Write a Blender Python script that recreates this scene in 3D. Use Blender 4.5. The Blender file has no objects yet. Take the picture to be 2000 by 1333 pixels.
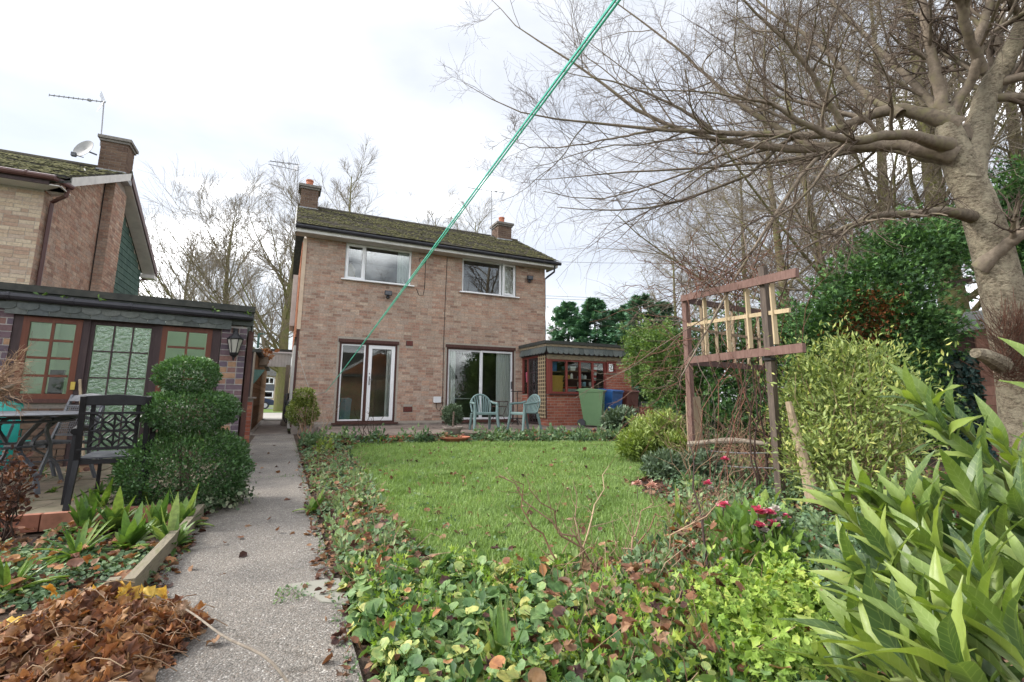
import bpy, math, random
import numpy as np
from mathutils import Vector, Matrix
random.seed(7)
RNG = np.random.default_rng(7)
SC = bpy.context.scene
COL = SC.collection
PI = math.pi
rad = math.radians

# ------------------------------------------------------------------ camera
CAM_POS = np.array([0.0, 0.0, 1.0])
YAW, PITCH, ROLL = rad(25.36), rad(9.13), rad(0.35)
FPX, PPX, PPY = 930.0, 1000.0, 631.0          # focal length and principal point, in pixels of a 2000 px wide picture
_fw = np.array([math.sin(YAW) * math.cos(PITCH), math.cos(YAW) * math.cos(PITCH), math.sin(PITCH)])
_r = np.array([math.cos(YAW), -math.sin(YAW), 0.0])
_u = np.cross(_r, _fw)
_R = _r * math.cos(ROLL) + _u * math.sin(ROLL)
_U = _u * math.cos(ROLL) - _r * math.sin(ROLL)
cd = bpy.data.cameras.new('camera')
cam = bpy.data.objects.new('camera', cd)
COL.objects.link(cam)
cam.matrix_world = Matrix(((_R[0], _U[0], -_fw[0], CAM_POS[0]), (_R[1], _U[1], -_fw[1], CAM_POS[1]),
                           (_R[2], _U[2], -_fw[2], CAM_POS[2]), (0, 0, 0, 1)))
cd.sensor_width = 36.0
cd.lens = FPX / 2000 * 36
cd.shift_y = (PPY - 666.5) / 2000
cd.clip_start = 0.05
cd.clip_end = 1500
SC.camera = cam

# ------------------------------------------------------------------ sky and sun (bright thin overcast)
SUN_EL, SUN_AZ = rad(38), rad(-62)             # azimuth measured from +Y towards +X
world = bpy.data.worlds.new('World')
SC.world = world
world.use_nodes = True
wn, wl = world.node_tree.nodes, world.node_tree.links
wn.clear()
sky = wn.new('ShaderNodeTexSky'); sky.sky_type = 'NISHITA'; sky.sun_disc = False
sky.sun_elevation = SUN_EL; sky.sun_rotation = SUN_AZ
wtc = wn.new('ShaderNodeTexCoord')
wmp = wn.new('ShaderNodeMapping'); wmp.inputs['Scale'].default_value = (1, 1, 2.4)
wno = wn.new('ShaderNodeTexNoise'); wno.inputs['Scale'].default_value = 2.1; wno.inputs['Detail'].default_value = 5; wno.inputs['Roughness'].default_value = 0.5
wrp = wn.new('ShaderNodeValToRGB')
wrp.color_ramp.elements[0].position = 0.33; wrp.color_ramp.elements[0].color = (2.6, 2.72, 2.98, 1)
wrp.color_ramp.elements[1].position = 0.66; wrp.color_ramp.elements[1].color = (22.0, 22.1, 22.3, 1)
_e = wrp.color_ramp.elements.new(0.52); _e.color = (3.35, 3.4, 3.5, 1)
wmx = wn.new('ShaderNodeMixRGB'); wmx.inputs['Fac'].default_value = 0.86
wbg = wn.new('ShaderNodeBackground'); wbg.inputs['Strength'].default_value = 0.1
wou = wn.new('ShaderNodeOutputWorld')
wl.new(wtc.outputs['Generated'], wmp.inputs['Vector']); wl.new(wmp.outputs[0], wno.inputs['Vector'])
wl.new(wno.outputs['Fac'], wrp.inputs['Fac'])
wl.new(sky.outputs[0], wmx.inputs['Color1']); wl.new(wrp.outputs[0], wmx.inputs['Color2'])
wl.new(wmx.outputs[0], wbg.inputs['Color']); wl.new(wbg.outputs[0], wou.inputs['Surface'])
sd = bpy.data.lights.new('sun', 'SUN'); sd.energy = 1.5; sd.angle = rad(14); sd.color = (1.0, 0.95, 0.88)
sun = bpy.data.objects.new('sun', sd); COL.objects.link(sun)
_sdir = Vector((math.sin(SUN_AZ) * math.cos(SUN_EL), math.cos(SUN_AZ) * math.cos(SUN_EL), math.sin(SUN_EL)))
sun.rotation_euler = _sdir.to_track_quat('Z', 'Y').to_euler()
sun.location = (-20, 10, 30)
SC.view_settings.view_transform = 'Standard'
SC.view_settings.look = 'None'
SC.view_settings.gamma = 1.0
SC.view_settings.use_curve_mapping = False
SC.view_settings.exposure = 1.72

# ------------------------------------------------------------------ helpers: points
def ray(x, y):
    return _R * ((x - PPX) / FPX) - _U * ((y - PPY) / FPX) + _fw
def at(x, y, w):                       # the place seen at a picture position, w metres deep
    return CAM_POS + ray(x, y) * w
def gnd(x, y, z=0.0):                  # the place on level ground seen at a picture position
    d = ray(x, y); return CAM_POS + d * ((z - CAM_POS[2]) / d[2])
def onY(x, y, Y):
    d = ray(x, y); return CAM_POS + d * (Y / d[1])
def onX(x, y, X):
    d = ray(x, y); return CAM_POS + d * (X / d[0])

# ------------------------------------------------------------------ helpers: objects
def tag(o, label=None, cat=None, group=None, kind=None):
    if label: o['label'] = label
    if cat: o['category'] = cat
    if group: o['group'] = group
    if kind: o['kind'] = kind
    return o
def thing(name, label, cat, loc=(0, 0, 0), rotz=0.0, group=None):
    o = bpy.data.objects.new(name, None)
    o.empty_display_size = 0.1
    COL.objects.link(o)
    o.location = [float(v) for v in loc]; o.rotation_euler = (0, 0, rotz)
    return tag(o, label, cat, group)
def link(name, me, parent=None, local=False):
    o = bpy.data.objects.new(name, me)
    COL.objects.link(o)
    if parent is not None:
        o.parent = parent
        if not local and parent.type == 'EMPTY':
            o.location = -parent.location
    return o
def dup(root, loc, rotz=0.0, label=None, scale=None):
    def cp(o, par):
        c = o.copy(); COL.objects.link(c)
        if par is not None: c.parent = par
        for ch in list(o.children): cp(ch, c)
        return c
    r = cp(root, None)
    r.location = [float(v) for v in loc]; r.rotation_euler = (0, 0, rotz)
    if scale: r.scale = (scale,) * 3
    if label: r['label'] = label
    return r

def np_mesh(name, V, F, mats, rnd=None, mi=None, smooth=False):
    """V (n,3), F list of (m,k) index arrays, one array per face size"""
    me = bpy.data.meshes.new(name)
    V = np.ascontiguousarray(V, dtype=np.float32)
    me.vertices.add(len(V)); me.vertices.foreach_set('co', V.ravel())
    if not isinstance(F, list): F = [F]
    F = [np.asarray(f, dtype=np.int32) for f in F if len(f)]
    loops = np.concatenate([f.ravel() for f in F])
    tot = np.concatenate([np.full(len(f), f.shape[1], dtype=np.int32) for f in F])
    st = np.concatenate([[0], np.cumsum(tot)[:-1]]).astype(np.int32)
    me.loops.add(len(loops)); me.loops.foreach_set('vertex_index', loops)
    me.polygons.add(len(tot)); me.polygons.foreach_set('loop_start', st)
    try: me.polygons.foreach_set('loop_total', tot)
    except Exception: pass
    if mi is not None: me.polygons.foreach_set('material_index', np.asarray(mi, dtype=np.int32))
    if smooth: me.polygons.foreach_set('use_smooth', np.ones(len(tot), dtype=bool))
    for m in (mats if isinstance(mats, (list, tuple)) else [mats]): me.materials.append(m)
    if rnd is not None:
        a = me.attributes.new('rnd', 'FLOAT', 'POINT')
        a.data.foreach_set('value', np.asarray(rnd, dtype=np.float32))
    me.update(calc_edges=True)
    return me

class MB:
    """collects simple solids into one mesh"""
    def __init__(s): s.v = []; s.f = []; s.m = []; s.r = []; s.cm = 0; s.cr = 0.5
    def _add(s, vs, fs):
        b = len(s.v)
        s.v += [tuple(float(c) for c in v) for v in vs]; s.r += [s.cr] * len(vs)
        s.f += [tuple(i + b for i in f) for f in fs]; s.m += [s.cm] * len(fs)
    def quad(s, a, b, c, d): s._add([a, b, c, d], [(0, 1, 2, 3)])
    def poly(s, pts): s._add(pts, [tuple(range(len(pts)))])
    def box(s, x0, x1, y0, y1, z0, z1):
        s._add([(x0, y0, z0), (x1, y0, z0), (x1, y1, z0), (x0, y1, z0), (x0, y0, z1), (x1, y0, z1), (x1, y1, z1), (x0, y1, z1)],
               [(0, 3, 2, 1), (4, 5, 6, 7), (0, 1, 5, 4), (1, 2, 6, 5), (2, 3, 7, 6), (3, 0, 4, 7)])
    def obox(s, o, u, v, w):            # origin corner and three edge vectors
        o, u, v, w = (np.asarray(a, float) for a in (o, u, v, w))
        P = [o, o + u, o + u + v, o + v, o + w, o + u + w, o + u + v + w, o + v + w]
        s._add(P, [(0, 3, 2, 1), (4, 5, 6, 7), (0, 1, 5, 4), (1, 2, 6, 5), (2, 3, 7, 6), (3, 0, 4, 7)])
    def bar(s, a, b, w, h, up=(0, 0, 1)):   # rectangular bar from a to b
        a = np.asarray(a, float); b = np.asarray(b, float); d = b - a; d /= np.linalg.norm(d)
        up = np.asarray(up, float)
        if abs(d @ up) > 0.97: up = np.array([0, 1.0, 0])
        sx = np.cross(d, up); sx /= np.linalg.norm(sx); sy = np.cross(sx, d)
        s.obox(a - sx * w / 2 - sy * h / 2, sx * w, sy * h, b - a)
    def tube(s, pts, r, n=8, caps=True):
        pts = [np.asarray(p, float) for p in pts]; k = len(pts)
        rs = list(r) if hasattr(r, '__len__') else [r] * k
        rings = []; ref = None
        for i in range(k):
            d = pts[min(i + 1, k - 1)] - pts[max(i - 1, 0)]; d = d / (np.linalg.norm(d) + 1e-9)
            if ref is None:
                ref = np.array([0, 0, 1.0]) if abs(d[2]) < 0.9 else np.array([1.0, 0, 0])
            sx = np.cross(d, ref); sx /= np.linalg.norm(sx) + 1e-9; sy = np.cross(sx, d); ref = sy
            rings.append([pts[i] + (sx * math.cos(2 * PI * j / n) + sy * math.sin(2 * PI * j / n)) * rs[i] for j in range(n)])
        V = [p for q in rings for p in q]; Fc = []
        for i in range(k - 1):
            for j in range(n):
                j2 = (j + 1) % n; Fc.append((i * n + j, i * n + j2, (i + 1) * n + j2, (i + 1) * n + j))
        if caps: Fc += [tuple(range(n))[::-1], tuple((k - 1) * n + j for j in range(n))]
        s._add(V, Fc)
    def lathe(s, prof, n=20, c=(0, 0, 0)):     # profile of (radius, z)
        V = []; Fc = []; k = len(prof)
        for (r, z) in prof:
            for j in range(n):
                a = 2 * PI * j / n; V.append((c[0] + r * math.cos(a), c[1] + r * math.sin(a), c[2] + z))
        for i in range(k - 1):
            for j in range(n):
                j2 = (j + 1) % n; Fc.append((i * n + j, i * n + j2, (i + 1) * n + j2, (i + 1) * n + j))
        if prof[0][0] > 1e-4: Fc.append(tuple(range(n))[::-1])
        if prof[-1][0] > 1e-4: Fc.append(tuple((k - 1) * n + j for j in range(n)))
        s._add(V, Fc)
    def prism(s, poly, ext):             # flat outline pushed along ext
        e = np.asarray(ext, float); P = [np.asarray(p, float) for p in poly]; n = len(P)
        s._add(P + [p + e for p in P], [tuple(range(n))[::-1], tuple(range(n, 2 * n))] + [(i, (i + 1) % n, n + (i + 1) % n, n + i) for i in range(n)])
    def mesh(s, name, mats, smooth=False):
        me = bpy.data.meshes.new(name); me.from_pydata(s.v, [], s.f)
        for m in (mats if isinstance(mats, (list, tuple)) else [mats]): me.materials.append(m)
        me.polygons.foreach_set('material_index', np.array(s.m, dtype=np.int32))
        if smooth: me.polygons.foreach_set('use_smooth', np.ones(len(s.f), dtype=bool))
        a = me.attributes.new('rnd', 'FLOAT', 'POINT'); a.data.foreach_set('value', np.array(s.r, dtype=np.float32))
        me.update(); return me
    def build(s, name, mats, parent=None, local=False, smooth=False, bevel=0.0, kind=None):
        o = link(name, s.mesh(name, mats, smooth), parent, local)
        if bevel > 0:
            b = o.modifiers.new('bevel', 'BEVEL'); b.width = bevel; b.segments = 2; b.limit_method = 'ANGLE'; b.angle_limit = rad(40)
        if kind: o['kind'] = kind
        return o

def autosmooth(o, ang=40):
    me = o.data
    me.polygons.foreach_set('use_smooth', np.ones(len(me.polygons), dtype=bool))
    try: me.set_sharp_from_angle(angle=rad(ang))
    except Exception: pass
    return o

# ------------------------------------------------------------------ helpers: many small leaves, tubes, trees
def unit(a): return a / (np.linalg.norm(a, axis=-1, keepdims=True) + 1e-9)
def frames(nrm, spin=None):
    """rotation matrices with local z = nrm and random spin about it; columns x,y,z"""
    n = unit(nrm); N = len(n)
    ref = RNG.normal(size=(N, 3)); x = unit(np.cross(ref, n)); y = np.cross(n, x)
    return np.stack([x, y, n], axis=2)
def frames_dir(d, roll=1.0):
    """local y = d (leaf length), normal roughly up with random roll"""
    y = unit(d); N = len(y)
    up = np.tile(np.array([0, 0, 1.0]), (N, 1)) + RNG.normal(size=(N, 3)) * roll
    x = unit(np.cross(y, up)); z = np.cross(x, y)
    return np.stack([x, y, z], axis=2)
def scatter(tv, tf, pos, rot, scl, rnd, tone=None):
    tv = np.asarray(tv, float); N = len(pos); k = len(tv)
    if tone is None: tone = TONE.get(k)
    scl = np.asarray(scl, float)
    if scl.ndim == 1: scl = scl[:, None]
    L = tv[None] * scl[:, None, :]
    V = np.einsum('nij,nkj->nki', rot, L) + pos[:, None, :]
    out = []
    for f in tf:
        f = np.asarray(f); out.append((f[None] + (np.arange(N) * k)[:, None, None]).reshape(-1, f.shape[1]))
    rr = np.repeat(rnd, k)
    if tone is not None: rr = np.clip(rr + np.tile(tone, N) + RNG.normal(size=N * k) * 0.05, 0, 1)
    return V.reshape(-1, 3), out, rr
TONE = {}
def join_sets(sets):
    """join several (V, [F...], rnd)"""
    Vs = []; Fs = {}; R = []; b = 0
    for V, F, r in sets:
        Vs.append(V); R.append(r)
        for f in F: Fs.setdefault(f.shape[1], []).append(f + b)
        b += len(V)
    return np.concatenate(Vs), [np.concatenate(v) for v in Fs.values()], np.concatenate(R)
def foliage(name, sets, mat, parent=None, kind=None, smooth=False):
    V, F, r = join_sets(sets)
    o = link(name, np_mesh(name, V, F, mat, r, smooth=smooth), parent)
    if kind: o['kind'] = kind
    return o
# leaf shapes: y along the leaf, length 1
LEAF2 = (np.array([[0, 0, 0], [0.26, 0.5, 0.07], [0, 1, -0.05], [-0.26, 0.5, 0.07]]), [np.array([[0, 1, 2], [0, 2, 3]])])
LANCE = (np.array([[0, 0, 0], [0.13, 0.25, 0.05], [0.16, 0.55, 0.03], [0, 1, -0.18], [-0.16, 0.55, 0.03], [-0.13, 0.25, 0.05], [0, 0.3, 0.0], [0, 0.65, -0.05]]),
         [np.array([[0, 1, 6], [6, 2, 7], [7, 2, 3], [0, 6, 5], [6, 7, 4], [7, 3, 4], [1, 2, 6], [5, 6, 4]])])
def lobed(n, amp, fold, crumple, seed, notch=0.12, teeth=0.0):
    """broad leaf: two rings round the stalk end, wavy or lobed rim"""
    g = np.random.default_rng(seed); a = np.linspace(-2.72, 2.72, n); V = [[0, notch, -0.02]]
    for q in (0.55, 1.0):
        for i, t in enumerate(a):
            r = 0.5 * q * (1 + (amp if i % 2 == 0 else -amp) * q) * (1 + g.normal() * 0.05) * (1 + 0.10 * math.cos(t))
            V.append([math.sin(t) * r, 0.5 * (notch + 1) - 0.5 * notch * q * 0 - 0.5 + 0.5 * q * 0 + 0.5 + math.cos(t) * r * 0.95 - 0.06, fold * q * abs(math.sin(t)) * (0.6 if q < 1 else 0.75) + g.normal() * crumple * q + 0.05 * q * math.sin(3 * t + seed)])
    F3 = [[0, i, i + 1] for i in range(1, n)]; F4 = [[i, n + i, n + i + 1, i + 1] for i in range(1, n)]
    return np.array(V), [np.array(F3), np.array(F4)]
ROUND = lobed(12, 0.05, 0.16, 0.03, 1)
MAPLE = lobed(13, 0.24, 0.12, 0.12, 5)
TONE[25] = np.array([-0.10] + [-0.04] * 12 + [0.05] * 12); TONE[27] = np.array([-0.12] + [-0.05] * 13 + [0.06] * 13)
CURL = (np.array([[0, 0, 0], [0.3, 0.3, 0.22], [0.26, 0.7, 0.3], [0, 1, 0.16], [-0.24, 0.7, 0.26], [-0.32, 0.35, 0.12], [0, 0.5, 0]]),
        [np.array([[0, 1, 6], [1, 2, 6], [2, 3, 6], [3, 4, 6], [4, 5, 6], [5, 0, 6]])])
SPRAY = (np.array([[0, 0, 0], [0.1, 0.35, 0.03], [0.42, 0.75, 0], [0.12, 0.62, 0.02], [0.06, 1.0, -0.06], [-0.1, 0.62, 0.02], [-0.42, 0.72, 0], [-0.1, 0.35, 0.03]]),
         [np.array([[0, 1, 7], [1, 2, 3], [1, 3, 7], [3, 4, 5], [3, 5, 7], [5, 6, 7]])])
BLADE = (np.array([[-0.045, 0, 0], [0.045, 0, 0], [0.03, 0.6, 0.10], [-0.03, 0.6, 0.10], [0, 1, 0.34]]), [np.array([[0, 1, 2], [0, 2, 3], [3, 2, 4]])])

def tubes(P, R, sides, rnd=None):
    """P (N,S,3), R (N,S)"""
    N, S, _ = P.shape
    T = np.empty_like(P); T[:, 1:-1] = P[:, 2:] - P[:, :-2]; T[:, 0] = P[:, 1] - P[:, 0]; T[:, -1] = P[:, -1] - P[:, -2]
    T = unit(T)
    m = unit(T.mean(axis=1)); ref = np.where(np.abs(m[:, 2:3]) < 0.8, np.array([[0, 0, 1.0]]), np.array([[1.0, 0, 0]]))
    X = unit(np.cross(T, ref[:, None, :])); Y = np.cross(X, T)
    a = np.arange(sides) * 2 * PI / sides
    V = P[:, :, None, :] + R[:, :, None, None] * (X[:, :, None, :] * np.cos(a)[None, None, :, None] + Y[:, :, None, :] * np.sin(a)[None, None, :, None])
    i = np.arange(S - 1)[:, None] * sides; j = np.arange(sides)[None]; j2 = (j + 1) % sides
    f = np.stack([i + j, i + j2, i + sides + j2, i + sides + j], axis=-1).reshape(-1, 4)
    F = (f[None] + (np.arange(N) * S * sides)[:, None, None]).reshape(-1, 4)
    rr = np.repeat(RNG.random(N) if rnd is None else rnd, S * sides)
    return V.reshape(-1, 3), [F], rr

def smoothline(pts, rs, n):
    """resample a polyline with radii through Catmull-Rom"""
    p = np.asarray(pts, float); r = np.asarray(rs, float)
    q = np.concatenate([p, r[:, None]], axis=1); k = len(q)
    e = np.concatenate([2 * q[:1] - q[1:2], q, 2 * q[-1:] - q[-2:-1]])
    out = []
    for t in np.linspace(0, k - 1 - 1e-6, n):
        i = int(t); f = t - i; a, b, c, d = e[i], e[i + 1], e[i + 2], e[i + 3]
        out.append(0.5 * (2 * b + (c - a) * f + (2 * a - 5 * b + 4 * c - d) * f * f + (3 * b - 3 * c + d - a) * f ** 3))
    out = np.array(out); return out[:, :3], np.maximum(out[:, 3], 0.002)

def sprout(P, R, n, t0, t1, ratio, ang, S, wig, trop, rr, rmin, lmin=0.0, flat=0.0, lens=None, pull=None, taper=0.25):
    """children of every polyline in P; returns (Pc, Rc, lengths)"""
    N, Sp, _ = P.shape
    seg = np.linalg.norm(P[:, 1:] - P[:, :-1], axis=2); L = seg.sum(axis=1)
    if lens is not None: L = lens
    t = (t0 + (t1 - t0) * (np.arange(n)[None] + RNG.random((N, n))) / n)
    fi = np.clip(t * (Sp - 1), 0, Sp - 1.001); i = fi.astype(int); f = fi - i
    I = np.arange(N)[:, None]
    base = P[I, i] * (1 - f)[..., None] + P[I, i + 1] * f[..., None]
    tan = unit(P[I, i + 1] - P[I, i]); r0 = R[I, i] * (1 - f) + R[I, i + 1] * f
    rv = RNG.normal(size=(N, n, 3)); rv[..., 2] *= (1 - flat)
    perp = unit(rv - (rv * tan).sum(-1, keepdims=True) * tan)
    a = ang * (0.7 + 0.6 * RNG.random((N, n)))[..., None]
    d = unit(tan * np.cos(a) + perp * np.sin(a))
    ln = (L[:, None] * ratio * (1.1 - 0.65 * t) * (0.55 + 0.9 * RNG.random((N, n)))) + lmin
    base = base.reshape(-1, 3); d = d.reshape(-1, 3); ln = ln.ravel(); r0 = r0.ravel()
    M = len(base); Pc = np.empty((M, S, 3)); Pc[:, 0] = base
    st = (ln / (S - 1))[:, None]; tr = np.asarray(trop, float)
    for k in range(1, S):
        d = unit(d + RNG.normal(size=(M, 3)) * wig + tr)
        Pc[:, k] = Pc[:, k - 1] + d * st
    rb = np.maximum(np.minimum(r0 * 0.8, r0 * rr * (0.8 + 0.4 * RNG.random(M))), rmin)
    Rc = rb[:, None] * np.linspace(1, taper, S)[None]; Rc = np.maximum(Rc, rmin * 0.55)
    return Pc, Rc, ln

# ------------------------------------------------------------------ materials
def _new(name):
    m = bpy.data.materials.new(name); m.use_nodes = True
    nt = m.node_tree; nt.nodes.clear()
    out = nt.nodes.new('ShaderNodeOutputMaterial'); b = nt.nodes.new('ShaderNodeBsdfPrincipled')
    nt.links.new(b.outputs[0], out.inputs['Surface'])
    return m, nt, b, out
def _ramp(nt, cols, pos=None):
    r = nt.nodes.new('ShaderNodeValToRGB'); e = r.color_ramp.elements; n = len(cols)
    while len(e) < n: e.new(0.5)
    for i, c in enumerate(cols):
        e[i].position = (i / (n - 1)) if pos is None else pos[i]; e[i].color = (*c, 1)
    return r
def _noise(nt, scale, detail=4, rough=0.6, coord='Position', sc=(1, 1, 1)):
    tc = nt.nodes.new('ShaderNodeNewGeometry' if coord == 'Position' else 'ShaderNodeTexCoord'); mp = nt.nodes.new('ShaderNodeMapping'); mp.inputs['Scale'].default_value = sc
    n = nt.nodes.new('ShaderNodeTexNoise'); n.inputs['Scale'].default_value = scale; n.inputs['Detail'].default_value = detail; n.inputs['Roughness'].default_value = rough
    nt.links.new(tc.outputs[coord], mp.inputs[0]); nt.links.new(mp.outputs[0], n.inputs['Vector']); return n
def _bump(nt, b, src, strength, dist=0.01):
    bp = nt.nodes.new('ShaderNodeBump'); bp.inputs['Strength'].default_value = strength; bp.inputs['Distance'].default_value = dist
    nt.links.new(src, bp.inputs['Height']); nt.links.new(bp.outputs[0], b.inputs['Normal']); return bp
def surf(name, cols, scale=8.0, rough=0.7, bump=0.2, spec=0.3, metal=0.0, detail=5, sc=(1, 1, 1), dist=0.006, rr=(0.85, 1.15), pos=None, fine=None, coat=0.0):
    """mottled surface: colours spread by noise, relief from the same noise"""
    m, nt, b, out = _new(name)
    n = _noise(nt, scale, detail, 0.62, sc=sc)
    if pos is None: pos = [0.3 + 0.4 * i / max(1, len(cols) - 1) for i in range(len(cols))]
    if len(cols) == 1: cols = [tuple(c * 0.85 for c in cols[0]), tuple(min(1, c * 1.12) for c in cols[0])]; pos = [0.3, 0.7]
    r = _ramp(nt, cols, pos)
    nt.links.new(n.outputs['Fac'], r.inputs['Fac'])
    nt.links.new(r.outputs[0], b.inputs['Base Color'])
    b.inputs['Roughness'].default_value = rough; b.inputs['Metallic'].default_value = metal
    b.inputs['Specular IOR Level'].default_value = spec
    if coat: b.inputs['Coat Weight'].default_value = coat; b.inputs['Coat Roughness'].default_value = 0.15
    if bump:
        src = n.outputs['Fac']
        if fine:
            n2 = _noise(nt, fine, 3, 0.6); src = n2.outputs['Fac']
        _bump(nt, b, src, bump, dist)
    return m
def byrnd(name, cols, rough=0.75, spec=0.25, nscale=30.0, namp=0.35, bump=0.25, sc=(1, 1, 1), pos=None, blotch=None, streak=0.0, bdist=0.004):
    """each piece takes a colour from the ramp by its own rnd value; grain on top; optional blotch (colour, scale, amount)"""
    m, nt, b, out = _new(name)
    at_ = nt.nodes.new('ShaderNodeAttribute'); at_.attribute_name = 'rnd'
    r = _ramp(nt, cols, pos); nt.links.new(at_.outputs['Fac'], r.inputs['Fac'])
    n = _noise(nt, nscale, 4, 0.65, sc=sc)
    mr = nt.nodes.new('ShaderNodeMapRange'); mr.inputs['From Min'].default_value = 0.25; mr.inputs['From Max'].default_value = 0.75
    mr.inputs['To Min'].default_value = 1 - namp; mr.inputs['To Max'].default_value = 1 + namp
    nt.links.new(n.outputs['Fac'], mr.inputs['Value'])
    mx = nt.nodes.new('ShaderNodeMixRGB'); mx.blend_type = 'MULTIPLY'; mx.inputs['Fac'].default_value = 1
    nt.links.new(r.outputs[0], mx.inputs['Color1']); nt.links.new(mr.outputs[0], mx.inputs['Color2'])
    last = mx
    if blotch:
        c, bs, amt, lo, hi = blotch
        n2 = _noise(nt, bs, 5, 0.65); rp = _ramp(nt, [(0, 0, 0), (amt,) * 3], [lo, hi]); nt.links.new(n2.outputs['Fac'], rp.inputs['Fac'])
        m2 = nt.nodes.new('ShaderNodeMixRGB'); nt.links.new(rp.outputs[0], m2.inputs['Fac']); nt.links.new(last.outputs[0], m2.inputs['Color1']); m2.inputs['Color2'].default_value = (*c, 1); last = m2
    if streak:
        n3 = _noise(nt, 2.6, 5, 0.6, sc=(1, 1, 0.16)); r3 = _ramp(nt, [(1 - streak,) * 3, (1, 1, 1), (1 + streak * 0.5,) * 3], [0.32, 0.5, 0.7]); nt.links.new(n3.outputs['Fac'], r3.inputs['Fac'])
        m6 = nt.nodes.new('ShaderNodeMixRGB'); m6.blend_type = 'MULTIPLY'; m6.inputs['Fac'].default_value = 1; nt.links.new(last.outputs[0], m6.inputs['Color1']); nt.links.new(r3.outputs[0], m6.inputs['Color2']); last = m6
    nt.links.new(last.outputs[0], b.inputs['Base Color'])
    b.inputs['Roughness'].default_value = rough; b.inputs['Specular IOR Level'].default_value = spec
    if bump: _bump(nt, b, n.outputs['Fac'], bump, bdist)
    return m
def leafmat(name, cols, rough=0.45, spec=0.35, trans=0.25, pos=None, tmul=(1.15, 1.25, 0.5), grain=45.0):
    m, nt, b, out = _new(name)
    at_ = nt.nodes.new('ShaderNodeAttribute'); at_.attribute_name = 'rnd'
    r = _ramp(nt, cols, pos); nt.links.new(at_.outputs['Fac'], r.inputs['Fac'])
    n = _noise(nt, grain, 3, 0.6); mr = nt.nodes.new('ShaderNodeMapRange'); mr.inputs['From Min'].default_value = 0.3; mr.inputs['From Max'].default_value = 0.7; mr.inputs['To Min'].default_value = 0.72; mr.inputs['To Max'].default_value = 1.25
    nt.links.new(n.outputs['Fac'], mr.inputs['Value'])
    col = nt.nodes.new('ShaderNodeMixRGB'); col.blend_type = 'MULTIPLY'; col.inputs['Fac'].default_value = 1; nt.links.new(r.outputs[0], col.inputs['Color1']); nt.links.new(mr.outputs[0], col.inputs['Color2'])
    nt.links.new(col.outputs[0], b.inputs['Base Color'])
    b.inputs['Roughness'].default_value = rough; b.inputs['Specular IOR Level'].default_value = spec
    if trans:
        t = nt.nodes.new('ShaderNodeBsdfTranslucent'); mu = nt.nodes.new('ShaderNodeMixRGB'); mu.blend_type = 'MULTIPLY'; mu.inputs['Fac'].default_value = 1
        nt.links.new(col.outputs[0], mu.inputs['Color1']); mu.inputs['Color2'].default_value = (*tmul, 1); nt.links.new(mu.outputs[0], t.inputs['Color'])
        ms = nt.nodes.new('ShaderNodeMixShader'); ms.inputs['Fac'].default_value = trans
        nt.links.new(b.outputs[0], ms.inputs[1]); nt.links.new(t.outputs[0], ms.inputs[2]); nt.links.new(ms.outputs[0], out.inputs['Surface'])
    return m
def glassmat(name, tint=(0.8, 0.85, 0.83), ior=1.55, boost=1.0, rough=0.0, bumpscale=0, bumpstr=0.0):
    m = bpy.data.materials.new(name); m.use_nodes = True; nt = m.node_tree; nt.nodes.clear()
    out = nt.nodes.new('ShaderNodeOutputMaterial'); tr = nt.nodes.new('ShaderNodeBsdfTransparent'); gl = nt.nodes.new('ShaderNodeBsdfGlossy')
    tr.inputs[0].default_value = (*tint, 1); gl.inputs['Roughness'].default_value = rough; gl.inputs[0].default_value = (1, 1, 1, 1)
    fr = nt.nodes.new('ShaderNodeFresnel'); fr.inputs['IOR'].default_value = ior
    mu = nt.nodes.new('ShaderNodeMath'); mu.operation = 'MULTIPLY'; mu.inputs[1].default_value = boost; mu.use_clamp = True
    nt.links.new(fr.outputs[0], mu.inputs[0])
    ms = nt.nodes.new('ShaderNodeMixShader'); nt.links.new(mu.outputs[0], ms.inputs[0]); nt.links.new(tr.outputs[0], ms.inputs[1]); nt.links.new(gl.outputs[0], ms.inputs[2])
    if bumpstr:
        n = _noise(nt, bumpscale, 2, 0.5); bp = nt.nodes.new('ShaderNodeBump'); bp.inputs['Strength'].default_value = bumpstr; bp.inputs['Distance'].default_value = 0.02
        nt.links.new(n.outputs['Fac'], bp.inputs['Height']); nt.links.new(bp.outputs[0], gl.inputs['Normal']); nt.links.new(bp.outputs[0], fr.inputs['Normal'])
    nt.links.new(ms.outputs[0], out.inputs['Surface']); return m

M = {}
M['mortar'] = surf('mortar', [(0.30, 0.27, 0.23), (0.40, 0.36, 0.31)], 25, 0.95, 0.3)
M['mortar_dark'] = surf('mortar_dark', [(0.20, 0.18, 0.16), (0.28, 0.25, 0.22)], 25, 0.95, 0.3)
M['brick_buff'] = byrnd('brick_buff', [(0.271, 0.175, 0.136), (0.379, 0.251, 0.194), (0.440, 0.331, 0.258), (0.377, 0.292, 0.242), (0.454, 0.302, 0.224), (0.354, 0.209, 0.158), (0.486, 0.379, 0.296)], 0.9, 0.15, 22, 0.34, 0.5,
                        blotch=((0.19, 0.155, 0.13), 0.7, 0.35, 0.48, 0.74), streak=0.14)
M['brick_cream'] = byrnd('brick_cream', [(0.298, 0.200, 0.152), (0.422, 0.327, 0.238), (0.480, 0.394, 0.291), (0.394, 0.311, 0.247), (0.347, 0.236, 0.175), (0.500, 0.420, 0.315)], 0.9, 0.15, 25, 0.25, 0.5)
M['brick_red'] = byrnd('brick_red', [(0.24, 0.075, 0.05), (0.32, 0.11, 0.07), (0.36, 0.13, 0.085), (0.28, 0.09, 0.065), (0.40, 0.17, 0.11)], 0.88, 0.2, 25, 0.3, 0.5)
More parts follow.
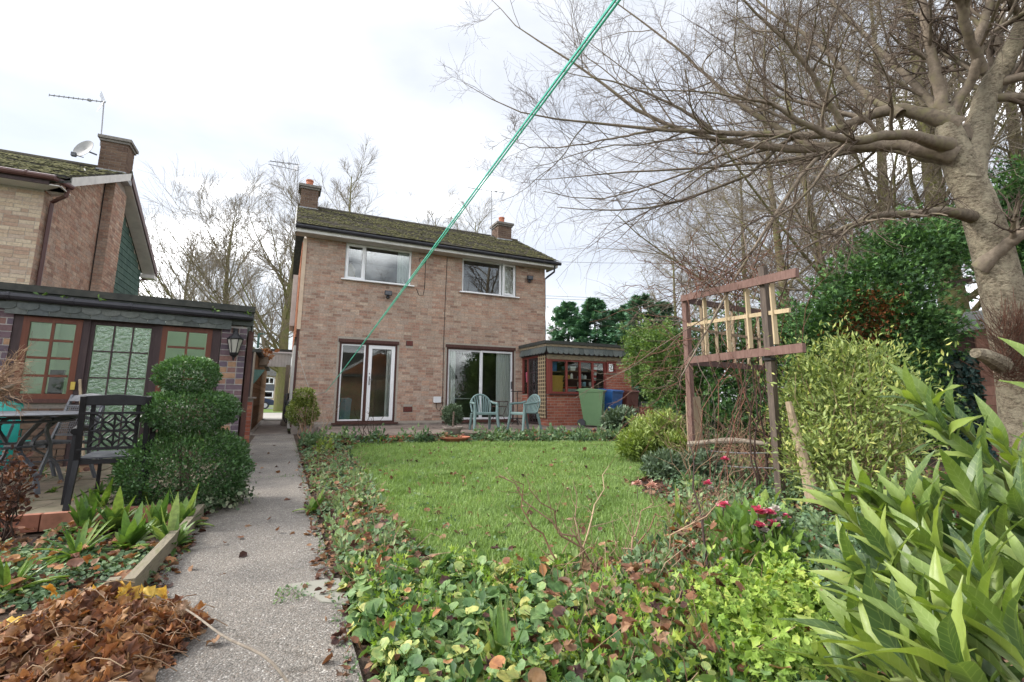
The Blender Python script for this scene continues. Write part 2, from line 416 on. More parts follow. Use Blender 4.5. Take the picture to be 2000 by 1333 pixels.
M['brick_orange'] = byrnd('brick_orange', [(0.34, 0.14, 0.075), (0.40, 0.18, 0.10), (0.30, 0.12, 0.07)], 0.9, 0.2, 25, 0.3, 0.5)
M['brick_purple'] = byrnd('brick_purple', [(0.085, 0.065, 0.085), (0.125, 0.085, 0.105), (0.15, 0.085, 0.085), (0.10, 0.08, 0.115), (0.20, 0.105, 0.085), (0.30, 0.18, 0.11)], 0.7, 0.35, 25, 0.3, 0.4, pos=[0, 0.3, 0.5, 0.7, 0.86, 0.97])
M['mortar_pale'] = surf('mortar_pale', [(0.36, 0.34, 0.33), (0.46, 0.44, 0.42)], 25, 0.95, 0.3)
M['brick_brown'] = byrnd('brick_brown', [(0.097, 0.062, 0.048), (0.130, 0.086, 0.063), (0.155, 0.104, 0.074), (0.111, 0.073, 0.058)], 0.9, 0.2, 25, 0.3, 0.5)
M['rooftile'] = byrnd('rooftile', [(0.056, 0.050, 0.043), (0.086, 0.075, 0.061), (0.068, 0.062, 0.057), (0.104, 0.088, 0.071)], 0.95, 0.15, 40, 0.4, 0.6, blotch=((0.11, 0.105, 0.055), 2.6, 0.6, 0.46, 0.66))
M['rooftile_moss'] = byrnd('rooftile_moss', [(0.045, 0.045, 0.05), (0.065, 0.06, 0.06), (0.055, 0.05, 0.05)], 0.95, 0.15, 40, 0.4, 0.6, blotch=((0.15, 0.15, 0.045), 2.2, 0.8, 0.44, 0.64))
M['moss'] = byrnd('moss', [(0.050, 0.052, 0.026), (0.085, 0.085, 0.040), (0.142, 0.135, 0.064), (0.076, 0.071, 0.043)], 1.0, 0.05, 60, 0.4, 0.8)
M['lead'] = surf('lead', [(0.25, 0.26, 0.28), (0.38, 0.39, 0.41)], 12, 0.6, 0.1)
M['terracotta'] = surf('terracotta', [(0.36, 0.12, 0.07), (0.45, 0.18, 0.11)], 14, 0.85, 0.2)
M['concrete_cap'] = surf('concrete_cap', [(0.14, 0.13, 0.12), (0.24, 0.22, 0.20)], 16, 0.95, 0.4)
M['white_pvc'] = surf('white_pvc', [(0.74, 0.75, 0.77), (0.80, 0.80, 0.82)], 3, 0.35, 0.0, 0.5)
M['white_paint'] = surf('white_paint', [(0.52, 0.51, 0.49), (0.66, 0.65, 0.62)], 4, 0.6, 0.05)
M['soffit'] = surf('soffit', [(0.42, 0.38, 0.34), (0.52, 0.48, 0.43)], 5, 0.8, 0.05)
M['cream_trim'] = surf('cream_trim', [(0.50, 0.38, 0.28), (0.60, 0.47, 0.36)], 6, 0.8, 0.1)
M['alu'] = surf('alu', [(0.60, 0.61, 0.63), (0.68, 0.69, 0.71)], 5, 0.4, 0.0, 0.5)
M['black_pvc'] = surf('black_pvc', [(0.016, 0.016, 0.022), (0.028, 0.028, 0.036)], 6, 0.38, 0.0, 0.5)
M['brown_pvc'] = surf('brown_pvc', [(0.075, 0.032, 0.03), (0.10, 0.045, 0.04)], 6, 0.35, 0.0, 0.5)
M['brown_wood'] = surf('brown_wood', [(0.055, 0.024, 0.02), (0.095, 0.042, 0.034)], 7, 0.6, 0.2, sc=(6, 6, 0.6))
M['dark_wood'] = surf('dark_wood', [(0.035, 0.022, 0.024), (0.062, 0.04, 0.04)], 7, 0.6, 0.2, sc=(6, 6, 0.6))
M['orange_wood'] = surf('orange_wood', [(0.092, 0.025, 0.012), (0.141, 0.043, 0.020)], 6, 0.5, 0.15, sc=(6, 6, 0.5), spec=0.4)
M['red_wood'] = surf('red_wood', [(0.16, 0.035, 0.03), (0.24, 0.06, 0.045)], 6, 0.6, 0.15, sc=(6, 6, 0.5))
M['slate'] = byrnd('slate', [(0.075, 0.085, 0.082), (0.10, 0.115, 0.11), (0.13, 0.14, 0.13), (0.085, 0.10, 0.105)], 0.75, 0.3, 18, 0.3, 0.3)
M['felt'] = surf('felt', [(0.035, 0.038, 0.036), (0.07, 0.07, 0.062)], 9, 0.95, 0.3)
M['fascia_grey'] = surf('fascia_grey', [(0.05, 0.058, 0.055), (0.085, 0.092, 0.085)], 5, 0.85, 0.2, sc=(1, 1, 3))
M['fascia_worn'] = surf('fascia_worn', [(0.10, 0.095, 0.08), (0.30, 0.24, 0.16), (0.14, 0.12, 0.10)], 6, 0.9, 0.3, sc=(1, 1, 4))
M['green_tile'] = byrnd('green_tile', [(0.045, 0.085, 0.075), (0.06, 0.11, 0.092), (0.075, 0.125, 0.105)], 0.8, 0.25, 20, 0.25, 0.3)
M['glass'] = glassmat('glass', (0.93, 0.96, 0.95), 1.5, 1.35)
M['glass_up'] = glassmat('glass_up', (0.88, 0.92, 0.91), 1.5, 2.4)
M['glass_bumpy'] = glassmat('glass_bumpy', (0.80, 0.90, 0.82), 1.5, 2.6, 0.02, 24, 1.0)
M['glass_hut'] = glassmat('glass_hut', (0.95, 0.98, 0.95), 1.45, 0.9)
M['glass_car'] = glassmat('glass_car', (0.2, 0.22, 0.24), 1.5, 1.8)
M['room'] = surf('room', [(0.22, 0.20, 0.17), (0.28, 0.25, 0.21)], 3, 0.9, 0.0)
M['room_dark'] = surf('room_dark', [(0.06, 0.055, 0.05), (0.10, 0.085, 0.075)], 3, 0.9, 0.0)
M['green_wall'] = surf('green_wall', [(0.50, 0.62, 0.47), (0.58, 0.69, 0.54)], 2, 0.9, 0.0)
M['curtain'] = surf('curtain', [(0.713, 0.731, 0.695), (0.820, 0.820, 0.820)], 3, 0.9, 0.05, sc=(8, 8, 0.4))
M['black_metal'] = surf('black_metal', [(0.009, 0.009, 0.011), (0.02, 0.02, 0.023)], 14, 0.5, 0.1, 0.3)
M['grey_metal'] = surf('grey_metal', [(0.06, 0.065, 0.08), (0.10, 0.105, 0.12)], 14, 0.45, 0.1, 0.5)
M['aerial'] = surf('aerial', [(0.20, 0.20, 0.21), (0.30, 0.30, 0.31)], 14, 0.45, 0.0, 0.5, metal=0.5)
M['plastic_green'] = surf('plastic_green', [(0.10, 0.19, 0.085), (0.125, 0.22, 0.105)], 3, 0.5, 0.03, 0.4)
M['plastic_blue'] = surf('plastic_blue', [(0.018, 0.085, 0.26), (0.026, 0.11, 0.31)], 3, 0.45, 0.03, 0.4)
M['plastic_brown'] = surf('plastic_brown', [(0.10, 0.032, 0.024), (0.13, 0.042, 0.03)], 3, 0.5, 0.03, 0.4)
M['chair_green'] = surf('chair_green', [(0.120, 0.188, 0.188), (0.165, 0.240, 0.232)], 5, 0.45, 0.03, 0.4)
M['turquoise'] = surf('turquoise', [(0.012, 0.33, 0.29), (0.02, 0.40, 0.35)], 2, 0.4, 0.02, 0.5)
M['bin_inner'] = surf('bin_inner', [(0.18, 0.33, 0.42), (0.24, 0.40, 0.50)], 3, 0.5, 0.02, 0.4)
M['rope'] = surf('rope', [(0.103, 0.626, 0.489), (0.192, 0.798, 0.633)], 60, 0.6, 0.2)
M['cord'] = surf('cord', [(0.35, 0.34, 0.31), (0.45, 0.44, 0.40)], 30, 0.8, 0.1)
M['black_cable'] = surf('black_cable', [(0.012, 0.012, 0.012), (0.02, 0.02, 0.02)], 30, 0.6, 0.0)
M['pale_wood'] = surf('pale_wood', [(0.38, 0.29, 0.175), (0.50, 0.40, 0.26)], 7, 0.75, 0.2, sc=(7, 7, 0.8))
M['grey_wood'] = surf('grey_wood', [(0.17, 0.14, 0.11), (0.28, 0.24, 0.19)], 8, 0.85, 0.35, sc=(6, 6, 0.7))
M['post_wood'] = surf('post_wood', [(0.22, 0.165, 0.11), (0.36, 0.28, 0.19)], 8, 0.85, 0.4, sc=(6, 6, 0.7))
M['purple_wood'] = surf('purple_wood', [(0.125, 0.07, 0.058), (0.20, 0.122, 0.102)], 7, 0.75, 0.3, sc=(5, 5, 1.2))
M['dark_post'] = surf('dark_post', [(0.06, 0.045, 0.038), (0.13, 0.10, 0.078)], 7, 0.7, 0.3, sc=(6, 6, 0.8))
M['bark'] = byrnd('bark', [(0.202, 0.170, 0.123), (0.253, 0.216, 0.160)], 0.95, 0.15, 30, 0.75, 1.0, sc=(1, 1, 1.6), blotch=((0.36, 0.32, 0.235), 9, 0.85, 0.46, 0.60), streak=0.3, bdist=0.02)
M['limb'] = byrnd('limb', [(0.145, 0.119, 0.091), (0.204, 0.166, 0.129)], 0.95, 0.15, 20, 0.4, 0.7, blotch=((0.14, 0.14, 0.055), 5, 0.7, 0.5, 0.7))
M['bark_green'] = byrnd('bark_green', [(0.132, 0.116, 0.061), (0.187, 0.154, 0.094)], 0.95, 0.1, 16, 0.4, 0.8, sc=(1, 1, 0.35), blotch=((0.15, 0.16, 0.055), 2.0, 0.85, 0.42, 0.64))
M['twig'] = byrnd('twig', [(0.085, 0.065, 0.052), (0.130, 0.100, 0.080), (0.170, 0.130, 0.100)], 0.9, 0.15, 10, 0.2, 0.0)
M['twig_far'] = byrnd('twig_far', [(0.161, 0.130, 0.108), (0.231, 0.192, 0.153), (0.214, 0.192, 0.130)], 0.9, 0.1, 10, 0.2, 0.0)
M['twig_red'] = byrnd('twig_red', [(0.136, 0.060, 0.044), (0.219, 0.107, 0.075), (0.168, 0.112, 0.084), (0.113, 0.077, 0.061)], 0.8, 0.2, 10, 0.2, 0.0)
M['twig_dark'] = byrnd('twig_dark', [(0.045, 0.03, 0.026), (0.09, 0.06, 0.05)], 0.8, 0.2, 10, 0.2, 0.0)
M['twig_dry'] = byrnd('twig_dry', [(0.24, 0.165, 0.11), (0.34, 0.24, 0.165), (0.20, 0.11, 0.07), (0.42, 0.31, 0.20)], 0.9, 0.15, 10, 0.2, 0.0)
M['leaf_box'] = leafmat('leaf_box', [(0.032, 0.080, 0.032), (0.062, 0.134, 0.045), (0.109, 0.215, 0.074), (0.203, 0.329, 0.095), (0.307, 0.434, 0.134)], 0.38, 0.45, 0.15, [0, 0.4, 0.72, 0.92, 1])
M['leaf_varieg'] = leafmat('leaf_varieg', [(0.05, 0.09, 0.02), (0.13, 0.18, 0.035), (0.28, 0.32, 0.09), (0.42, 0.42, 0.16)], 0.45, 0.35, 0.2)
M['leaf_ivy'] = leafmat('leaf_ivy', [(0.035, 0.075, 0.03), (0.07, 0.115, 0.05), (0.20, 0.23, 0.14), (0.30, 0.32, 0.22)], 0.45, 0.35, 0.1)
M['leaf_conifer'] = leafmat('leaf_conifer', [(0.026, 0.061, 0.026), (0.050, 0.109, 0.042), (0.090, 0.185, 0.056), (0.145, 0.271, 0.076)], 0.7, 0.2, 0.15)
M['leaf_fir'] = leafmat('leaf_fir', [(0.059, 0.141, 0.101), (0.112, 0.230, 0.152), (0.182, 0.331, 0.200)], 0.7, 0.2, 0.1)
M['leaf_hedge'] = leafmat('leaf_hedge', [(0.055, 0.100, 0.032), (0.109, 0.182, 0.051), (0.182, 0.282, 0.073), (0.238, 0.311, 0.109)], 0.55, 0.3, 0.2)
M['leaf_rust'] = leafmat('leaf_rust', [(0.10, 0.035, 0.015), (0.20, 0.075, 0.025), (0.15, 0.06, 0.03)], 0.8, 0.15, 0.1)
M['leaf_lime'] = leafmat('leaf_lime', [(0.10, 0.15, 0.03), (0.17, 0.24, 0.05), (0.26, 0.33, 0.085), (0.36, 0.38, 0.10)], 0.45, 0.35, 0.3)
M['leaf_shrub'] = leafmat('leaf_shrub', [(0.118, 0.166, 0.052), (0.222, 0.289, 0.087), (0.325, 0.398, 0.129), (0.495, 0.495, 0.146)], 0.45, 0.35, 0.25)
M['leaf_rhodo'] = leafmat('leaf_rhodo', [(0.063, 0.098, 0.063), (0.105, 0.154, 0.091), (0.168, 0.224, 0.133)], 0.45, 0.35, 0.12)
M['leaf_ground'] = leafmat('leaf_ground', [(0.044, 0.099, 0.033), (0.080, 0.158, 0.054), (0.123, 0.216, 0.074), (0.183, 0.275, 0.095), (0.311, 0.365, 0.114), (0.496, 0.464, 0.146)], 0.5, 0.35, 0.22)
M['leaf_small'] = leafmat('leaf_small', [(0.062, 0.114, 0.062), (0.111, 0.182, 0.094), (0.175, 0.258, 0.135), (0.256, 0.325, 0.152)], 0.6, 0.25, 0.2)
M['leaf_feather'] = leafmat('leaf_feather', [(0.121, 0.220, 0.039), (0.198, 0.319, 0.055), (0.286, 0.407, 0.077), (0.396, 0.462, 0.099)], 0.5, 0.3, 0.3)
M['leaf_strap'] = leafmat('leaf_strap', [(0.06, 0.13, 0.03), (0.11, 0.20, 0.045), (0.17, 0.27, 0.06), (0.25, 0.33, 0.09)], 0.42, 0.4, 0.25)
M['leaf_dead'] = leafmat('leaf_dead', [(0.036, 0.018, 0.017), (0.087, 0.040, 0.028), (0.166, 0.076, 0.043), (0.237, 0.115, 0.060), (0.288, 0.173, 0.100), (0.162, 0.104, 0.079)], 0.65, 0.25, 0.18, tmul=(1.2, 1.0, 0.7))
M['leaf_pile'] = leafmat('leaf_pile', [(0.091, 0.044, 0.029), (0.181, 0.074, 0.040), (0.289, 0.122, 0.054), (0.380, 0.184, 0.073), (0.347, 0.211, 0.117), (0.275, 0.163, 0.104)], 0.6, 0.3, 0.2, tmul=(1.2, 1.0, 0.6))
M['leaf_gold'] = leafmat('leaf_gold', [(0.44, 0.21, 0.04), (0.56, 0.34, 0.06), (0.62, 0.44, 0.09)], 0.55, 0.3, 0.3, tmul=(1.2, 1.0, 0.5))
M['grass'] = leafmat('grass', [(0.113, 0.181, 0.056), (0.181, 0.273, 0.087), (0.253, 0.364, 0.123), (0.339, 0.451, 0.173), (0.394, 0.439, 0.240)], 0.5, 0.25, 0.3, [0, 0.35, 0.7, 0.92, 1])
M['petal_pink'] = leafmat('petal_pink', [(0.522, 0.072, 0.160), (0.677, 0.139, 0.242), (0.772, 0.296, 0.358)], 0.5, 0.3, 0.25, tmul=(1, 0.7, 0.7))
M['petal_pale'] = leafmat('petal_pale', [(0.62, 0.33, 0.27), (0.72, 0.46, 0.38), (0.75, 0.55, 0.46)], 0.55, 0.3, 0.25, tmul=(1, 0.9, 0.8))
M['petal_white'] = leafmat('petal_white', [(0.68, 0.62, 0.58), (0.75, 0.70, 0.66)], 0.55, 0.3, 0.25, tmul=(1, 0.95, 0.9))

# ------------------------------------------------------------------ pieces (bricks, tiles, slates, slabs, boards): the nearest as objects, the rest joined
_UNIT = {}
def unit_box(mat, q, name):
    k = (mat.name, q, name)
    if k not in _UNIT:
        b = MB(); b.cr = (q + 0.5) / 16; b.box(0, 1, 0, 1, 0, 1); _UNIT[k] = b.mesh(name, mat)
    return _UNIT[k]
def put(name, me, parent, mtx):
    o = bpy.data.objects.new(name, me); COL.objects.link(o); o.parent = parent; o.matrix_basis = mtx; return o
def pieces(name, stuffname, parent, items, mat, maxn=300):
    """items: (origin, u, v, w) boxes; parent carries world coordinates"""
    items = [tuple(np.asarray(a, float) for a in it) for it in items]
    items.sort(key=lambda it: np.linalg.norm(it[0] - CAM_POS))
    off = np.zeros(3)
    if parent.type == 'EMPTY': off = np.array(parent.location)
    for (o, u, v, w) in items[:maxn]:
        o = o - off; wn_ = np.cross(u, v); wn_ /= np.linalg.norm(wn_); w = wn_ * (np.linalg.norm(w) if wn_ @ w > 0 else -np.linalg.norm(w))
        put(name, unit_box(mat, RNG.integers(16), name), parent,
            Matrix(((u[0], v[0], w[0], o[0]), (u[1], v[1], w[1], o[1]), (u[2], v[2], w[2], o[2]), (0, 0, 0, 1))))
    if len(items) > maxn:
        b = MB()
        for (o, u, v, w) in items[maxn:]:
            b.cr = RNG.random(); b.obox(o, u, v, w)
        b.build(stuffname, mat, parent, local=(parent.type != 'EMPTY'), kind='stuff')

def wall_face(b, o, u, nout, W, H, ops, depth=0.12, top=None):
    """wall surface with openings (x0,x1,z0,z1) and their reveals"""
    o, u, nout = (np.asarray(a, float) for a in (o, u, nout)); zz = np.array([0, 0, 1.0])
    P = lambda x, z, d=0: o + u * x + zz * z - nout * d
    xs = sorted({0, W} | {v for q in ops for v in q[:2]}); zs = sorted({0, H} | {v for q in ops for v in q[2:]})
    for i in range(len(xs) - 1):
        for j in range(len(zs) - 1):
            cx, cz = (xs[i] + xs[i + 1]) / 2, (zs[j] + zs[j + 1]) / 2
            if any(q[0] < cx < q[1] and q[2] < cz < q[3] for q in ops): continue
            b.quad(P(xs[i], zs[j]), P(xs[i + 1], zs[j]), P(xs[i + 1], zs[j + 1]), P(xs[i], zs[j + 1]))
    for (a, c, e, f) in ops:
        b.quad(P(a, e), P(a, f), P(a, f, depth), P(a, e, depth)); b.quad(P(c, e), P(c, e, depth), P(c, f, depth), P(c, f))
        b.quad(P(a, f), P(c, f), P(c, f, depth), P(a, f, depth)); b.quad(P(a, e), P(a, e, depth), P(c, e, depth), P(c, e))
def brick_items(o, u, nout, W, H, ops=(), course=0.083, blen=0.25, joint=0.011, proud=0.006, keep=None, header=0.0):
    o, u, nout = (np.asarray(a, float) for a in (o, u, nout)); zz = np.array([0, 0, 1.0]); out = []
    for r in range(int(H / course)):
        z0 = r * course + 0.002; z1 = z0 + course - joint; zc = (z0 + z1) / 2
        x = -blen / 2 if r % 2 else 0.0
        while x < W:
            L = blen if RNG.random() > header else blen / 2
            segs = [(max(0, x), min(W, x + L - joint))]
            for (a, c, e, f) in ops:
                if z1 > e and z0 < f:
                    ns = []
                    for (s0, s1) in segs:
                        if s1 <= a or s0 >= c: ns.append((s0, s1))
                        else:
                            if s0 < a: ns.append((s0, a - 0.004))
                            if s1 > c: ns.append((c + 0.004, s1))
                    segs = ns
            for (s0, s1) in segs:
                if s1 - s0 < 0.03: continue
                if keep and not keep((s0 + s1) / 2, zc): continue
                pr = proud * (0.6 + 0.8 * RNG.random())
                out.append((o + u * s0 + zz * z0 - nout * 0.02, u * (s1 - s0), nout * (0.02 + pr), zz * (z1 - z0)))
            x += L
    return out
def tile_items(o, u, v, L, S, tw, gauge, thick=0.018, jit=0.006, x0=0.0):
    """rows of tiles up a slope; u along the eave, v up the slope, n outward"""
    o, u, v = (np.asarray(a, float) for a in (o, u, v)); n = np.cross(u, v); n /= np.linalg.norm(n)
    if n[2] < 0: n = -n
    out = []; rows = int(S / gauge)
    for r in range(rows):
        x = -(tw / 2 if r % 2 else 0)
        while x < L - 0.02:
            a, c = max(0, x), min(L, x + tw - 0.008)
            if c - a > 0.04:
                lift = RNG.random() * jit
                lo = o + u * a + v * (r * gauge) + n * (0.030 + lift)
                vv = v * (gauge * 1.12) - n * 0.026
                out.append((lo + u * 0 , u * (c - a), vv, n * thick))
            x += tw
    return out
def moss_set(o, u, v, L, S, gauge, count, size, bias=None):
    """little cushions of moss along the lower edges of the tiles"""
    o, u, v = (np.asarray(a, float) for a in (o, u, v)); n = np.cross(u, v); n /= np.linalg.norm(n)
    if n[2] < 0: n = -n
    rows = int(S / gauge); r = RNG.integers(0, rows, count); x = RNG.random(count) * L
    cl = np.sin(x * 2.3 + r * 0.7) + np.sin(x * 0.9 + 1.3 * r) + np.sin(x * 5.1 + r * 2.1) * 0.6
    k = cl + (0 if bias is None else bias(x / L, r / rows)) > RNG.normal(size=count) * 0.9
    r, x = r[k], x[k]; m = len(r)
    pos = o + u * x[:, None] + v * (r * gauge + RNG.random(m) * gauge * 0.35)[:, None] + n * 0.055
    tv = np.array([[1, 0, 0], [0.3, 0.9, 0], [-0.8, 0.6, 0], [-0.8, -0.6, 0], [0.3, -0.9, 0], [0, 0, 0.75]], float)
    tf = [np.array([[0, 1, 5], [1, 2, 5], [2, 3, 5], [3, 4, 5], [4, 0, 5]])]
    s = size * (0.5 + RNG.random(m))
    rot = frames(np.tile(n, (m, 1)) + RNG.normal(size=(m, 3)) * 0.12)
    return scatter(tv, tf, pos, rot, np.stack([s * 1.2, s, s * 0.5], 1), RNG.random(m))

X_, Y_, Z_ = np.eye(3)
def curtain_bm(b, x0, x1, y, z0, z1, n=18, amp=0.035):
    P = [(x0 + (x1 - x0) * i / n, y + amp * math.sin(i * 1.9) + 0.3 * amp * math.sin(i * 4.1)) for i in range(n + 1)]
    for i in range(n):
        b.quad((*P[i], z0), (*P[i + 1], z0), (*P[i + 1], z1), (*P[i], z1))
def room(parent, x0, x1, y0, y1, z0, z1, mat):
    b = MB()
    b.quad((x0, y1, z0), (x1, y1, z0), (x1, y1, z1), (x0, y1, z1)); b.quad((x0, y0, z0), (x1, y0, z0), (x1, y1, z0), (x0, y1, z0))
    b.quad((x0, y0, z1), (x1, y0, z1), (x1, y1, z1), (x0, y1, z1)); b.quad((x0, y0, z0), (x0, y1, z0), (x0, y1, z1), (x0, y0, z1)); b.quad((x1, y0, z0), (x1, y1, z0), (x1, y1, z1), (x1, y0, z1))
    return b.build('room_interior', mat, parent)
def frame_rect(b, x0, x1, z0, z1, y0, y1, t):   # four bars of a frame standing in an X-Z plane
    b.box(x0, x0 + t, y0, y1, z0, z1); b.box(x1 - t, x1, y0, y1, z0, z1)
    b.box(x0 + t, x1 - t, y0, y1, z0, z0 + t); b.box(x0 + t, x1 - t, y0, y1, z1 - t, z1)

# ------------------------------------------------------------------ ground, lawn, path, patio
def sheet(name, pts, z, mat, kind='structure'):
    b = MB(); b.poly([(p[0], p[1], z) for p in pts]); return b.build(name, mat, kind=kind)
M['far_ground'] = surf('far_ground', [(0.06, 0.08, 0.03), (0.10, 0.13, 0.045)], 0.8, 0.95, 0.2)
M['soil'] = surf('soil', [(0.028, 0.02, 0.015), (0.06, 0.042, 0.03), (0.10, 0.06, 0.038)], 14, 0.95, 0.9, dist=0.03)
M['lawn_soil'] = surf('lawn_soil', [(0.06, 0.095, 0.022), (0.10, 0.15, 0.035)], 9, 0.95, 0.5, dist=0.02)
def pebble_mat():
    m, nt, b, out = _new('pebble_concrete')
    v = nt.nodes.new('ShaderNodeTexVoronoi'); g = nt.nodes.new('ShaderNodeNewGeometry'); v.inputs['Scale'].default_value = 135
    nt.links.new(g.outputs['Position'], v.inputs['Vector'])
    r = _ramp(nt, [(0.122, 0.112, 0.10), (0.176, 0.163, 0.148), (0.216, 0.202, 0.186), (0.186, 0.158, 0.135), (0.27, 0.255, 0.235), (0.41, 0.395, 0.375)], [0, 0.3, 0.6, 0.78, 0.93, 1.0])
    sp = nt.nodes.new('ShaderNodeSeparateColor'); nt.links.new(v.outputs['Color'], sp.inputs[0]); nt.links.new(sp.outputs[0], r.inputs['Fac'])
    d = nt.nodes.new('ShaderNodeMapRange'); d.inputs['From Min'].default_value = 0.25; d.inputs['From Max'].default_value = 0.75; d.inputs['To Min'].default_value = 1.0; d.inputs['To Max'].default_value = 0.6
    nt.links.new(v.outputs['Distance'], d.inputs['Value'])
    n = _noise(nt, 1.3, 6, 0.65); rp = _ramp(nt, [(0.78, 0.78, 0.79), (1.15, 1.13, 1.10), (1.42, 1.38, 1.32)], [0.3, 0.5, 0.72]); nt.links.new(n.outputs['Fac'], rp.inputs['Fac'])
    m1 = nt.nodes.new('ShaderNodeMixRGB'); m1.blend_type = 'MULTIPLY'; m1.inputs['Fac'].default_value = 1; nt.links.new(r.outputs[0], m1.inputs['Color1']); nt.links.new(d.outputs[0], m1.inputs['Color2'])
    m2 = nt.nodes.new('ShaderNodeMixRGB'); m2.blend_type = 'MULTIPLY'; m2.inputs['Fac'].default_value = 1; nt.links.new(m1.outputs[0], m2.inputs['Color1']); nt.links.new(rp.outputs[0], m2.inputs['Color2'])
    nd = _noise(nt, 5.0, 4, 0.6); va = nt.nodes.new('ShaderNodeVectorMath'); va.operation = 'MULTIPLY_ADD'; va.inputs[1].default_value = (0.35, 0.35, 0); nt.links.new(nd.outputs['Color'], va.inputs[0]); nt.links.new(g.outputs['Position'], va.inputs[2])
    vc = nt.nodes.new('ShaderNodeTexVoronoi'); vc.feature = 'DISTANCE_TO_EDGE'; vc.inputs['Scale'].default_value = 0.33; nt.links.new(va.outputs[0], vc.inputs['Vector'])
    rc = _ramp(nt, [(0.32, 0.30, 0.27), (1, 1, 1)], [0.001, 0.006]); nt.links.new(vc.outputs['Distance'], rc.inputs['Fac'])
    m4 = nt.nodes.new('ShaderNodeMixRGB'); m4.blend_type = 'MULTIPLY'; m4.inputs['Fac'].default_value = 0.5; nt.links.new(m2.outputs[0], m4.inputs['Color1']); nt.links.new(rc.outputs[0], m4.inputs['Color2']); m2 = m4
    nt.links.new(m2.outputs[0], b.inputs['Base Color']); b.inputs['Roughness'].default_value = 0.8; b.inputs['Specular IOR Level'].default_value = 0.3
    iv = nt.nodes.new('ShaderNodeMath'); iv.operation = 'SUBTRACT'; iv.inputs[0].default_value = 1; nt.links.new(v.outputs['Distance'], iv.inputs[1])
    _bump(nt, b, iv.outputs[0], 0.8, 0.006); return m
M['pebble'] = pebble_mat()
M['old_concrete'] = surf('old_concrete', [(0.15, 0.125, 0.11), (0.24, 0.205, 0.18), (0.30, 0.27, 0.235)], 3.5, 0.9, 0.3, fine=40)
M['smooth_patch'] = surf('smooth_patch', [(0.22, 0.215, 0.18), (0.28, 0.27, 0.235)], 6, 0.9, 0.2)
M['slab'] = byrnd('slab', [(0.155, 0.12, 0.085), (0.19, 0.15, 0.105), (0.21, 0.165, 0.125)], 0.85, 0.3, 7, 0.35, 0.3, blotch=((0.085, 0.09, 0.05), 2.2, 0.8, 0.42, 0.66))
M['slab_edge'] = surf('slab_edge', [(0.30, 0.12, 0.075), (0.42, 0.19, 0.125), (0.25, 0.13, 0.09)], 6, 0.85, 0.3)
M['patio_slab'] = byrnd('patio_slab', [(0.16, 0.125, 0.105), (0.20, 0.16, 0.135), (0.23, 0.185, 0.155)], 0.9, 0.25, 5, 0.35, 0.3)
M['tarmac'] = surf('tarmac', [(0.11, 0.11, 0.11), (0.17, 0.165, 0.16)], 3, 0.9, 0.2)
M['pale_paving'] = surf('pale_paving', [(0.30, 0.285, 0.26), (0.38, 0.36, 0.33)], 1.2, 0.9, 0.2)
M['verge'] = surf('verge', [(0.13, 0.21, 0.035), (0.18, 0.28, 0.05)], 6, 0.95, 0.4)

sheet('ground', [(-400, -400), (400, -400), (400, 500), (-400, 500)], -0.05, M['far_ground'])
sheet('garden_soil', [(-9, -6), (30, -6), (30, 17), (-9, 17)], -0.02, M['soil'])
b = MB(); b.box(-0.60, 0.335, -1.5, 6.98, -0.12, 0.0); b.box(-0.60, 0.335, 7.0, 15.2, -0.12, -0.006); path = b.build('garden_path', M['pebble'], kind='structure')
b = MB(); b.prism([(0.10, 3.02, 0.0), (0.36, 3.0, 0.0), (0.37, 2.62, 0.0), (0.25, 2.70, 0.0), (0.21, 2.80, 0.0), (0.16, 2.86, 0.0)], (0, 0, 0.006)); b.build('path_repair_patch', M['smooth_patch'], kind='structure')
b = MB(); b.box(-0.86, 0.20, 15.22, 24.2, -0.12, -0.01); b.build('side_passage', M['old_concrete'], kind='structure')
b = MB(); b.box(-6, 3.2, 24.22, 36, -0.12, 0.03); b.build('front_drive', M['pale_paving'], kind='structure')
b = MB(); b.box(-30, 25, 36.02, 46, -0.12, 0.06); b.build('grass_verge', M['verge'], kind='structure')
b = MB(); b.box(-120, 120, 46.02, 54, -0.12, 0.02); b.build('road', M['tarmac'], kind='structure')
b = MB(); b.box(-0.02, 0.2, 20.2, 20.9, -0.01, 0.13); b.build('passage_step', M['old_concrete'], kind='structure')
LAWN_PX = [(690, 873), (950, 868), (1205, 868), (1262, 905), (1268, 930), (1215, 950), (1285, 985), (1330, 1030), (1290, 1075), (1190, 1105), (1060, 1118), (935, 1132), (850, 1095), (795, 1060), (752, 1012), (730, 960), (700, 905), (682, 888)]
LAWN = [gnd(x, y)[:2] for x, y in LAWN_PX]
b = MB(); b.prism([(p[0], p[1], -0.03) for p in LAWN], (0, 0, 0.045)); b.build('lawn_turf', M['lawn_soil'], kind='structure')
# patio along the house
PZ = 0.2
b = MB(); b.box(0.95, 10.9, 11.02, 14.84, -0.1, PZ - 0.05); patio = b.build('patio', M['old_concrete'], kind='structure')
it = []
for j in range(5):
    x = 0.95
    while x < 10.85:
        w = 0.74; it.append((np.array([x, 11.0 + j * 0.766, PZ - 0.05]), X_ * min(w - 0.012, 10.9 - x), Y_ * 0.754, Z_ * (0.05 + RNG.normal() * 0.002))); x += w
pieces('slab', 'slabs', patio, it, M['patio_slab'])
b = MB(); b.prism([(6.6, 11.02, -0.02), (10.9, 11.02, -0.02), (11.6, 10.3, -0.02), (9.4, 9.9, -0.02)], (0, 0, 0.05)); b.build('patio_apron', M['pale_paving'], kind='structure')

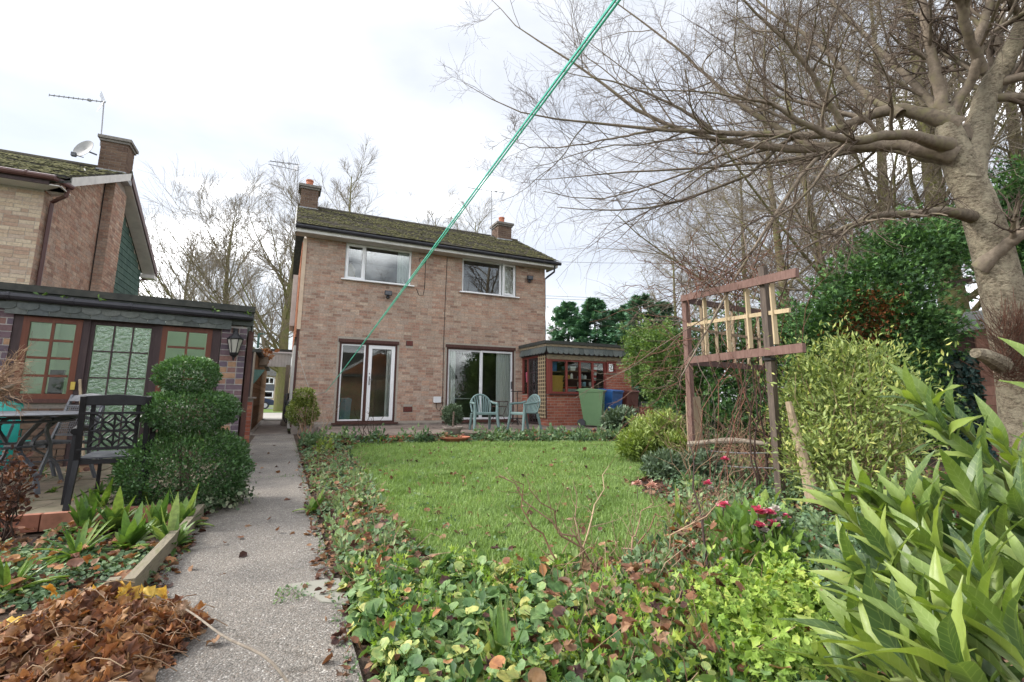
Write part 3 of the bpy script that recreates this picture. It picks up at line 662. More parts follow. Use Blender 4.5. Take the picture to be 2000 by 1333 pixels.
# ------------------------------------------------------------------ brick house
HX0, HX1, HY = 0.28, 8.36, 14.85
house = thing('brick_house', 'two storey buff brick house with mossy tiled roof and white windows', 'house', (HX0, HY, 0))
OPS = [(1.40, 3.10, 0.28, 2.74), (4.70, 7.12, 0.28, 2.75), (1.41, 3.43, 4.57, 5.72), (5.17, 7.18, 4.56, 5.74)]
ops = [(a - HX0, c - HX0, e, f) for a, c, e, f in OPS]
b = MB(); wall_face(b, (HX0, HY, 0), X_, -Y_, HX1 - HX0, 5.86, ops, 0.10)
b.quad((HX1, HY, 0), (HX1, 21.0, 0), (HX1, 21.0, 5.86), (HX1, HY, 5.86)); b.quad((HX0, 21, 0), (HX0, HY, 0), (HX0, HY, 5.86), (HX0, 21, 5.86)); b.quad((HX1, 21, 0), (HX0, 21, 0), (HX0, 21, 5.86), (HX1, 21, 5.86))
b.poly([(HX1, HY, 5.86), (HX1, 21.0, 5.86), (HX1, 17.72, 7.5)]); b.poly([(HX0, 21.0, 5.86), (HX0, HY, 5.86), (HX0, 17.72, 7.5)])
hwall = b.build('wall', M['mortar'], house)
b = MB(); b.box(HX0 - 0.01, HX1 + 0.01, HY - 0.03, HY + 0.02, 0.0, 0.27); b.build('plinth', M['old_concrete'], house)
fops = [(a - HX0, c - HX0, e, f) for a, c, e, f in OPS] + [(0, 99, 0, 0.27)]
for k in (0, 1): fops[k] = (fops[k][0] - 0.06, fops[k][1] + 0.06, fops[k][2] - 0.05, fops[k][3] + 0.03)
VENTS = [(3.36, 3.58, 2.64, 2.80), (3.36, 3.64, 0.60, 0.76), (6.9, 6.9, 0, 0)]
fops += [(a - HX0, c - HX0, e, f) for a, c, e, f in VENTS[:2]]
pieces('brick', 'brickwork', hwall, brick_items((HX0, HY, 0), X_, -Y_, HX1 - HX0, 5.74, fops, header=0.06), M['brick_buff'])
# side wall seen at a grazing angle
b = MB(); b.box(HX0 - 0.09, HX0 - 0.005, HY + 0.10, 20.95, 2.72, 5.62); b.build('upper_side_wall', M['mortar_dark'], house)
sw = [c for c in house.children if c.name.startswith('upper_side_wall')][0]
pieces('brick', 'brickwork', sw, brick_items((HX0 - 0.09, 20.95, 2.72), -Y_, -X_, 6.1, 2.9, header=0.1), M['brick_orange'], 60)
b = MB(); b.box(HX0 - 0.075, HX0 + 0.03, HY - 0.025, HY + 0.09, 2.95, 5.66); b.build('corner_strip', M['cream_trim'], house)
b = MB(); b.box(HX0 - 0.05, HX0 + 0.012, HY - 0.02, HY + 0.06, 0.2, 2.95); b.build('corner_board', M['brown_wood'], house)
b = MB(); b.box(HX0 - 0.26, HX0 - 0.1, 18.9, 20.6, 3.6, 5.5); b.build('side_bay_window', M['white_paint'], house)
b = MB(); b.box(HX0 - 0.10, HX0 - 0.01, 16.0, 17.1, 0.1, 2.6); b.box(HX0 - 0.10, HX0 - 0.01, 18.0, 18.6, 0.6, 2.6); b.build('side_door_frame', M['white_paint'], house)
# vents
for (a, c, e, f) in VENTS[:2]:
    b = MB(); b.box(a, c, HY - 0.012, HY + 0.03, e, f); v = b.build('air_vent', M['brown_pvc'], house)
    b = MB()
    for k in range(4): b.box(a + 0.02, c - 0.02, HY - 0.03, HY - 0.0125, e + 0.02 + k * 0.036, e + 0.036 + k * 0.036)
    b.build('louvre', M['red_wood'], v)
# roof
EY, EZ, RY, RZ = 14.34, 5.90, 17.72, 7.70
sl = np.array([0, RY - EY, RZ - EZ]); SL = np.linalg.norm(sl); sv = sl / SL
b = MB()
b.obox((-0.02, EY, EZ - 0.02), X_ * 8.64, sl, (0, 0.02, -0.03)); b.obox((-0.02, 2 * RY - EY, EZ - 0.02), X_ * 8.64, sl * np.array([1, -1, 1]), (0, -0.02, -0.03))
roof = b.build('roof', M['felt'], house)
pieces('tile', 'tiles', roof, tile_items((-0.03, EY - 0.03, EZ), X_, sv, 8.66, SL, 0.30, 0.235, 0.02), M['rooftile'])
V, F, r = moss_set((-0.02, EY - 0.03, EZ), X_, sv, 8.6, SL, 0.235, 8000, 0.030, bias=lambda x, y: 0.1 + 0.4 * (x > 0.3)); foliage('roof_moss', [(V, F, r)], M['moss'], roof, 'stuff')
b = MB()
for k in range(19): b.tube([(-0.02 + k * 0.455, RY, RZ + 0.035), (-0.02 + k * 0.455 + 0.447, RY, RZ + 0.035 + RNG.normal() * 0.004)], 0.085, 8)
b.build('ridge_tiles', M['rooftile'], roof)
b = MB(); b.box(-0.02, 8.60, EY + 0.06, EY + 0.085, 5.71, 5.885); b.build('fascia', M['white_paint'], house)
b = MB(); b.box(-0.0, 8.58, EY + 0.087, HY - 0.002, 5.72, 5.74); b.build('soffit', M['soffit'], house)
b = MB(); b.tube([(-0.03, EY - 0.0, 5.865), (8.74, EY - 0.0, 5.85)], 0.062, 10); g = b.build('gutter', M['black_pvc'], house)
b = MB()
for k in range(9): b.tube([(0.9 + k * 0.95, EY, 5.863), (0.93 + k * 0.95, EY, 5.863)], 0.07, 10)
b.build('gutter_bracket', M['black_pvc'], g)
b = MB(); b.prism([(8.58, EY + 0.03, 5.70), (8.58, HY + 0.3, 5.72), (8.58, HY + 0.3, 6.0), (8.58, EY + 0.03, 5.88)], (0.05, 0, 0)); b.build('box_end', M['soffit'], house)
b = MB(); b.tube([(8.52, EY + 0.06, 5.78), (8.52, EY + 0.10, 5.56), (8.46, HY - 0.02, 5.45), (8.43, HY + 0.14, 5.38), (8.43, HY + 0.14, 2.9)], 0.036, 8); b.build('downpipe', M['black_pvc'], house)
b = MB()
b.obox((8.60, EY + 0.02, EZ - 0.13), sl, (0.045, 0, 0), (0, 0, 0.13)); b.build('bargeboard', M['white_paint'], house)
b = MB(); b.obox((-0.06, EY + 0.02, EZ - 0.13), sl, (0.035, 0, 0), (0, 0, 0.14)); b.build('bargeboard', M['white_paint'], house)
def chimney(parent, x0, x1, y0, y1, z0, z1, pots, mat, pot_mat, capw=0.09):
    b = MB(); b.box(x0, x1, y0, y1, z0, z1); ch = b.build('chimney', M['mortar_dark'], parent)
    it = brick_items((x0, y0, z0), X_, -Y_, x1 - x0, z1 - z0) + brick_items((x0, y1, z0), -Y_, -X_, y1 - y0, z1 - z0) + brick_items((x1, y0, z0), Y_, X_, y1 - y0, z1 - z0)
    pieces('brick', 'brickwork', ch, it, mat, 0)
    b = MB(); b.box(x0 - capw, x1 + capw, y0 - capw, y1 + capw, z1, z1 + 0.085); b.box(x0 - capw / 2, x1 + capw / 2, y0 - capw / 2, y1 + capw / 2, z1 - 0.07, z1); b.build('cap', M['concrete_cap'], ch)
    b = MB(); b.box(x0 - 0.03, x1 + 0.03, y0 - 0.03, y1 + 0.03, z0 - 0.02, z0 + 0.14); b.build('flashing', M['lead'], ch)
    for (px, py, h) in pots:
        b = MB(); b.lathe([(0.125, 0), (0.115, 0.03), (0.115, h - 0.05), (0.13, h - 0.045), (0.13, h), (0.09, h), (0.09, h - 0.1)], 16, (px, py, z1 + 0.085)); autosmooth(b.build('chimney_pot', pot_mat, ch))
    return ch
chimney(house, 0.05, 0.60, 17.25, 17.85, 7.40, 8.28, [(0.30, 17.5, 0.28)], M['brick_brown'], M['terracotta'])
chimney(house, 7.52, 8.12, 17.25, 17.9, 7.42, 8.18, [(7.78, 17.5, 0.30)], M['brick_brown'], M['terracotta'])

def upvc_window(parent, x0, x1, z0, z1, y, split, opener, left_opener):
    """white casement: split = x of the mullion"""
    b = MB(); frame_rect(b, x0, x1, z0, z1, y, y + 0.06, 0.055); b.box(split - 0.035, split + 0.035, y + 0.002, y + 0.058, z0 + 0.055, z1 - 0.055)
    w = b.build('window', M['white_pvc'], parent, bevel=0.006)
    a, c = (x0, split) if left_opener else (split, x1)
    p, q = (split, x1) if left_opener else (x0, split)
    b = MB(); b.box(p + 0.05, q - 0.05, y + 0.03, y + 0.036, z0 + 0.05, z1 - 0.05); b.build('pane', M['glass_up'], w)
    sash = MB()
    if opener:      # opened a hand's breadth, hinged at the far right
        ang = rad(9); hx, hz = c - 0.03, y + 0.0
        u = np.array([-math.cos(ang), -math.sin(ang), 0]); n = np.array([math.sin(ang), -math.cos(ang), 0]); W = (c - a) - 0.06
        o = np.array([hx, hz, z0 + 0.03]); H = z1 - z0 - 0.06; t = 0.07
        for (s0, s1, e0, e1) in ((0, t, 0, H), (W - t, W, 0, H), (t, W - t, 0, t), (t, W - t, H - t, H)):
            sash.obox(o + u * s0 + Z_ * e0, n * 0.05, u * (s1 - s0), Z_ * (e1 - e0))
        so = sash.build('sash', M['white_pvc'], w, bevel=0.005)
        g = MB(); g.obox(o + u * t + Z_ * t + n * 0.02, n * 0.006, u * (W - 2 * t), Z_ * (H - 2 * t)); g.build('pane', M['glass_up'], w)
        d = MB(); d.box(a + 0.04, c - 0.04, y + 0.05, y + 0.058, z0 + 0.04, z1 - 0.04)
    else:
        frame_rect(sash, a + 0.02, c - 0.02 + 0.012, z0 + 0.02, z1 - 0.02, y - 0.02, y - 0.001, 0.075); sash.build('sash', M['white_pvc'], w, bevel=0.005)
        g = MB(); g.box(a + 0.09, c - 0.08, y + 0.02, y + 0.026, z0 + 0.09, z1 - 0.09); g.build('pane', M['glass_up'], w)
    b = MB(); b.box(x0 - 0.1, x1 + 0.1, y - 0.16, y + 0.0, z0 - 0.035, z0 + 0.004); b.build('sill', M['white_pvc'], w, bevel=0.006)
    return w
upvc_window(house, 1.41, 3.43, 4.57, 5.72, HY + 0.045, 1.98, False, True)
upvc_window(house, 5.17, 7.18, 4.56, 5.74, HY + 0.045, 6.60, True, False)
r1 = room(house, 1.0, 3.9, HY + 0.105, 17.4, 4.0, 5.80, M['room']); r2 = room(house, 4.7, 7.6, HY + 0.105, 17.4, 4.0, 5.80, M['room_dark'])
b = MB(); curtain_bm(b, 3.02, 3.42, HY + 0.16, 4.45, 5.75); b.build('curtain', M['curtain'], house)
b = MB(); curtain_bm(b, 6.66, 7.18, HY + 0.16, 4.45, 5.75); b.build('curtain', M['curtain'], house)
b = MB(); b.box(1.48, 1.78, HY + 0.55, HY + 0.8, 4.5, 5.05); b.prism([(1.48, HY + 0.55, 5.05), (1.78, HY + 0.55, 5.05), (1.63, HY + 0.55, 5.25)], (0, 0.25, 0)); b.build('headboard', M['cream_trim'], house)
# left patio door
b = MB()
frame_rect(b, 1.40, 3.10, 0.29, 2.66, HY - 0.005, HY + 0.09, 0.055); b.box(2.16, 2.24, HY - 0.0, HY + 0.088, 0.345, 2.6); b.box(1.36, 3.14, HY - 0.05, HY + 0.05, 2.655, 2.75)
dl = b.build('patio_door', M['brown_wood'], house)
b = MB(); b.box(1.30, 3.20, HY - 0.10, HY + 0.05, 0.255, 0.30); b.build('threshold', M['brown_wood'], dl)
b = MB(); frame_rect(b, 1.46, 2.155, 0.35, 2.60, HY + 0.02, HY + 0.06, 0.04); b.build('side_light_frame', M['white_pvc'], dl, bevel=0.004)
b = MB(); b.box(1.495, 2.12, HY + 0.036, HY + 0.042, 0.385, 2.565); b.build('pane', M['glass'], dl)
b = MB(); frame_rect(b, 2.245, 3.04, 0.35, 2.60, HY + 0.005, HY + 0.06, 0.105); b.build('door_leaf', M['white_pvc'], dl, bevel=0.006)
b = MB(); b.box(2.34, 2.945, HY + 0.036, HY + 0.042, 0.45, 2.50); b.build('pane', M['glass'], dl)
b = MB(); b.box(2.285, 2.315, HY - 0.02, HY + 0.004, 1.40, 1.66); b.box(2.285, 2.40, HY - 0.05, HY - 0.03, 1.56, 1.58); b.box(2.292, 2.308, HY - 0.05, HY - 0.021, 1.56, 1.58); b.box(2.285, 2.31, HY - 0.012, HY + 0.004, 1.72, 1.76); b.build('handle', M['aerial'], dl)
room(house, 0.6, 3.9, HY + 0.105, 17.2, 0.28, 2.72, M['room'])
b = MB(); curtain_bm(b, 2.85, 3.1, HY + 0.35, 0.3, 2.66, 10, 0.02); b.build('curtain', M['curtain'], house)
b = MB(); b.lathe([(0.17, 0.0), (0.20, 0.62), (0.21, 0.64), (0.21, 0.70), (0.12, 0.74)], 4, (1.68, HY + 0.42, 0.28)); tag(b.build('waste_bin', M['bin_inner']), 'pale blue square bin standing inside the left patio door', 'bin')
# right sliding door
b = MB(); frame_rect(b, 4.70, 7.12, 0.29, 2.67, HY - 0.005, HY + 0.09, 0.05); b.box(4.66, 7.16, HY - 0.05, HY + 0.05, 2.665, 2.76); dr = b.build('patio_door', M['brown_wood'], house)
b = MB(); b.box(4.60, 7.2, HY - 0.10, HY + 0.05, 0.255, 0.30); b.build('threshold', M['brown_wood'], dr)
b = MB(); frame_rect(b, 4.755, 5.93, 0.345, 2.615, HY + 0.042, HY + 0.075, 0.06); b.build('sliding_panel', M['alu'], dr, bevel=0.004)
b = MB(); frame_rect(b, 5.90, 7.065, 0.345, 2.615, HY + 0.008, HY + 0.04, 0.065); b.build('sliding_panel', M['alu'], dr, bevel=0.004)
b = MB(); b.box(4.80, 5.89, HY + 0.055, HY + 0.061, 0.39, 2.57); b.build('pane', M['glass'], dr)
b = MB(); b.box(5.95, 7.01, HY + 0.02, HY + 0.026, 0.40, 2.56); b.build('pane', M['glass'], dr)
b = MB(); b.box(7.015, 7.045, HY - 0.02, HY + 0.008, 1.35, 1.6); b.build('handle', M['black_pvc'], dr)
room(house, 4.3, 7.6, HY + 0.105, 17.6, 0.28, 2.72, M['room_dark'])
b = MB(); curtain_bm(b, 4.74, 5.05, HY + 0.15, 0.3, 2.66, 12); b.build('curtain', M['curtain'], house)
b = MB(); curtain_bm(b, 6.52, 7.08, HY + 0.15, 0.3, 2.66, 20); b.build('curtain', M['curtain'], house)
t = thing('dining_table', 'round table with pale cloth seen through the sliding door', 'table', (5.45, HY + 1.25, 0.28))
b = MB(); b.lathe([(0.55, 0.72), (0.56, 0.75), (0.0, 0.76)], 24); b.build('table_top', M['curtain'], t, True)
b = MB(); b.lathe([(0.2, 0), (0.05, 0.06), (0.04, 0.72)], 12); b.build('pedestal', M['brown_wood'], t, True)
b = MB(); b.tube([(5.6, HY + 0.9, 2.75 - 0.03), (5.6, HY + 0.9, 2.5)], 0.008, 6); b.lathe([(0.03, 0.2), (0.16, 0.0), (0.15, 0.0), (0.028, 0.19)], 16, (5.6, HY + 0.9, 2.3)); tag(b.build('pendant_lamp', M['curtain']), 'small pendant lamp hanging behind the sliding door', 'lamp')
# cables and boxes on the wall
b = MB(); b.tube([(4.62, HY - 0.012, 5.70), (4.60, HY - 0.012, 4.6), (4.58, HY - 0.012, 2.9), (4.60, HY - 0.012, 0.8), (4.50, HY - 0.012, 0.62), (4.40, HY - 0.012, 0.72), (4.40, HY - 0.012, 0.88)], 0.010, 5); b.build('wall_cable', M['black_cable'], house)
cc = [(3.78, HY - 0.012, 5.35)] + [(3.78 + 0.11 * math.sin(a) , HY - 0.014, 5.45 - 0.1 * math.cos(a)) for a in np.linspace(0, 5.2, 10)]
b = MB(); b.tube([(3.62, HY - 0.012, 4.50), (3.72, HY - 0.012, 4.28), (3.85, HY - 0.012, 4.30), (3.89, HY - 0.012, 4.6), (3.89, HY - 0.012, 5.45)], 0.009, 5); b.tube(cc, 0.009, 5); b.build('aerial_cable', M['black_cable'], house)
b = MB(); b.box(4.29, 4.53, HY - 0.10, HY - 0.008, 0.88, 1.07); b.build('socket_box', M['alu'], house, bevel=0.012)

def floodlight(x, z, label, tilt=0.0):
    t = thing('floodlight', label, 'light', (x, HY - 0.01, z), 0, 'floodlights on the brick house')
    b = MB(); b.box(-0.11, 0.11, -0.16, -0.08, -0.04, 0.11); b.build('lamp_housing', M['black_pvc'], t, True, bevel=0.012)
    b = MB(); b.box(-0.09, 0.09, -0.168, -0.161, -0.02, 0.09); b.build('lens', M['grey_metal'], t, True)
    b = MB(); b.bar((0, -0.02, -0.05), (0, -0.11, -0.045), 0.05, 0.03); b.lathe([(0.05, -0.12), (0.06, -0.07), (0.03, -0.04)], 10, (0, -0.07, 0)); b.build('sensor', M['black_pvc'], t, True)
floodlight(2.72, 4.20, 'small dark floodlight below the left upstairs window')
floodlight(7.68, 5.27, 'dark floodlight on the wall right of the open upstairs window')

def yagi(name_label, base, top, boom_a, boom_b, nel, el=0.16, upright=False, group='television aerials'):
    t = thing('tv_aerial', name_label, 'aerial', base, 0, group)
    b = MB(); b.tube([base, top], 0.016, 6); b.build('mast', M['aerial'], t)
    b = MB(); b.tube([boom_a, boom_b], 0.014, 6); b.build('boom', M['aerial'], t)
    A, B = np.asarray(boom_a, float), np.asarray(boom_b, float); d = (B - A) / np.linalg.norm(B - A)
    side = np.array([0, 0, 1.0]) if upright else np.cross(d, Z_); b = MB()
    for k in range(nel):
        p = A + (B - A) * k / (nel - 1); b.tube([p - side * el * 0.5, p + side * el * 0.5], 0.006, 4)
    b.build('elements', M['aerial'], t)
    b = MB(); s2 = np.cross(d, Z_)
    for sg in (1, -1):
        for off in (-0.12, 0, 0.12): b.tube([B - d * 0.03 + s2 * off, B + d * 0.02 * 1 + Z_ * sg * 0.26 - d * 0.16 + s2 * off], 0.007, 4)
    b.box(*(x for i in range(3) for x in (B[i] - d[i] * 0.35 - 0.03, B[i] - d[i] * 0.35 + 0.03))); b.build('reflector', M['aerial'], t)
yagi('tall thin aerial beside the left chimney of the brick house', onY(577, 412, 17.5), onY(583, 322, 17.5), onY(527, 315, 17.0), onY(583, 322, 17.5), 8, 0.2)
_t = [o for o in bpy.data.objects if o.name == 'tv_aerial'][0]
b = MB(); b.tube([onY(524, 321, 17.0), onY(583, 334, 17.5)], 0.012, 5); b.build('lower_boom', M['aerial'], _t)
yagi('aerial on a tall mast beside the right chimney of the brick house', onY(960, 462, 17.5), onY(960, 374, 17.5), onY(915, 367, 17.9), onY(985, 377, 17.3), 9, 0.2)
_t = [o for o in bpy.data.objects if o.name.startswith('tv_aerial')][-1]
b = MB()
for yy in (0.12, 0.45): b.bar((7.24, 17.5, 7.55 + yy), (7.53, 17.5, 7.55 + yy), 0.02, 0.02)
b.build('bracket', M['aerial'], _t)

# ------------------------------------------------------------------ neighbouring house on the left
NX, NY, NB, NRY, NEZ, NRZ = -4.93, 13.0, 20.5, 16.75, 5.37, 7.42
nb = thing('neighbour_house', 'neighbouring cream brick house with mossy roof and green tiled gable', 'house', (NX, NY, 0))
b = MB(); wall_face(b, (-15, NY, 0), X_, -Y_, 15 + NX, 5.6, [], 0.1)
b.poly([(NX, NY, 0), (NX, NB, 0), (NX, NB, 5.5), (NX, NRY, NRZ - 0.1), (NX, NY, 5.5)]); b.quad((NX, NB, 0), (-15, NB, 0), (-15, NB, 5.5), (NX, NB, 5.5))
nwall = b.build('wall', M['mortar'], nb)
it = brick_items((-9.0, NY, 2.0), X_, -Y_, 9 + NX, 3.38, header=0.12)
it = [i for i in it if i[0][0] > -8.2]
def under(y, z): return z + 2.0 < 5.45 + (0.5 * (y) if y < NRY - NY else 0.5 * (2 * (NRY - NY) - y)) and z > 0.2
it2 = brick_items((NX, NY, 2.0), Y_, X_, 3.35, 5.2, keep=under, header=0.12)
pieces('brick', 'brickwork', nwall, it, M['brick_cream'], 300)
b = MB()
for (o, u, v, w) in it2: b.cr = RNG.random(); b.obox(o, u, v, w)
b.build('side_brickwork', M['brick_buff'], nwall, local=True, kind='stuff')
# projecting brick pier
b = MB(); b.prism([(NX + 0.001, 16.22, 0), (NX + 0.001, 17.28, 0), (NX + 0.001, 17.28, 7.0), (NX + 0.001, 16.75, 7.30), (NX + 0.001, 16.22, 7.0)], (0.22, 0, 0)); pier = b.build('flue_pier', M['mortar_dark'], nb)
it = brick_items((NX + 0.221, 16.22, 2.0), Y_, X_, 1.06, 5.0, header=0.1) + brick_items((NX, 16.22, 2.0), X_, -Y_, 0.22, 5.0)
b = MB()
for (o, u, v, w) in it: b.cr = RNG.random(); b.obox(o, u, v, w)
b.build('brickwork', M['brick_buff'], pier, kind='stuff', local=True)
b = MB(); b.tube([(NX + 0.03, 16.12, 2.0), (NX + 0.03, 16.12, 7.0)], 0.014, 5); b.build('wall_cable', M['black_cable'], nb); b = MB(); b.tube([(NX + 0.05, NY + 0.22, 5.0), (NX + 0.05, NY + 0.35, 4.2), (NX + 0.05, NY + 0.25, 2.0)], 0.012, 5); b.build('wall_cable', M['black_cable'], nb)
# tile hanging
it = []
for r in range(26):
    z0 = 2.0 + r * 0.19; y = 17.30 + (0.09 if r % 2 else 0)
    while y < NB - 0.02:
        if z0 + 0.2 < 5.5 + 0.5 * (NB - y - 0.1): it.append(((NX + 0.012, y, z0), Y_ * 0.172, Z_ * 0.205 - X_ * 0.018, X_ * 0.022))
        y += 0.18
pieces('hanging_tile', 'hanging_tiles', nwall, it, M['green_tile'], 0)
# roof, verge, gutter
nsl = np.array([0, NRY - (NY - 0.42), NRZ + 0.05 - 5.50]); nSL = np.linalg.norm(nsl); nsv = nsl / nSL
NVX = NX + 0.42
b = MB(); o = np.array([-15, NY - 0.42, 5.48]); b.obox(o, X_ * (15 + NVX), nsl, (0, 0.02, -0.04)); b.obox(o * np.array([1, 0, 1]) + Y_ * (2 * NRY - NY + 0.42), X_ * (15 + NVX), nsl * np.array([1, -1, 1]), (0, -0.02, -0.04))
nroof = b.build('roof', M['felt'], nb)
its = tile_items((NVX - 5.4, NY - 0.45, 5.50), X_, nsv, 5.4, nSL, 0.28, 0.22, 0.022)
pieces('tile', 'tiles', nroof, its, M['rooftile_moss'], 300)
its = tile_items((NVX, 2 * NRY - NY + 0.45, 5.50), -X_, nsv * np.array([1, -1, 1]), 1.2, nSL, 0.28, 0.22, 0.022); pieces('rear_tile', 'rear_tiles', nroof, its, M['rooftile'], 0)
V, F, r = moss_set((NVX - 5.4, NY - 0.45, 5.50), X_, nsv, 5.35, nSL, 0.22, 5500, 0.034, bias=lambda x, y: 1.6 * y - 1.0 + 0.5 * (x < 0.75)); foliage('roof_moss', [(V, F, r)], M['moss'], nroof, 'stuff')
b = MB(); b.tube([(-12, NRY, NRZ + 0.09), (NVX, NRY, NRZ + 0.09)], 0.09, 8); b.build('ridge_tiles', M['rooftile'], nroof)
fd = np.array([0, 1, nsl[2] / nsl[1]])
b = MB(); b.obox((NVX - 0.02, NY - 0.05, 5.51), fd * 3.72, (0.03, 0, 0), (0, 0, 0.21)); b.build('bargeboard', M['white_paint'], nb)
b = MB(); b.obox((NVX - 0.02, 2 * NRY - NY + 0.42, 5.36), fd * np.array([1, -1, 1]) * 4.1, (0.03, 0, 0), (0, 0, 0.22)); b.build('bargeboard', M['brown_pvc'], nb)
b = MB(); b.obox((NX + 0.03, 2 * NRY - NY + 0.38, 5.34), fd * np.array([1, -1, 1]) * 4.0, (0.36, 0, 0), (0, 0, 0.02)); b.box(NX + 0.03, NVX + 0.01, NB + 0.02, NB + 0.42, 5.20, 5.33); b.build('verge_soffit', M['white_paint'], nb)
b = MB(); b.box(-15, NX + 0.36, NY - 0.40, NY - 0.005, 5.36, 5.38); b.prism([(NX + 0.005, NY - 0.0, 5.36), (NVX - 0.03, NY - 0.38, 5.36), (NVX - 0.03, NY + 0.1, 5.36), (NX + 0.005, NY + 0.35, 5.36)], (0, 0, 0.02)); b.build('soffit', M['white_paint'], nb)
b = MB(); b.box(-15, NX + 0.2, NY - 0.425, NY - 0.402, 5.36, 5.52); b.build('fascia', M['dark_wood'], nb)
b = MB(); p0, p1, p2 = (-13, NY - 0.47, 5.52), (NX + 0.30, NY - 0.47, 5.505), (NVX + 0.02, NY - 0.05, 5.49); b.tube([p0, p1, p2], 0.062, 10); ng = b.build('gutter', M['brown_pvc'], nb)
b = MB()
for xx in (-8.2, -7.1, -6.1, -5.1): b.tube([(xx, NY - 0.47, 5.515), (xx + 0.03, NY - 0.47, 5.515)], 0.071, 10)
b.build('gutter_bracket', M['brown_pvc'], ng)
b = MB(); b.tube([(NVX - 0.02, NY - 0.08, 5.45), (NVX - 0.05, NY - 0.06, 5.28), (NX + 0.08, NY + 0.18, 5.18), (NX + 0.07, NY + 0.2, 5.05), (NX + 0.07, NY + 0.2, 1.5)], 0.042, 8); b.build('downpipe', M['brown_pvc'], nb)
b = MB(); b.tube([(NVX + 0.0, NB + 0.38, 5.36), (NVX - 0.3, NB + 0.3, 5.2), (NX - 0.02, NB + 0.12, 5.1), (NX - 0.02, NB + 0.10, 2.0)], 0.045, 8); b.build('downpipe', M['brown_pvc'], nb)
b = MB(); b.tube([onY(165, 330, 15.0), onY(168, 338, 14.7), onY(173, 345, 14.2), onY(175, 350, 14.0)], 0.014, 5); b.build('roof_cable', M['cord'], nb)
nch = chimney(nb, -5.16, -4.55, 16.25, 16.85, 7.18, 8.22, [], M['brick_brown'], M['terracotta'], 0.08)
b = MB(); b.lathe([(0.14, 0), (0.15, 0.1), (0.05, 0.12)], 14, (-4.85, 16.55, 8.30)); b.build('chimney_cowl', M['concrete_cap'], nch)
yagi('long aerial on the neighbouring chimney seen against the white sky', onY(196, 285, 16.3), onY(203, 199, 16.3), onY(96, 186, 15.9), onY(206, 200, 16.3), 13, 0.16)
# satellite dish
M['dish_grey'] = surf('dish_grey', [(0.20, 0.20, 0.20), (0.30, 0.30, 0.30)], 6, 0.6, 0)
D0 = onY(167, 294, 16.2)
t = thing('satellite_dish', 'pale grey satellite dish on the neighbouring chimney', 'dish', D0)
b = MB(); b.lathe([(0.0, 0.0), (0.12, 0.012), (0.22, 0.04), (0.29, 0.07), (0.285, 0.078), (0.21, 0.05), (0.0, 0.012)], 24); o = b.build('dish', M['dish_grey'], t, True); autosmooth(o)
o.rotation_euler = Vector((-0.50, -0.82, 0.28)).to_track_quat('Z', 'Y').to_euler(); o.scale = (1, 1, 1)
b = MB(); b.tube([onY(163, 308, 16.1) - D0, onY(146, 303, 15.9) - D0], 0.012, 6); b.box(*(v for i in range(3) for v in ((onY(144, 302, 15.9) - D0)[i] - 0.05, (onY(144, 302, 15.9) - D0)[i] + 0.05))); b.build('receiver_arm', M['grey_metal'], t, True)
b = MB(); b.tube([(0.05, 0.05, 0), onY(189, 303, 16.25) - D0], 0.022, 6); b.build('wall_bracket', M['grey_metal'], t, True)

# ------------------------------------------------------------------ garden hut on the left
_a = rad(8); HU = np.array([-math.cos(_a), -math.sin(_a), 0]); HN = np.array([-math.sin(_a), math.cos(_a), 0]); H0 = np.array([-0.5, 8.4, 0.0])
def hp(s, d, z): return H0 + HU * s + HN * d + Z_ * z
def hbox(b, s0, s1, d0, d1, z0, z1): b.obox(hp(s0, d0, z0), HN * (d1 - d0), HU * (s1 - s0), Z_ * (z1 - z0))
hut = thing('garden_hut', 'flat roofed brick garden hut with brown glazed doors and slate fringe', 'hut', hp(0, 0, 0))
def hut_bricks(s0, s1, z0, z1, mat, parent, hdr=0.35):
    return brick_items(hp(s1, 0, z0), -HU, -HN, s1 - s0, z1 - z0, course=0.086, blen=0.235, joint=0.012, proud=0.008, header=hdr)
TZ = 0.12
b = MB(); hbox(b, 0.08, 0.41, 0.0, 0.22, 0, 2.08); pr = b.build('brick_pier', M['mortar_pale'], hut); pieces('brick', 'brickwork', pr, hut_bricks(0.08, 0.41, 0.0, 2.07, 0, pr, 0.5), M['brick_purple'])
b = MB(); hbox(b, 2.66, 4.4, 0.0, 0.22, 0, 2.2); pl = b.build('brick_pier', M['mortar_pale'], hut); pieces('brick', 'brickwork', pl, hut_bricks(2.66, 3.3, 0.0, 2.18, 0, pl, 0.5), M['brick_purple'])
b = MB(); hbox(b, 1.98, 2.655, 0.02, 0.22, 0, 0.92); hbox(b, 0.43, 1.15, 0.02, 0.22, 0, 0.92); dw = b.build('low_wall', M['mortar_dark'], hut)
pieces('brick', 'brickwork', dw, hut_bricks(1.99, 2.65, 0.0, 0.9, 0, dw, 0.1) + hut_bricks(0.44, 1.14, 0.0, 0.9, 0, dw, 0.1), M['brick_brown'])
b = MB(); hbox(b, 1.96, 2.655, -0.03, 0.06, 0.92, 0.97); hbox(b, 0.43, 1.15, -0.03, 0.06, 0.92, 0.97); b.build('sill', M['brown_wood'], hut)
b = MB()
for (s0, s1) in ((2.57, 2.655), (1.92, 2.0), (1.14, 1.22), (0.42, 0.53)): hbox(b, s0, s1, 0.005, 0.12, 0.0, 2.06)
hbox(b, 0.53, 2.57, 0.007, 0.12, 2.01, 2.06); b.build('frame_posts', M['dark_wood'], hut)
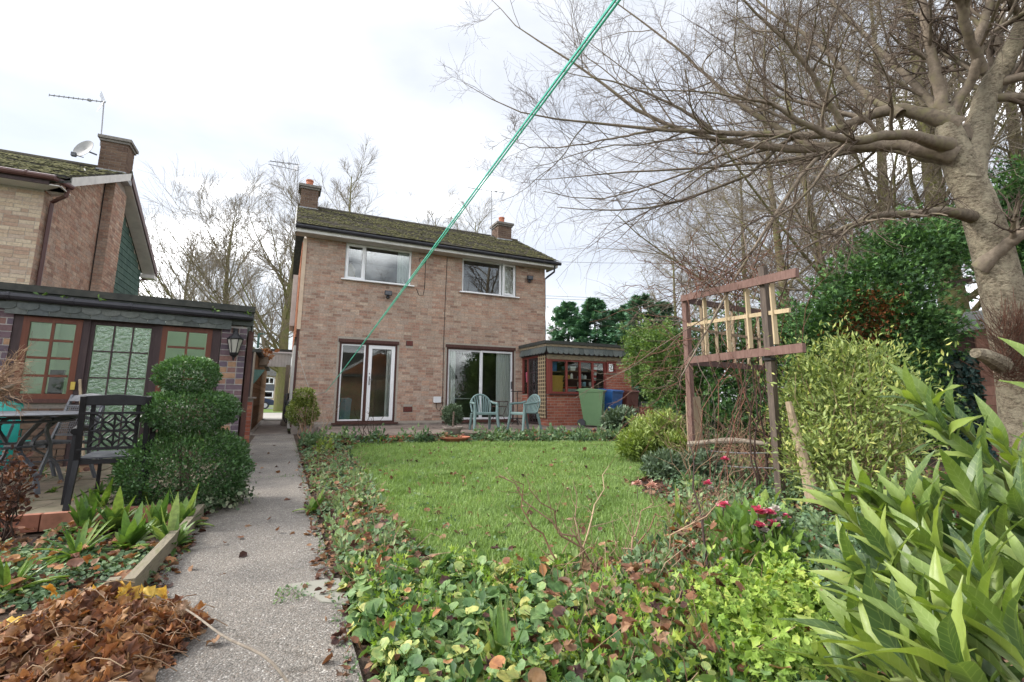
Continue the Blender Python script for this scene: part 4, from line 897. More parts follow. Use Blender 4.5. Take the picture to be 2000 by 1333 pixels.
def hut_window(name, s0, s1, z0, z1, nx, nz, t, bar, mat, gmat, d0=0.0):
    b = MB(); hbox(b, s0, s0 + t, d0, d0 + 0.06, z0, z1); hbox(b, s1 - t, s1, d0, d0 + 0.06, z0, z1); hbox(b, s0 + t, s1 - t, d0, d0 + 0.06, z0, z0 + t); hbox(b, s0 + t, s1 - t, d0, d0 + 0.06, z1 - t, z1)
    w = b.build(name, M[mat], hut)
    a0, a1, e0, e1 = s0 + t, s1 - t, z0 + t, z1 - t
    for i in range(1, nx):
        q = MB(); c = a0 + (a1 - a0) * i / nx; hbox(q, c - bar / 2, c + bar / 2, d0 + 0.004, d0 + 0.05, e0, e1); q.build('glazing_bar', M[mat], w, local=True)
    for j in range(1, nz):
        for i in range(nx):
            q = MB(); c = e0 + (e1 - e0) * j / nz; hbox(q, a0 + (a1 - a0) * i / nx + bar / 2, a0 + (a1 - a0) * (i + 1) / nx - bar / 2, d0 + 0.008, d0 + 0.048, c - bar / 2, c + bar / 2); q.build('glazing_bar', M[mat], w, local=True)
    for i in range(nx):
        for j in range(nz):
            q = MB(); x0, x1 = a0 + (a1 - a0) * i / nx + bar / 2, a0 + (a1 - a0) * (i + 1) / nx - bar / 2; y0, y1 = e0 + (e1 - e0) * j / nz + bar / 2, e0 + (e1 - e0) * (j + 1) / nz - bar / 2
            hbox(q, x0, x1, d0 + 0.025, d0 + 0.030, y0, y1); q.build('pane', M[gmat], w, local=True)
    return w
hut_window('window', 2.00, 2.57, 0.97, 2.01, 2, 4, 0.065, 0.03, 'orange_wood', 'glass_hut')
hut_window('door', 1.22, 1.92, 0.14, 2.01, 3, 5, 0.045, 0.018, 'dark_wood', 'glass_bumpy', 0.03)
hut_window('window', 0.53, 1.14, 0.97, 2.01, 2, 4, 0.065, 0.03, 'orange_wood', 'glass_hut')
b = MB(); hbox(b, 1.985, 2.03, -0.02, 0.004, 1.09, 1.19); b.build('lock_plate', surf('brass', [(0.45, 0.32, 0.06), (0.55, 0.42, 0.10)], 10, 0.4, 0, metal=0.4), hut)
b = MB(); P = [hp(0.42, 0.18, 0.1), hp(2.65, 0.18, 0.1), hp(2.65, 2.4, 0.1), hp(0.42, 2.4, 0.1)]; T = [p + Z_ * 2.22 for p in P]
b.quad(P[2], P[3], T[3], T[2]); b.quad(P[1], P[2], T[2], T[1]); b.quad(P[3], P[0], T[0], T[3]); b.build('room_interior', M['green_wall'], hut)
b = MB(); b.poly(P); b.build('room_floor', M['room'], hut)
b = MB(); hbox(b, 0.10, 0.40, 0.25, 2.6, 0, 2.0); hbox(b, 0.40, 4.4, 2.45, 2.6, 0, 2.1); b.build('wall', M['brown_wood'], hut)
b = MB(); hbox(b, 2.20, 2.34, 0.5, 0.6, 0.3, 1.36); b.build('leaning_panel', M['grey_metal'], hut)
# eaves
b = MB(); hbox(b, 0.0, 4.5, -0.10, 0.35, 2.31, 2.40); b.build('roof', M['felt'], hut)
b = MB(); hbox(b, 0.0, 4.5, 0.352, 2.8, 2.34, 2.36); b.build('added_rooflight', M['glass_hut'], hut)  # unseen clear roof sheet, added to let daylight into the hut room
b = MB(); hbox(b, 0.01, 4.5, -0.06, 0.06, 2.10, 2.309); b.build('fascia', M['fascia_grey'], hut)
b = MB(); b.tube([hp(0.03, -0.12, 2.215), hp(4.5, -0.12, 2.24)], 0.047, 10); g = b.build('gutter', M['black_pvc'], hut)
b = MB()
for s in (0.3, 0.9, 1.5, 2.1, 2.7): b.tube([hp(s, -0.12, 2.218 + s * 0.005), hp(s + 0.03, -0.12, 2.218 + s * 0.005)], 0.054, 10)
b.build('gutter_bracket', M['black_pvc'], g)
k = 0; s = 0.40
while s < 2.75:      # two rows of round ended slates
    for row, (zb, d) in enumerate(((2.02, -0.072), (2.075, -0.084))):
        w = 0.20; c = s + (0.1 if row else 0); prof = []
        for i in range(9):
            an = PI * i / 8; zz = zb + (0.05 - 0.05 * math.sin(an)) if row else zb
            prof.append(hp(c + w / 2 - w / 2 * (1 - math.cos(an)), d, zz))
        prof = [hp(c + 0.098, d, 2.19 - 0.03 * row), ] + prof + [hp(c - 0.098, d, 2.19 - 0.03 * row)]
        q = MB(); q.cr = RNG.random(); q.prism(prof, -HN * 0.010); q.build('slate', M['slate'], hut)
    s += 0.203
for k in range(9):   # slates hanging along the side eave
    q = MB(); q.cr = RNG.random(); d = 0.0 + k * 0.24; o = hp(0.0, d, 2.02 - 0.01 * k + RNG.normal() * 0.008); q.obox(o, HN * 0.235, HU * 0.012, Z_ * 0.28); q.build('slate', M['slate'], hut)
# climbing weeds in the gutter
def leaf_bunch(pts, n, rad_, scl, up=0.6):
    pts = np.asarray(pts, float); i = RNG.integers(0, len(pts), n)
    pos = pts[i] + RNG.normal(size=(n, 3)) * rad_
    return scatter(*LEAF2, pos, frames_dir(RNG.normal(size=(n, 3)) + np.array([0, 0, up]), 0.8), scl * (0.6 + 0.8 * RNG.random(n)), RNG.random(n))
for (s, n, lb) in ((2.42, 8, 'above the left edge of the left hut window'), (2.2, 12, 'above the middle of the left hut window'), (1.85, 10, 'above the glazed hut door'), (0.55, 10, 'above the right hut window'), (0.1, 16, 'at the hut corner above the lantern')):
    tag(foliage('gutter_weed', [leaf_bunch([hp(s, -0.12, 2.27)], n, 0.025, 0.05)], M['leaf_strap']), 'little green weed growing from the gutter ' + lb, 'weed', 'weeds in the hut gutter')
# side post, low pier
b = MB(); hbox(b, -0.02, 0.05, 0.05, 0.35, 0.4, 2.04); b.build('corner_post', M['brown_wood'], hut)
def hwp(x, y, w): return at(x, y, w)
# lantern on the pier
L0 = hp(0.235, -0.13, 1.80)
t = thing('wall_lantern', 'black lantern with frosted panes on the hut brick pier', 'lantern', L0)
b = MB(); b.lathe([(0.105, 0.165), (0.112, 0.18), (0.05, 0.235), (0.04, 0.25), (0.02, 0.30)], 6, (0, 0, -0.10)); b.lathe([(0.0, -0.26), (0.012, -0.24), (0.02, -0.20), (0.05, -0.17), (0.062, -0.14), (0.055, -0.13)], 6, (0, 0, 0)); b.build('lantern_cap', M['black_metal'], t, True)
b = MB(); b.lathe([(0.055, -0.13), (0.098, 0.065)], 6); b.build('frosted_glass', surf('frosted', [(0.30, 0.29, 0.26), (0.38, 0.37, 0.33)], 4, 0.6, 0), t, True)
b = MB()
for i in range(6):
    a = 2 * PI * i / 6; b.bar((0.058 * math.cos(a), 0.058 * math.sin(a), -0.13), (0.102 * math.cos(a), 0.102 * math.sin(a), 0.068), 0.011, 0.011)
b.build('lantern_bars', M['black_metal'], t, True)
b = MB(); b.obox(HU * -0.035 + HN * 0.09 + Z_ * 0.08, HN * 0.025, HU * 0.07, Z_ * 0.17); b.bar(HN * 0.1 + Z_ * 0.2, Z_ * 0.17, 0.03, 0.03); b.build('wall_bracket', M['black_metal'], t, True)
# low brick stub beside the hut
t = thing('brick_stub_wall', 'short red brick wall stub with stone cap beside the hut', 'wall', (-0.66, 12.6, 0))
b = MB(); b.box(-0.84, -0.62, 12.5, 12.8, 0, 0.98); b.build('wall', M['mortar_dark'], t)
st = t.children[0]; pieces('brick', 'brickwork', st, brick_items((-0.84, 12.5, 0), X_, -Y_, 0.22, 0.98), M['brick_red'])
b = MB(); b.box(-0.87, -0.56, 12.45, 12.85, 0.985, 1.02); b.build('cap_stone', M['old_concrete'], t)

# ------------------------------------------------------------------ timber clad garage beyond the hut, and the gate canopy
t = thing('timber_garage', 'long brown board clad garage along the left side of the passage', 'garage', (-0.8, 15.5, 0))
b = MB(); b.box(-4.0, -0.82, 15.4, 26.0, 0, 2.28); b.build('wall', M['dark_wood'], t)
M['board'] = byrnd('board', [(0.15, 0.095, 0.062), (0.19, 0.12, 0.08), (0.22, 0.145, 0.098), (0.17, 0.115, 0.085)], 1.0, 0.0, 6, 0.3, 0.0, sc=(4, 0.5, 9))
it = [((-0.82, 15.4, 0.04 + k * 0.14), Y_ * 10.6, Z_ * 0.132, X_ * 0.026) for k in range(16)]; pieces('board', 'boards', t, it, M['board'])
b = MB(); b.box(-0.84, -0.79, 15.30, 15.39, 0, 2.28); b.build('corner_post', M['grey_wood'], t)
b = MB(); b.box(-4.1, -0.66, 15.3, 26.1, 2.285, 2.38); b.build('roof', M['felt'], t)
b = MB(); b.box(-0.86, -0.70, 15.30, 26.0, -0.02, 0.03); b.build('kerb', M['mortar_dark'], t)
t = thing('flower_trough', 'weathered wooden trough of dry brown plants high on the garage wall', 'planter', (-0.62, 17.6, 2.05))
b = MB(); b.prism([(-0.78, 17.3, 2.02), (-0.56, 17.3, 2.06), (-0.52, 17.3, 2.30), (-0.78, 17.3, 2.30)], (0, 0.9, 0)); b.build('trough', M['grey_wood'], t)
foliage('dry_plants', [scatter(*CURL, np.array([-0.62, 17.7, 2.38]) + RNG.normal(size=(60, 3)) * np.array([0.12, 0.3, 0.08]), frames_dir(RNG.normal(size=(60, 3)), 1), 0.14 * (0.6 + RNG.random(60)), RNG.random(60))], M['leaf_pile'], t, 'stuff')
t = thing('hanging_basket_bracket', 'green metal bracket lamp under the hut eave end', 'bracket', onX(505, 662, -0.62))
p = onX(505, 662, -0.62); b = MB(); b.bar(p + Z_ * 0.12, p - Z_ * 0.22, 0.05, 0.05); b.bar(p + Z_ * 0.12, p + Z_ * 0.12 + X_ * 0.13, 0.03, 0.03); b.build('bracket', M['green_tile'], t)
p = onX(497, 722, -0.70); t = thing('wall_bracket', 'green corner shelf bracket on the passage wall', 'bracket', p)
b = MB(); b.prism([p, p + X_ * 0.24, p + X_ * 0.2 - Z_ * 0.06, p + X_ * 0.05 - Z_ * 0.3, p - Z_ * 0.36], (0, 0.06, 0)); b.build('bracket', M['green_tile'], t)
t = thing('carport_canopy', 'pale grey panelled canopy bridging the side passage', 'canopy', (-0.3, 20.0, 2.4))
b = MB(); b.box(-0.80, 0.18, 20.0, 20.1, 2.16, 2.66); b.build('fascia_panel', M['white_paint'], t)
b = MB(); b.box(-0.84, 0.20, 19.95, 24.0, 2.70, 2.82); b.build('roof', M['fascia_grey'], t)
b = MB(); b.box(-0.84, 0.20, 19.93, 19.99, 2.662, 2.72); b.build('trim', M['alu'], t)
b = MB()
for k in range(1, 9): b.box(-0.80 + k * 0.108, -0.795 + k * 0.108, 19.992, 20.0, 2.17, 2.65)
b.build('panel_grooves', M['old_concrete'], t)
t = thing('gate_post', 'weathered grey timber post at the end of the passage', 'post', (0.13, 19.5, 0))
b = MB(); b.box(0.02, 0.16, 19.4, 19.55, 0, 2.2); b.build('post', M['grey_wood'], t)
t = thing('garden_hose', 'black garden hose coiled on the house side wall', 'hose', (0.12, 15.3, 0.9))
for rr, zc, ph in ((0.30, 0.78, 0), (0.36, 0.72, 0.7), (0.26, 0.66, 1.6)):
    b = MB(); b.tube([(0.10 + 0.05 * math.sin(a * 2 + ph), 15.35 + rr * 0.9 * math.sin(a), zc + rr * 1.15 * math.cos(a)) for a in np.linspace(0.2, 2 * PI - 0.1, 22)], 0.016, 6); b.build('hose_loop', M['black_cable'], t)
b = MB(); b.box(0.06, 0.2, 15.2, 15.45, 0.72, 0.90); b.build('reel', M['grey_metal'], t)

# ------------------------------------------------------------------ lean-to outbuilding on the right of the house
LX, LY, LE = 7.45, 13.1, 10.75
lt = thing('lean_to', 'flat roofed red brick lean-to with scalloped slate fringe', 'outbuilding', (LX, LY, 0))
b = MB(); wall_face(b, (LX, LY, 0.0), X_, -Y_, LE - LX, 2.5, [(0.10, 2.25, 1.17, 2.27), (2.25, 2.64, 1.88, 2.30)], 0.1)
b.quad((LX, 14.85, 0), (LX, 14.45, 0), (LX, 14.45, 1.17), (LX, 14.85, 1.17)); b.quad((LX, 13.62, 0), (LX, LY, 0), (LX, LY, 2.4), (LX, 13.62, 2.4)); b.quad((LE, LY, 0), (LE, 14.85, 0), (LE, 14.85, 2.5), (LE, LY, 2.5))
lw = b.build('wall', M['mortar'], lt)
it = brick_items((LX, LY, PZ), X_, -Y_, LE - LX, 2.05, [(-1, 2.25, 0.97, 9), (2.22, 2.66, 1.66, 9)], course=0.087, blen=0.245, joint=0.014)
it += brick_items((LX, 13.60, PZ), -Y_, -X_, 0.5, 0.97, course=0.087, blen=0.245, joint=0.014) + brick_items((LX, 14.85, PZ), -Y_, -X_, 0.38, 0.97, course=0.087, blen=0.245, joint=0.014)
pieces('brick', 'brickwork', lw, it, M['brick_red'])
b = MB(); b.box(LX - 0.02, LX + 0.11, LY - 0.03, LY + 0.12, 1.17, 2.30); b.build('corner_post', M['red_wood'], lt)
fw_ = MB(); frame_rect(fw_, LX + 0.115, 9.69, 1.19, 2.27, LY - 0.015, LY + 0.07, 0.06)
mull = [8.16, 8.67, 9.17]
for m in mull: fw_.box(m - 0.03, m + 0.03, LY - 0.013, LY + 0.068, 1.25, 2.21)
fr = fw_.build('window', M['red_wood'], lt)
xs = [LX + 0.175] + mull + [9.63]
for i in range(4):
    b = MB(); b.box(xs[i] + 0.03, xs[i + 1] - 0.03, LY + 0.03, LY + 0.036, 1.25, 2.21); b.build('pane', M['glass_hut'], fr)
b = MB(); b.box(LX + 0.05, 9.72, LY - 0.06, LY - 0.016, 1.14, 1.185); b.build('sill', M['brown_wood'], fr)
b = MB(); frame_rect(b, 9.72, 10.09, 1.88, 2.26, LY - 0.06, LY + 0.03, 0.06); sm = b.build('small_window', M['red_wood'], lt)
b = MB(); b.box(9.78, 10.03, LY - 0.01, LY - 0.004, 1.94, 2.20); b.build('pane', M['glass'], sm)
b = MB(); b.box(9.69, 10.12, LY - 0.09, LY - 0.0, 2.262, 2.30); b.build('hood', M['orange_wood'], sm)
b = MB(); b.box(LX - 0.015, 10.8, LY - 0.045, LY + 0.02, 2.27, 2.46); b.build('beam', M['fascia_worn'], lt)
b = MB(); b.box(LX - 0.07, 10.75, LY - 0.08, 14.8, 2.42, 2.70); b.build('eaves_board', M['dark_wood'], lt)
b = MB(); b.box(LX - 0.18, 10.9, LY - 0.2, 14.8, 2.74, 2.84); b.build('roof', M['felt'], lt)
b = MB(); b.box(LX - 0.14, 10.9, LY - 0.16, LY - 0.10, 2.66, 2.738); b.box(LX - 0.14, LX - 0.08, LY - 0.098, 14.82, 2.66, 2.738); b.build('fascia', M['fascia_worn'], lt)
for k in range(17):
    c = LX - 0.10 + 0.1 + k * 0.195; prof = [(c - 0.096, 0, 2.66)] + [(c - 0.096 * math.cos(PI * i / 6), 0, 2.50 - 0.07 * math.sin(PI * i / 6)) for i in range(7)] + [(c + 0.096, 0, 2.66)]
    q = MB(); q.cr = RNG.random(); q.prism([(p[0], LY - 0.14 - 0.004 * (k % 2) - (2.66 - p[2]) * 0.25, p[2]) for p in prof], (0, 0.012, 0)); q.build('slate', M['slate'], lt)
for k in range(9):
    c = LY - 0.06 + k * 0.2; prof = [(c - 0.098, 2.66)] + [(c - 0.098 * math.cos(PI * i / 6), 2.50 - 0.07 * math.sin(PI * i / 6)) for i in range(7)] + [(c + 0.098, 2.66)]
    q = MB(); q.cr = RNG.random(); q.prism([(LX - 0.12 - 0.004 * (k % 2) - (2.66 - z) * 0.3, y, z) for y, z in prof], (0.012, 0, 0)); q.build('slate', M['slate'], lt)
# side: door, side light, lattice
b = MB(); b.box(LX - 0.012, LX + 0.06, 13.62, 13.68, PZ, 2.42); b.box(LX - 0.012, LX + 0.06, 14.40, 14.46, PZ, 2.42); b.box(LX - 0.012, LX + 0.06, 13.68, 14.40, 2.36, 2.42); b.box(LX - 0.010, LX + 0.06, 14.46, 14.84, 2.36, 2.42); b.box(LX - 0.010, LX + 0.06, 14.78, 14.84, 1.2, 2.36); b.build('door_frame', M['red_wood'], lt)
b = MB(); frame_rect(b, 0, 0.7, 0, 2.14, 0, 0.05, 0.07)
for k in (1, 2): b.box(0.07 + 0.56 * k / 3 - 0.012, 0.07 + 0.56 * k / 3 + 0.012, 0.005, 0.045, 0.07, 2.07)
for k in (1, 2, 3, 4): b.box(0.07, 0.63, 0.008, 0.042, 0.07 + 2.0 * k / 5 - 0.012, 0.07 + 2.0 * k / 5 + 0.012)
dd = b.build('door', M['dark_wood'], lt, local=True); dd.rotation_euler = (0, 0, PI / 2); dd.location = Vector((LX + 0.05, 13.69, PZ + 0.01)) - lt.location
b = MB(); b.box(0.07, 0.63, 0.022, 0.028, 0.07, 2.07); b.build('pane', M['glass'], dd, local=True)
b = MB(); b.box(LX + 0.03, LX + 0.036, 14.46, 14.78, 1.2, 2.36); b.build('pane', M['glass'], lt)
b = MB(); b.box(LX - 0.02, LX - 0.004, 13.14, 13.61, 0.42, 2.42); b.build('backing_board', M['dark_wood'], lt)
for k in range(4):
    q = MB(); q.box(LX - 0.055, LX - 0.042, 13.17 + k * 0.125, 13.205 + k * 0.125, 0.42, 2.40); q.build('lattice_slat', M['pale_wood'], lt)
for k in range(17):
    q = MB(); q.box(LX - 0.069, LX - 0.056, 13.12, 13.60, 0.45 + k * 0.117, 0.485 + k * 0.117); q.build('lattice_slat', M['pale_wood'], lt)
# inside: shelves and stored things
b = MB(); b.box(LX + 0.12, LE - 0.1, 14.6, 14.7, PZ, 2.45); b.box(LX + 0.1, LE, LY + 0.1, 14.7, PZ, PZ + 0.02); b.box(9.72, 9.76, LY + 0.12, 14.6, PZ, 2.4); b.build('back_wall', M['room_dark'], lt)
b = MB()
for z in (1.42, 1.66, 1.92): b.box(8.2, 9.66, LY + 0.15, LY + 0.5, z, z + 0.018)
b.box(LX + 0.15, 8.14, LY + 0.15, LY + 0.5, 1.88, 1.898); b.build('shelf', M['post_wood'], lt)
def crate(x, y, z, w, d, h, mat, label, lid=None):
    t = thing('storage_box', label, 'box', (x, y, z))
    b = MB(); P = [(x - w * .46, y - d * .46, z), (x + w * .46, y - d * .46, z), (x + w * .46, y + d * .46, z), (x - w * .46, y + d * .46, z)]
    T = [(x - w / 2, y - d / 2, z + h), (x + w / 2, y - d / 2, z + h), (x + w / 2, y + d / 2, z + h), (x - w / 2, y + d / 2, z + h)]
    b.poly(P[::-1]); b.poly(T)
    for i in range(4): b.quad(P[i], P[(i + 1) % 4], T[(i + 1) % 4], T[i])
    b.build('tub', mat, t)
    b = MB(); b.box(x - w / 2 - 0.012, x + w / 2 + 0.012, y - d / 2 - 0.012, y + d / 2 + 0.012, z + h - 0.045, z + h + 0.006); b.build('rim', lid or mat, t)
yel = surf('yellow_plastic', [(0.50, 0.30, 0.07), (0.58, 0.36, 0.10)], 3, 0.5, 0.0); blu = surf('blue_box', [(0.05, 0.13, 0.30), (0.07, 0.16, 0.36)], 3, 0.6, 0.0)
wht = M['white_pvc']; redp = surf('red_plastic', [(0.40, 0.04, 0.04), (0.5, 0.07, 0.06)], 3, 0.5, 0.0); gry = surf('clear_tub', [(0.30, 0.36, 0.38), (0.40, 0.46, 0.47)], 12, 0.3, 0.0)
b = MB(); b.box(LX + 0.14, 8.14, LY + 0.10, LY + 0.6, 1.14, 1.172); b.build('shelf', M['post_wood'], lt)
crate(7.91, LY + 0.33, 1.175, 0.42, 0.36, 0.38, yel, 'yellow storage crate at the bottom of the stack in the lean-to window')
crate(7.91, LY + 0.33, 1.562, 0.42, 0.36, 0.20, yel, 'upper yellow storage crate stacked in the lean-to window')
crate(7.80, LY + 0.30, 1.90, 0.24, 0.2, 0.30, blu, 'blue box on the top shelf inside the lean-to window')
crate(8.42, LY + 0.32, 1.19, 0.40, 0.3, 0.21, gry, 'clear tub with red lid behind the second lean-to pane', redp)
crate(8.30, LY + 0.3, 1.94, 0.2, 0.2, 0.13, surf('teal_box', [(0.03, 0.08, 0.09), (0.05, 0.11, 0.12)], 3, 0.6, 0), 'dark teal box on the shelf beside a white one')
crate(8.53, LY + 0.3, 1.94, 0.2, 0.2, 0.13, wht, 'white box on the shelf beside the dark teal one')
crate(8.95, LY + 0.3, 1.94, 0.34, 0.2, 0.10, surf('grey_box', [(0.16, 0.17, 0.18), (0.22, 0.23, 0.24)], 3, 0.6, 0), 'grey box on the shelf behind the third lean-to pane')
for k, (x, h, mt, lb) in enumerate(((8.30, 0.17, wht, 'white bottle at the left of the middle shelf behind the second lean-to pane'), (8.40, 0.12, yel, 'short yellow jar beside the white bottle on the middle lean-to shelf'), (8.51, 0.18, M['curtain'], 'tall pale green bottle on the middle shelf behind the second lean-to pane'),
                                    (8.80, 0.12, M['bin_inner'], 'pale blue jar on the middle shelf behind the third lean-to pane'), (8.92, 0.17, gry, 'grey bottle in the middle of the shelf behind the third lean-to pane'), (9.04, 0.14, wht, 'white jar at the right of the middle shelf behind the third lean-to pane'))):
    q = MB(); q.lathe([(0.045, 0), (0.047, h * 0.75), (0.025, h * 0.82), (0.022, h)], 10, (x, LY + 0.26, 1.68)); tag(q.build('bottle', mt), lb, 'bottle')
for k, (x, mt, lb) in enumerate(((8.82, wht, 'white pot on the lower shelf behind the third lean-to pane'), (9.0, M['bin_inner'], 'pale blue pot on the lower shelf behind the third lean-to pane'), (9.28, M['curtain'], 'pale pot low behind the fourth lean-to pane beside the windbreak'))):
    q = MB(); q.lathe([(0.065, 0), (0.07, 0.14), (0.06, 0.145)], 10, (x, LY + 0.28, 1.44)); tag(q.build('paint_pot', mt), lb, 'pot')
q = MB()
for k in range(7): q.cm = k % 2; q.lathe([(0.07 - 0.002 * k, 0), (0.07 - 0.002 * k, 0.088)], 12, (9.36 + 0.012 * k, LY + 0.22, 1.55 + 0.088 * k))
tag(q.build('striped_windbreak', [redp, wht]), 'rolled red and white striped windbreak in the lean-to window', 'windbreak')
q = MB(); q.lathe([(0.02, 1.25), (0.09, 1.6), (0.10, 1.9), (0.03, 2.05)], 10, (LX + 0.12, 14.62, 0)); tag(q.build('folded_parasol', M['petal_pink']), 'folded pink parasol standing behind the lean-to side window', 'parasol')

# ------------------------------------------------------------------ garden shed, netting fence and far buildings on the right
t = thing('garden_shed', 'brown boarded garden shed with grey tin roof behind the big tree', 'shed', (12.2, 4.6, 0))
SW = 9.0
pA, pB = at(1858, 640, SW), at(1950, 600, SW)
brown_b = byrnd('shed_board', [(0.17, 0.085, 0.06), (0.21, 0.105, 0.075), (0.24, 0.125, 0.09)], 0.75, 0.25, 6, 0.25, 0.2, sc=(5, 5, 1))
sx = unit(np.array([_R[0], _R[1], 0])); sy = unit(np.array([_fw[0], _fw[1], 0]))
bl = gnd(1932, 842); bl = at(1932, 842, SW); zb = bl[2]
base = np.array([bl[0], bl[1], 0])
b = MB(); b.obox(base + sy * 0.03, sx * 2.4, sy * 2.2, Z_ * 2.55); b.build('wall', M['brown_wood'], t)
it = [(base + Z_ * (0.02 + k * 0.185), sx * 2.4, sy * 0.028, Z_ * 0.178) for k in range(13)]; pieces('board', 'boards', t, it, brown_b)
A_, B_, C_, D_ = at(1857, 652, 8.9), at(1884, 613, 10.2), at(2090, 588, 10.2), at(2090, 616, 8.9)
b = MB(); b.prism([A_, D_, C_, B_], (0, 0, 0.03)); rf = b.build('roof', surf('tin', [(0.13, 0.135, 0.13), (0.22, 0.225, 0.22)], 3, 0.6, 0.1), t)
b = MB(); b.prism([A_ + Z_ * 0.028, B_ + Z_ * 0.028, B_ - X_ * 0.3 - Z_ * 0.22, A_ - Z_ * 0.03], (0.03, 0, 0)); b.build('gable_board', surf('pale_gable', [(0.30, 0.32, 0.32), (0.40, 0.42, 0.42)], 4, 0.7, 0), t)
t = thing('netting_fence', 'fence panel hung with dark green camouflage netting', 'fence', base - sx * 1.6)
fA, fB = base - sx * 1.35 + sy * 0.3, base - sx * 0.03 + sy * 0.1
b = MB(); fd_ = (fB - fA); b.obox(fA, fd_, sy * 0.04, Z_ * 1.95); b.build('panel', M['dark_wood'], t)
for k in range(6):
    q = MB(); p = fA + fd_ * k / 5; q.bar(p - sy * 0.03, p - sy * 0.03 + Z_ * 2.0, 0.03, 0.03); q.build('wire_post', M['black_metal'], t)
n = 2600; pos = fA + fd_ * RNG.random((n, 1)) - sy * (0.03 + 0.08 * RNG.random((n, 1))) + Z_ * 1.95 * RNG.random((n, 1))
net = leafmat('netting', [(0.02, 0.045, 0.04), (0.04, 0.085, 0.075), (0.075, 0.13, 0.115), (0.10, 0.09, 0.06)], 0.7, 0.2, 0.1)
o = foliage('netting', [scatter(*CURL, pos, frames(-sy[None] + RNG.normal(size=(n, 3)) * 0.6), 0.10 * (0.6 + RNG.random(n)), RNG.random(n))], net, t, 'stuff')
t = thing('white_gable_house', 'distant house with a white verge above the conifers', 'house', at(1850, 610, 24))
p = at(1836, 600, 24)
b = MB(); b.obox(p - Z_ * 4.6, sx * 3, sy * 4, Z_ * 4.2); b.build('wall', M['brick_buff'], t)
b = MB(); b.obox(p - sx * 0.1, sx * 1.9 - Z_ * 0.62, sy * 4, Z_ * 0.12); b.build('verge', M['white_pvc'], t)
b = MB(); b.obox(p - Z_ * 0.42, sx * 1.8 - Z_ * 0.6, sy * 0.1, Z_ * 0.40); b.build('gable', M['old_concrete'], t)
t = thing('brick_gate_pier', 'low red brick pier with dark coping beside the brown bin', 'wall', gnd(1262, 838))
p = onY(1250, 825, 13.3); b = MB(); b.box(p[0], p[0] + 0.62, 13.3, 13.7, 0, 0.86); w = b.build('wall', M['mortar_dark'], t); pieces('brick', 'brickwork', w, brick_items((p[0], 13.3, 0), X_, -Y_, 0.62, 0.85, course=0.087), M['brick_red'])
b = MB(); b.box(p[0] - 0.04, p[0] + 0.66, 13.25, 13.75, 0.865, 0.95); b.build('coping', M['fascia_grey'], t)

# ------------------------------------------------------------------ across the road, seen down the passage
FY = 95.0
t = thing('terraced_house', 'grey roofed terraced house across the road with white windows', 'house', (-5, FY, 0))
b = MB(); b.box(-22, 8, FY, FY + 8, 0, 4.9); b.build('wall', M['brick_cream'], t)
b = MB(); b.prism([(-22.3, FY - 0.4, 4.85), (-22.3, FY + 8.4, 4.85), (-22.3, FY + 4, 7.0)], (30.6, 0, 0)); b.build('roof', M['felt'], t)
wx = onY(516, 745, FY)[0]
b = MB(); b.box(wx - 3.0, wx + 1.7, FY - 0.07, FY - 0.01, 2.25, 3.35); b.build('cladding', M['grey_metal'], t)
for (x0, x1, z0, z1) in ((wx, wx + 1.6, 3.4, 4.6), (wx - 4.6, wx - 3.0, 3.4, 4.6), (wx - 2.2, wx + 1.6, 1.0, 2.2)):
    b = MB(); frame_rect(b, x0, x1, z0, z1, FY - 0.12, FY - 0.02, 0.17); b.box((x0 + x1) / 2 - 0.07, (x0 + x1) / 2 + 0.07, FY - 0.1, FY - 0.03, z0 + 0.17, z1 - 0.17); w = b.build('window', M['white_pvc'], t)
    b = MB(); b.box(x0 + 0.17, x1 - 0.17, FY - 0.06, FY - 0.04, z0 + 0.17, z1 - 0.17); b.build('pane', M['glass_car'], w)
# parked car
def car(loc, rz, paint):
    t = thing('parked_car', 'dark blue parked car on the road beyond the passage', 'car', loc, rz)
    prof = [(-2.1, 0.35), (-2.15, 0.7), (-2.05, 0.92), (-1.75, 0.98), (-1.35, 1.36), (-0.9, 1.46), (0.25, 1.46), (0.95, 1.02), (1.75, 0.88), (2.1, 0.68), (2.12, 0.35)]
    b = MB(); b.prism([(x, -0.85, z) for x, z in prof], (0, 1.7, 0)); body = b.build('body', paint, t, True, bevel=0.05)
    for sgn in (-1, 1):
        b = MB(); y = sgn * 0.853; P = [(-1.25, 1.02), (-1.1, 1.34), (-0.25, 1.40), (-0.25, 1.02)]; Q = [(-0.18, 1.02), (-0.18, 1.40), (0.2, 1.40), (0.75, 1.03)]
        for S in (P, Q): b.prism([(x, y, z) for x, z in S], (0, sgn * 0.006, 0))
        b.build('side_window', M['glass_car'], t, True)
        for x in (-1.3, 1.3):
            q = MB(); q.tube([(x, sgn * 0.70, 0.32), (x, sgn * 0.87, 0.32)], 0.32, 18); wh = q.build('wheel', M['black_pvc'], t, True)
            q = MB(); q.tube([(x, sgn * 0.865, 0.32), (x, sgn * 0.885, 0.32)], 0.2, 14); q.build('rim', M['alu'], wh, True)
    b = MB(); b.prism([(0.30, -0.72, 1.44), (0.95, -0.72, 1.045), (0.95, 0.72, 1.045), (0.30, 0.72, 1.44)], (0.02, 0, 0.02)); b.build('windscreen', M['glass_car'], t, True)
    for sgn in (-1, 1):
        b = MB(); b.box(2.03, 2.10, sgn * 0.62 - 0.15, sgn * 0.62 + 0.15, 0.66, 0.78); b.build('headlight', M['alu'], t, True)
cp = gnd(498, 789, 0.02); cd_ = 49.0
p = onY(492, 780, cd_)
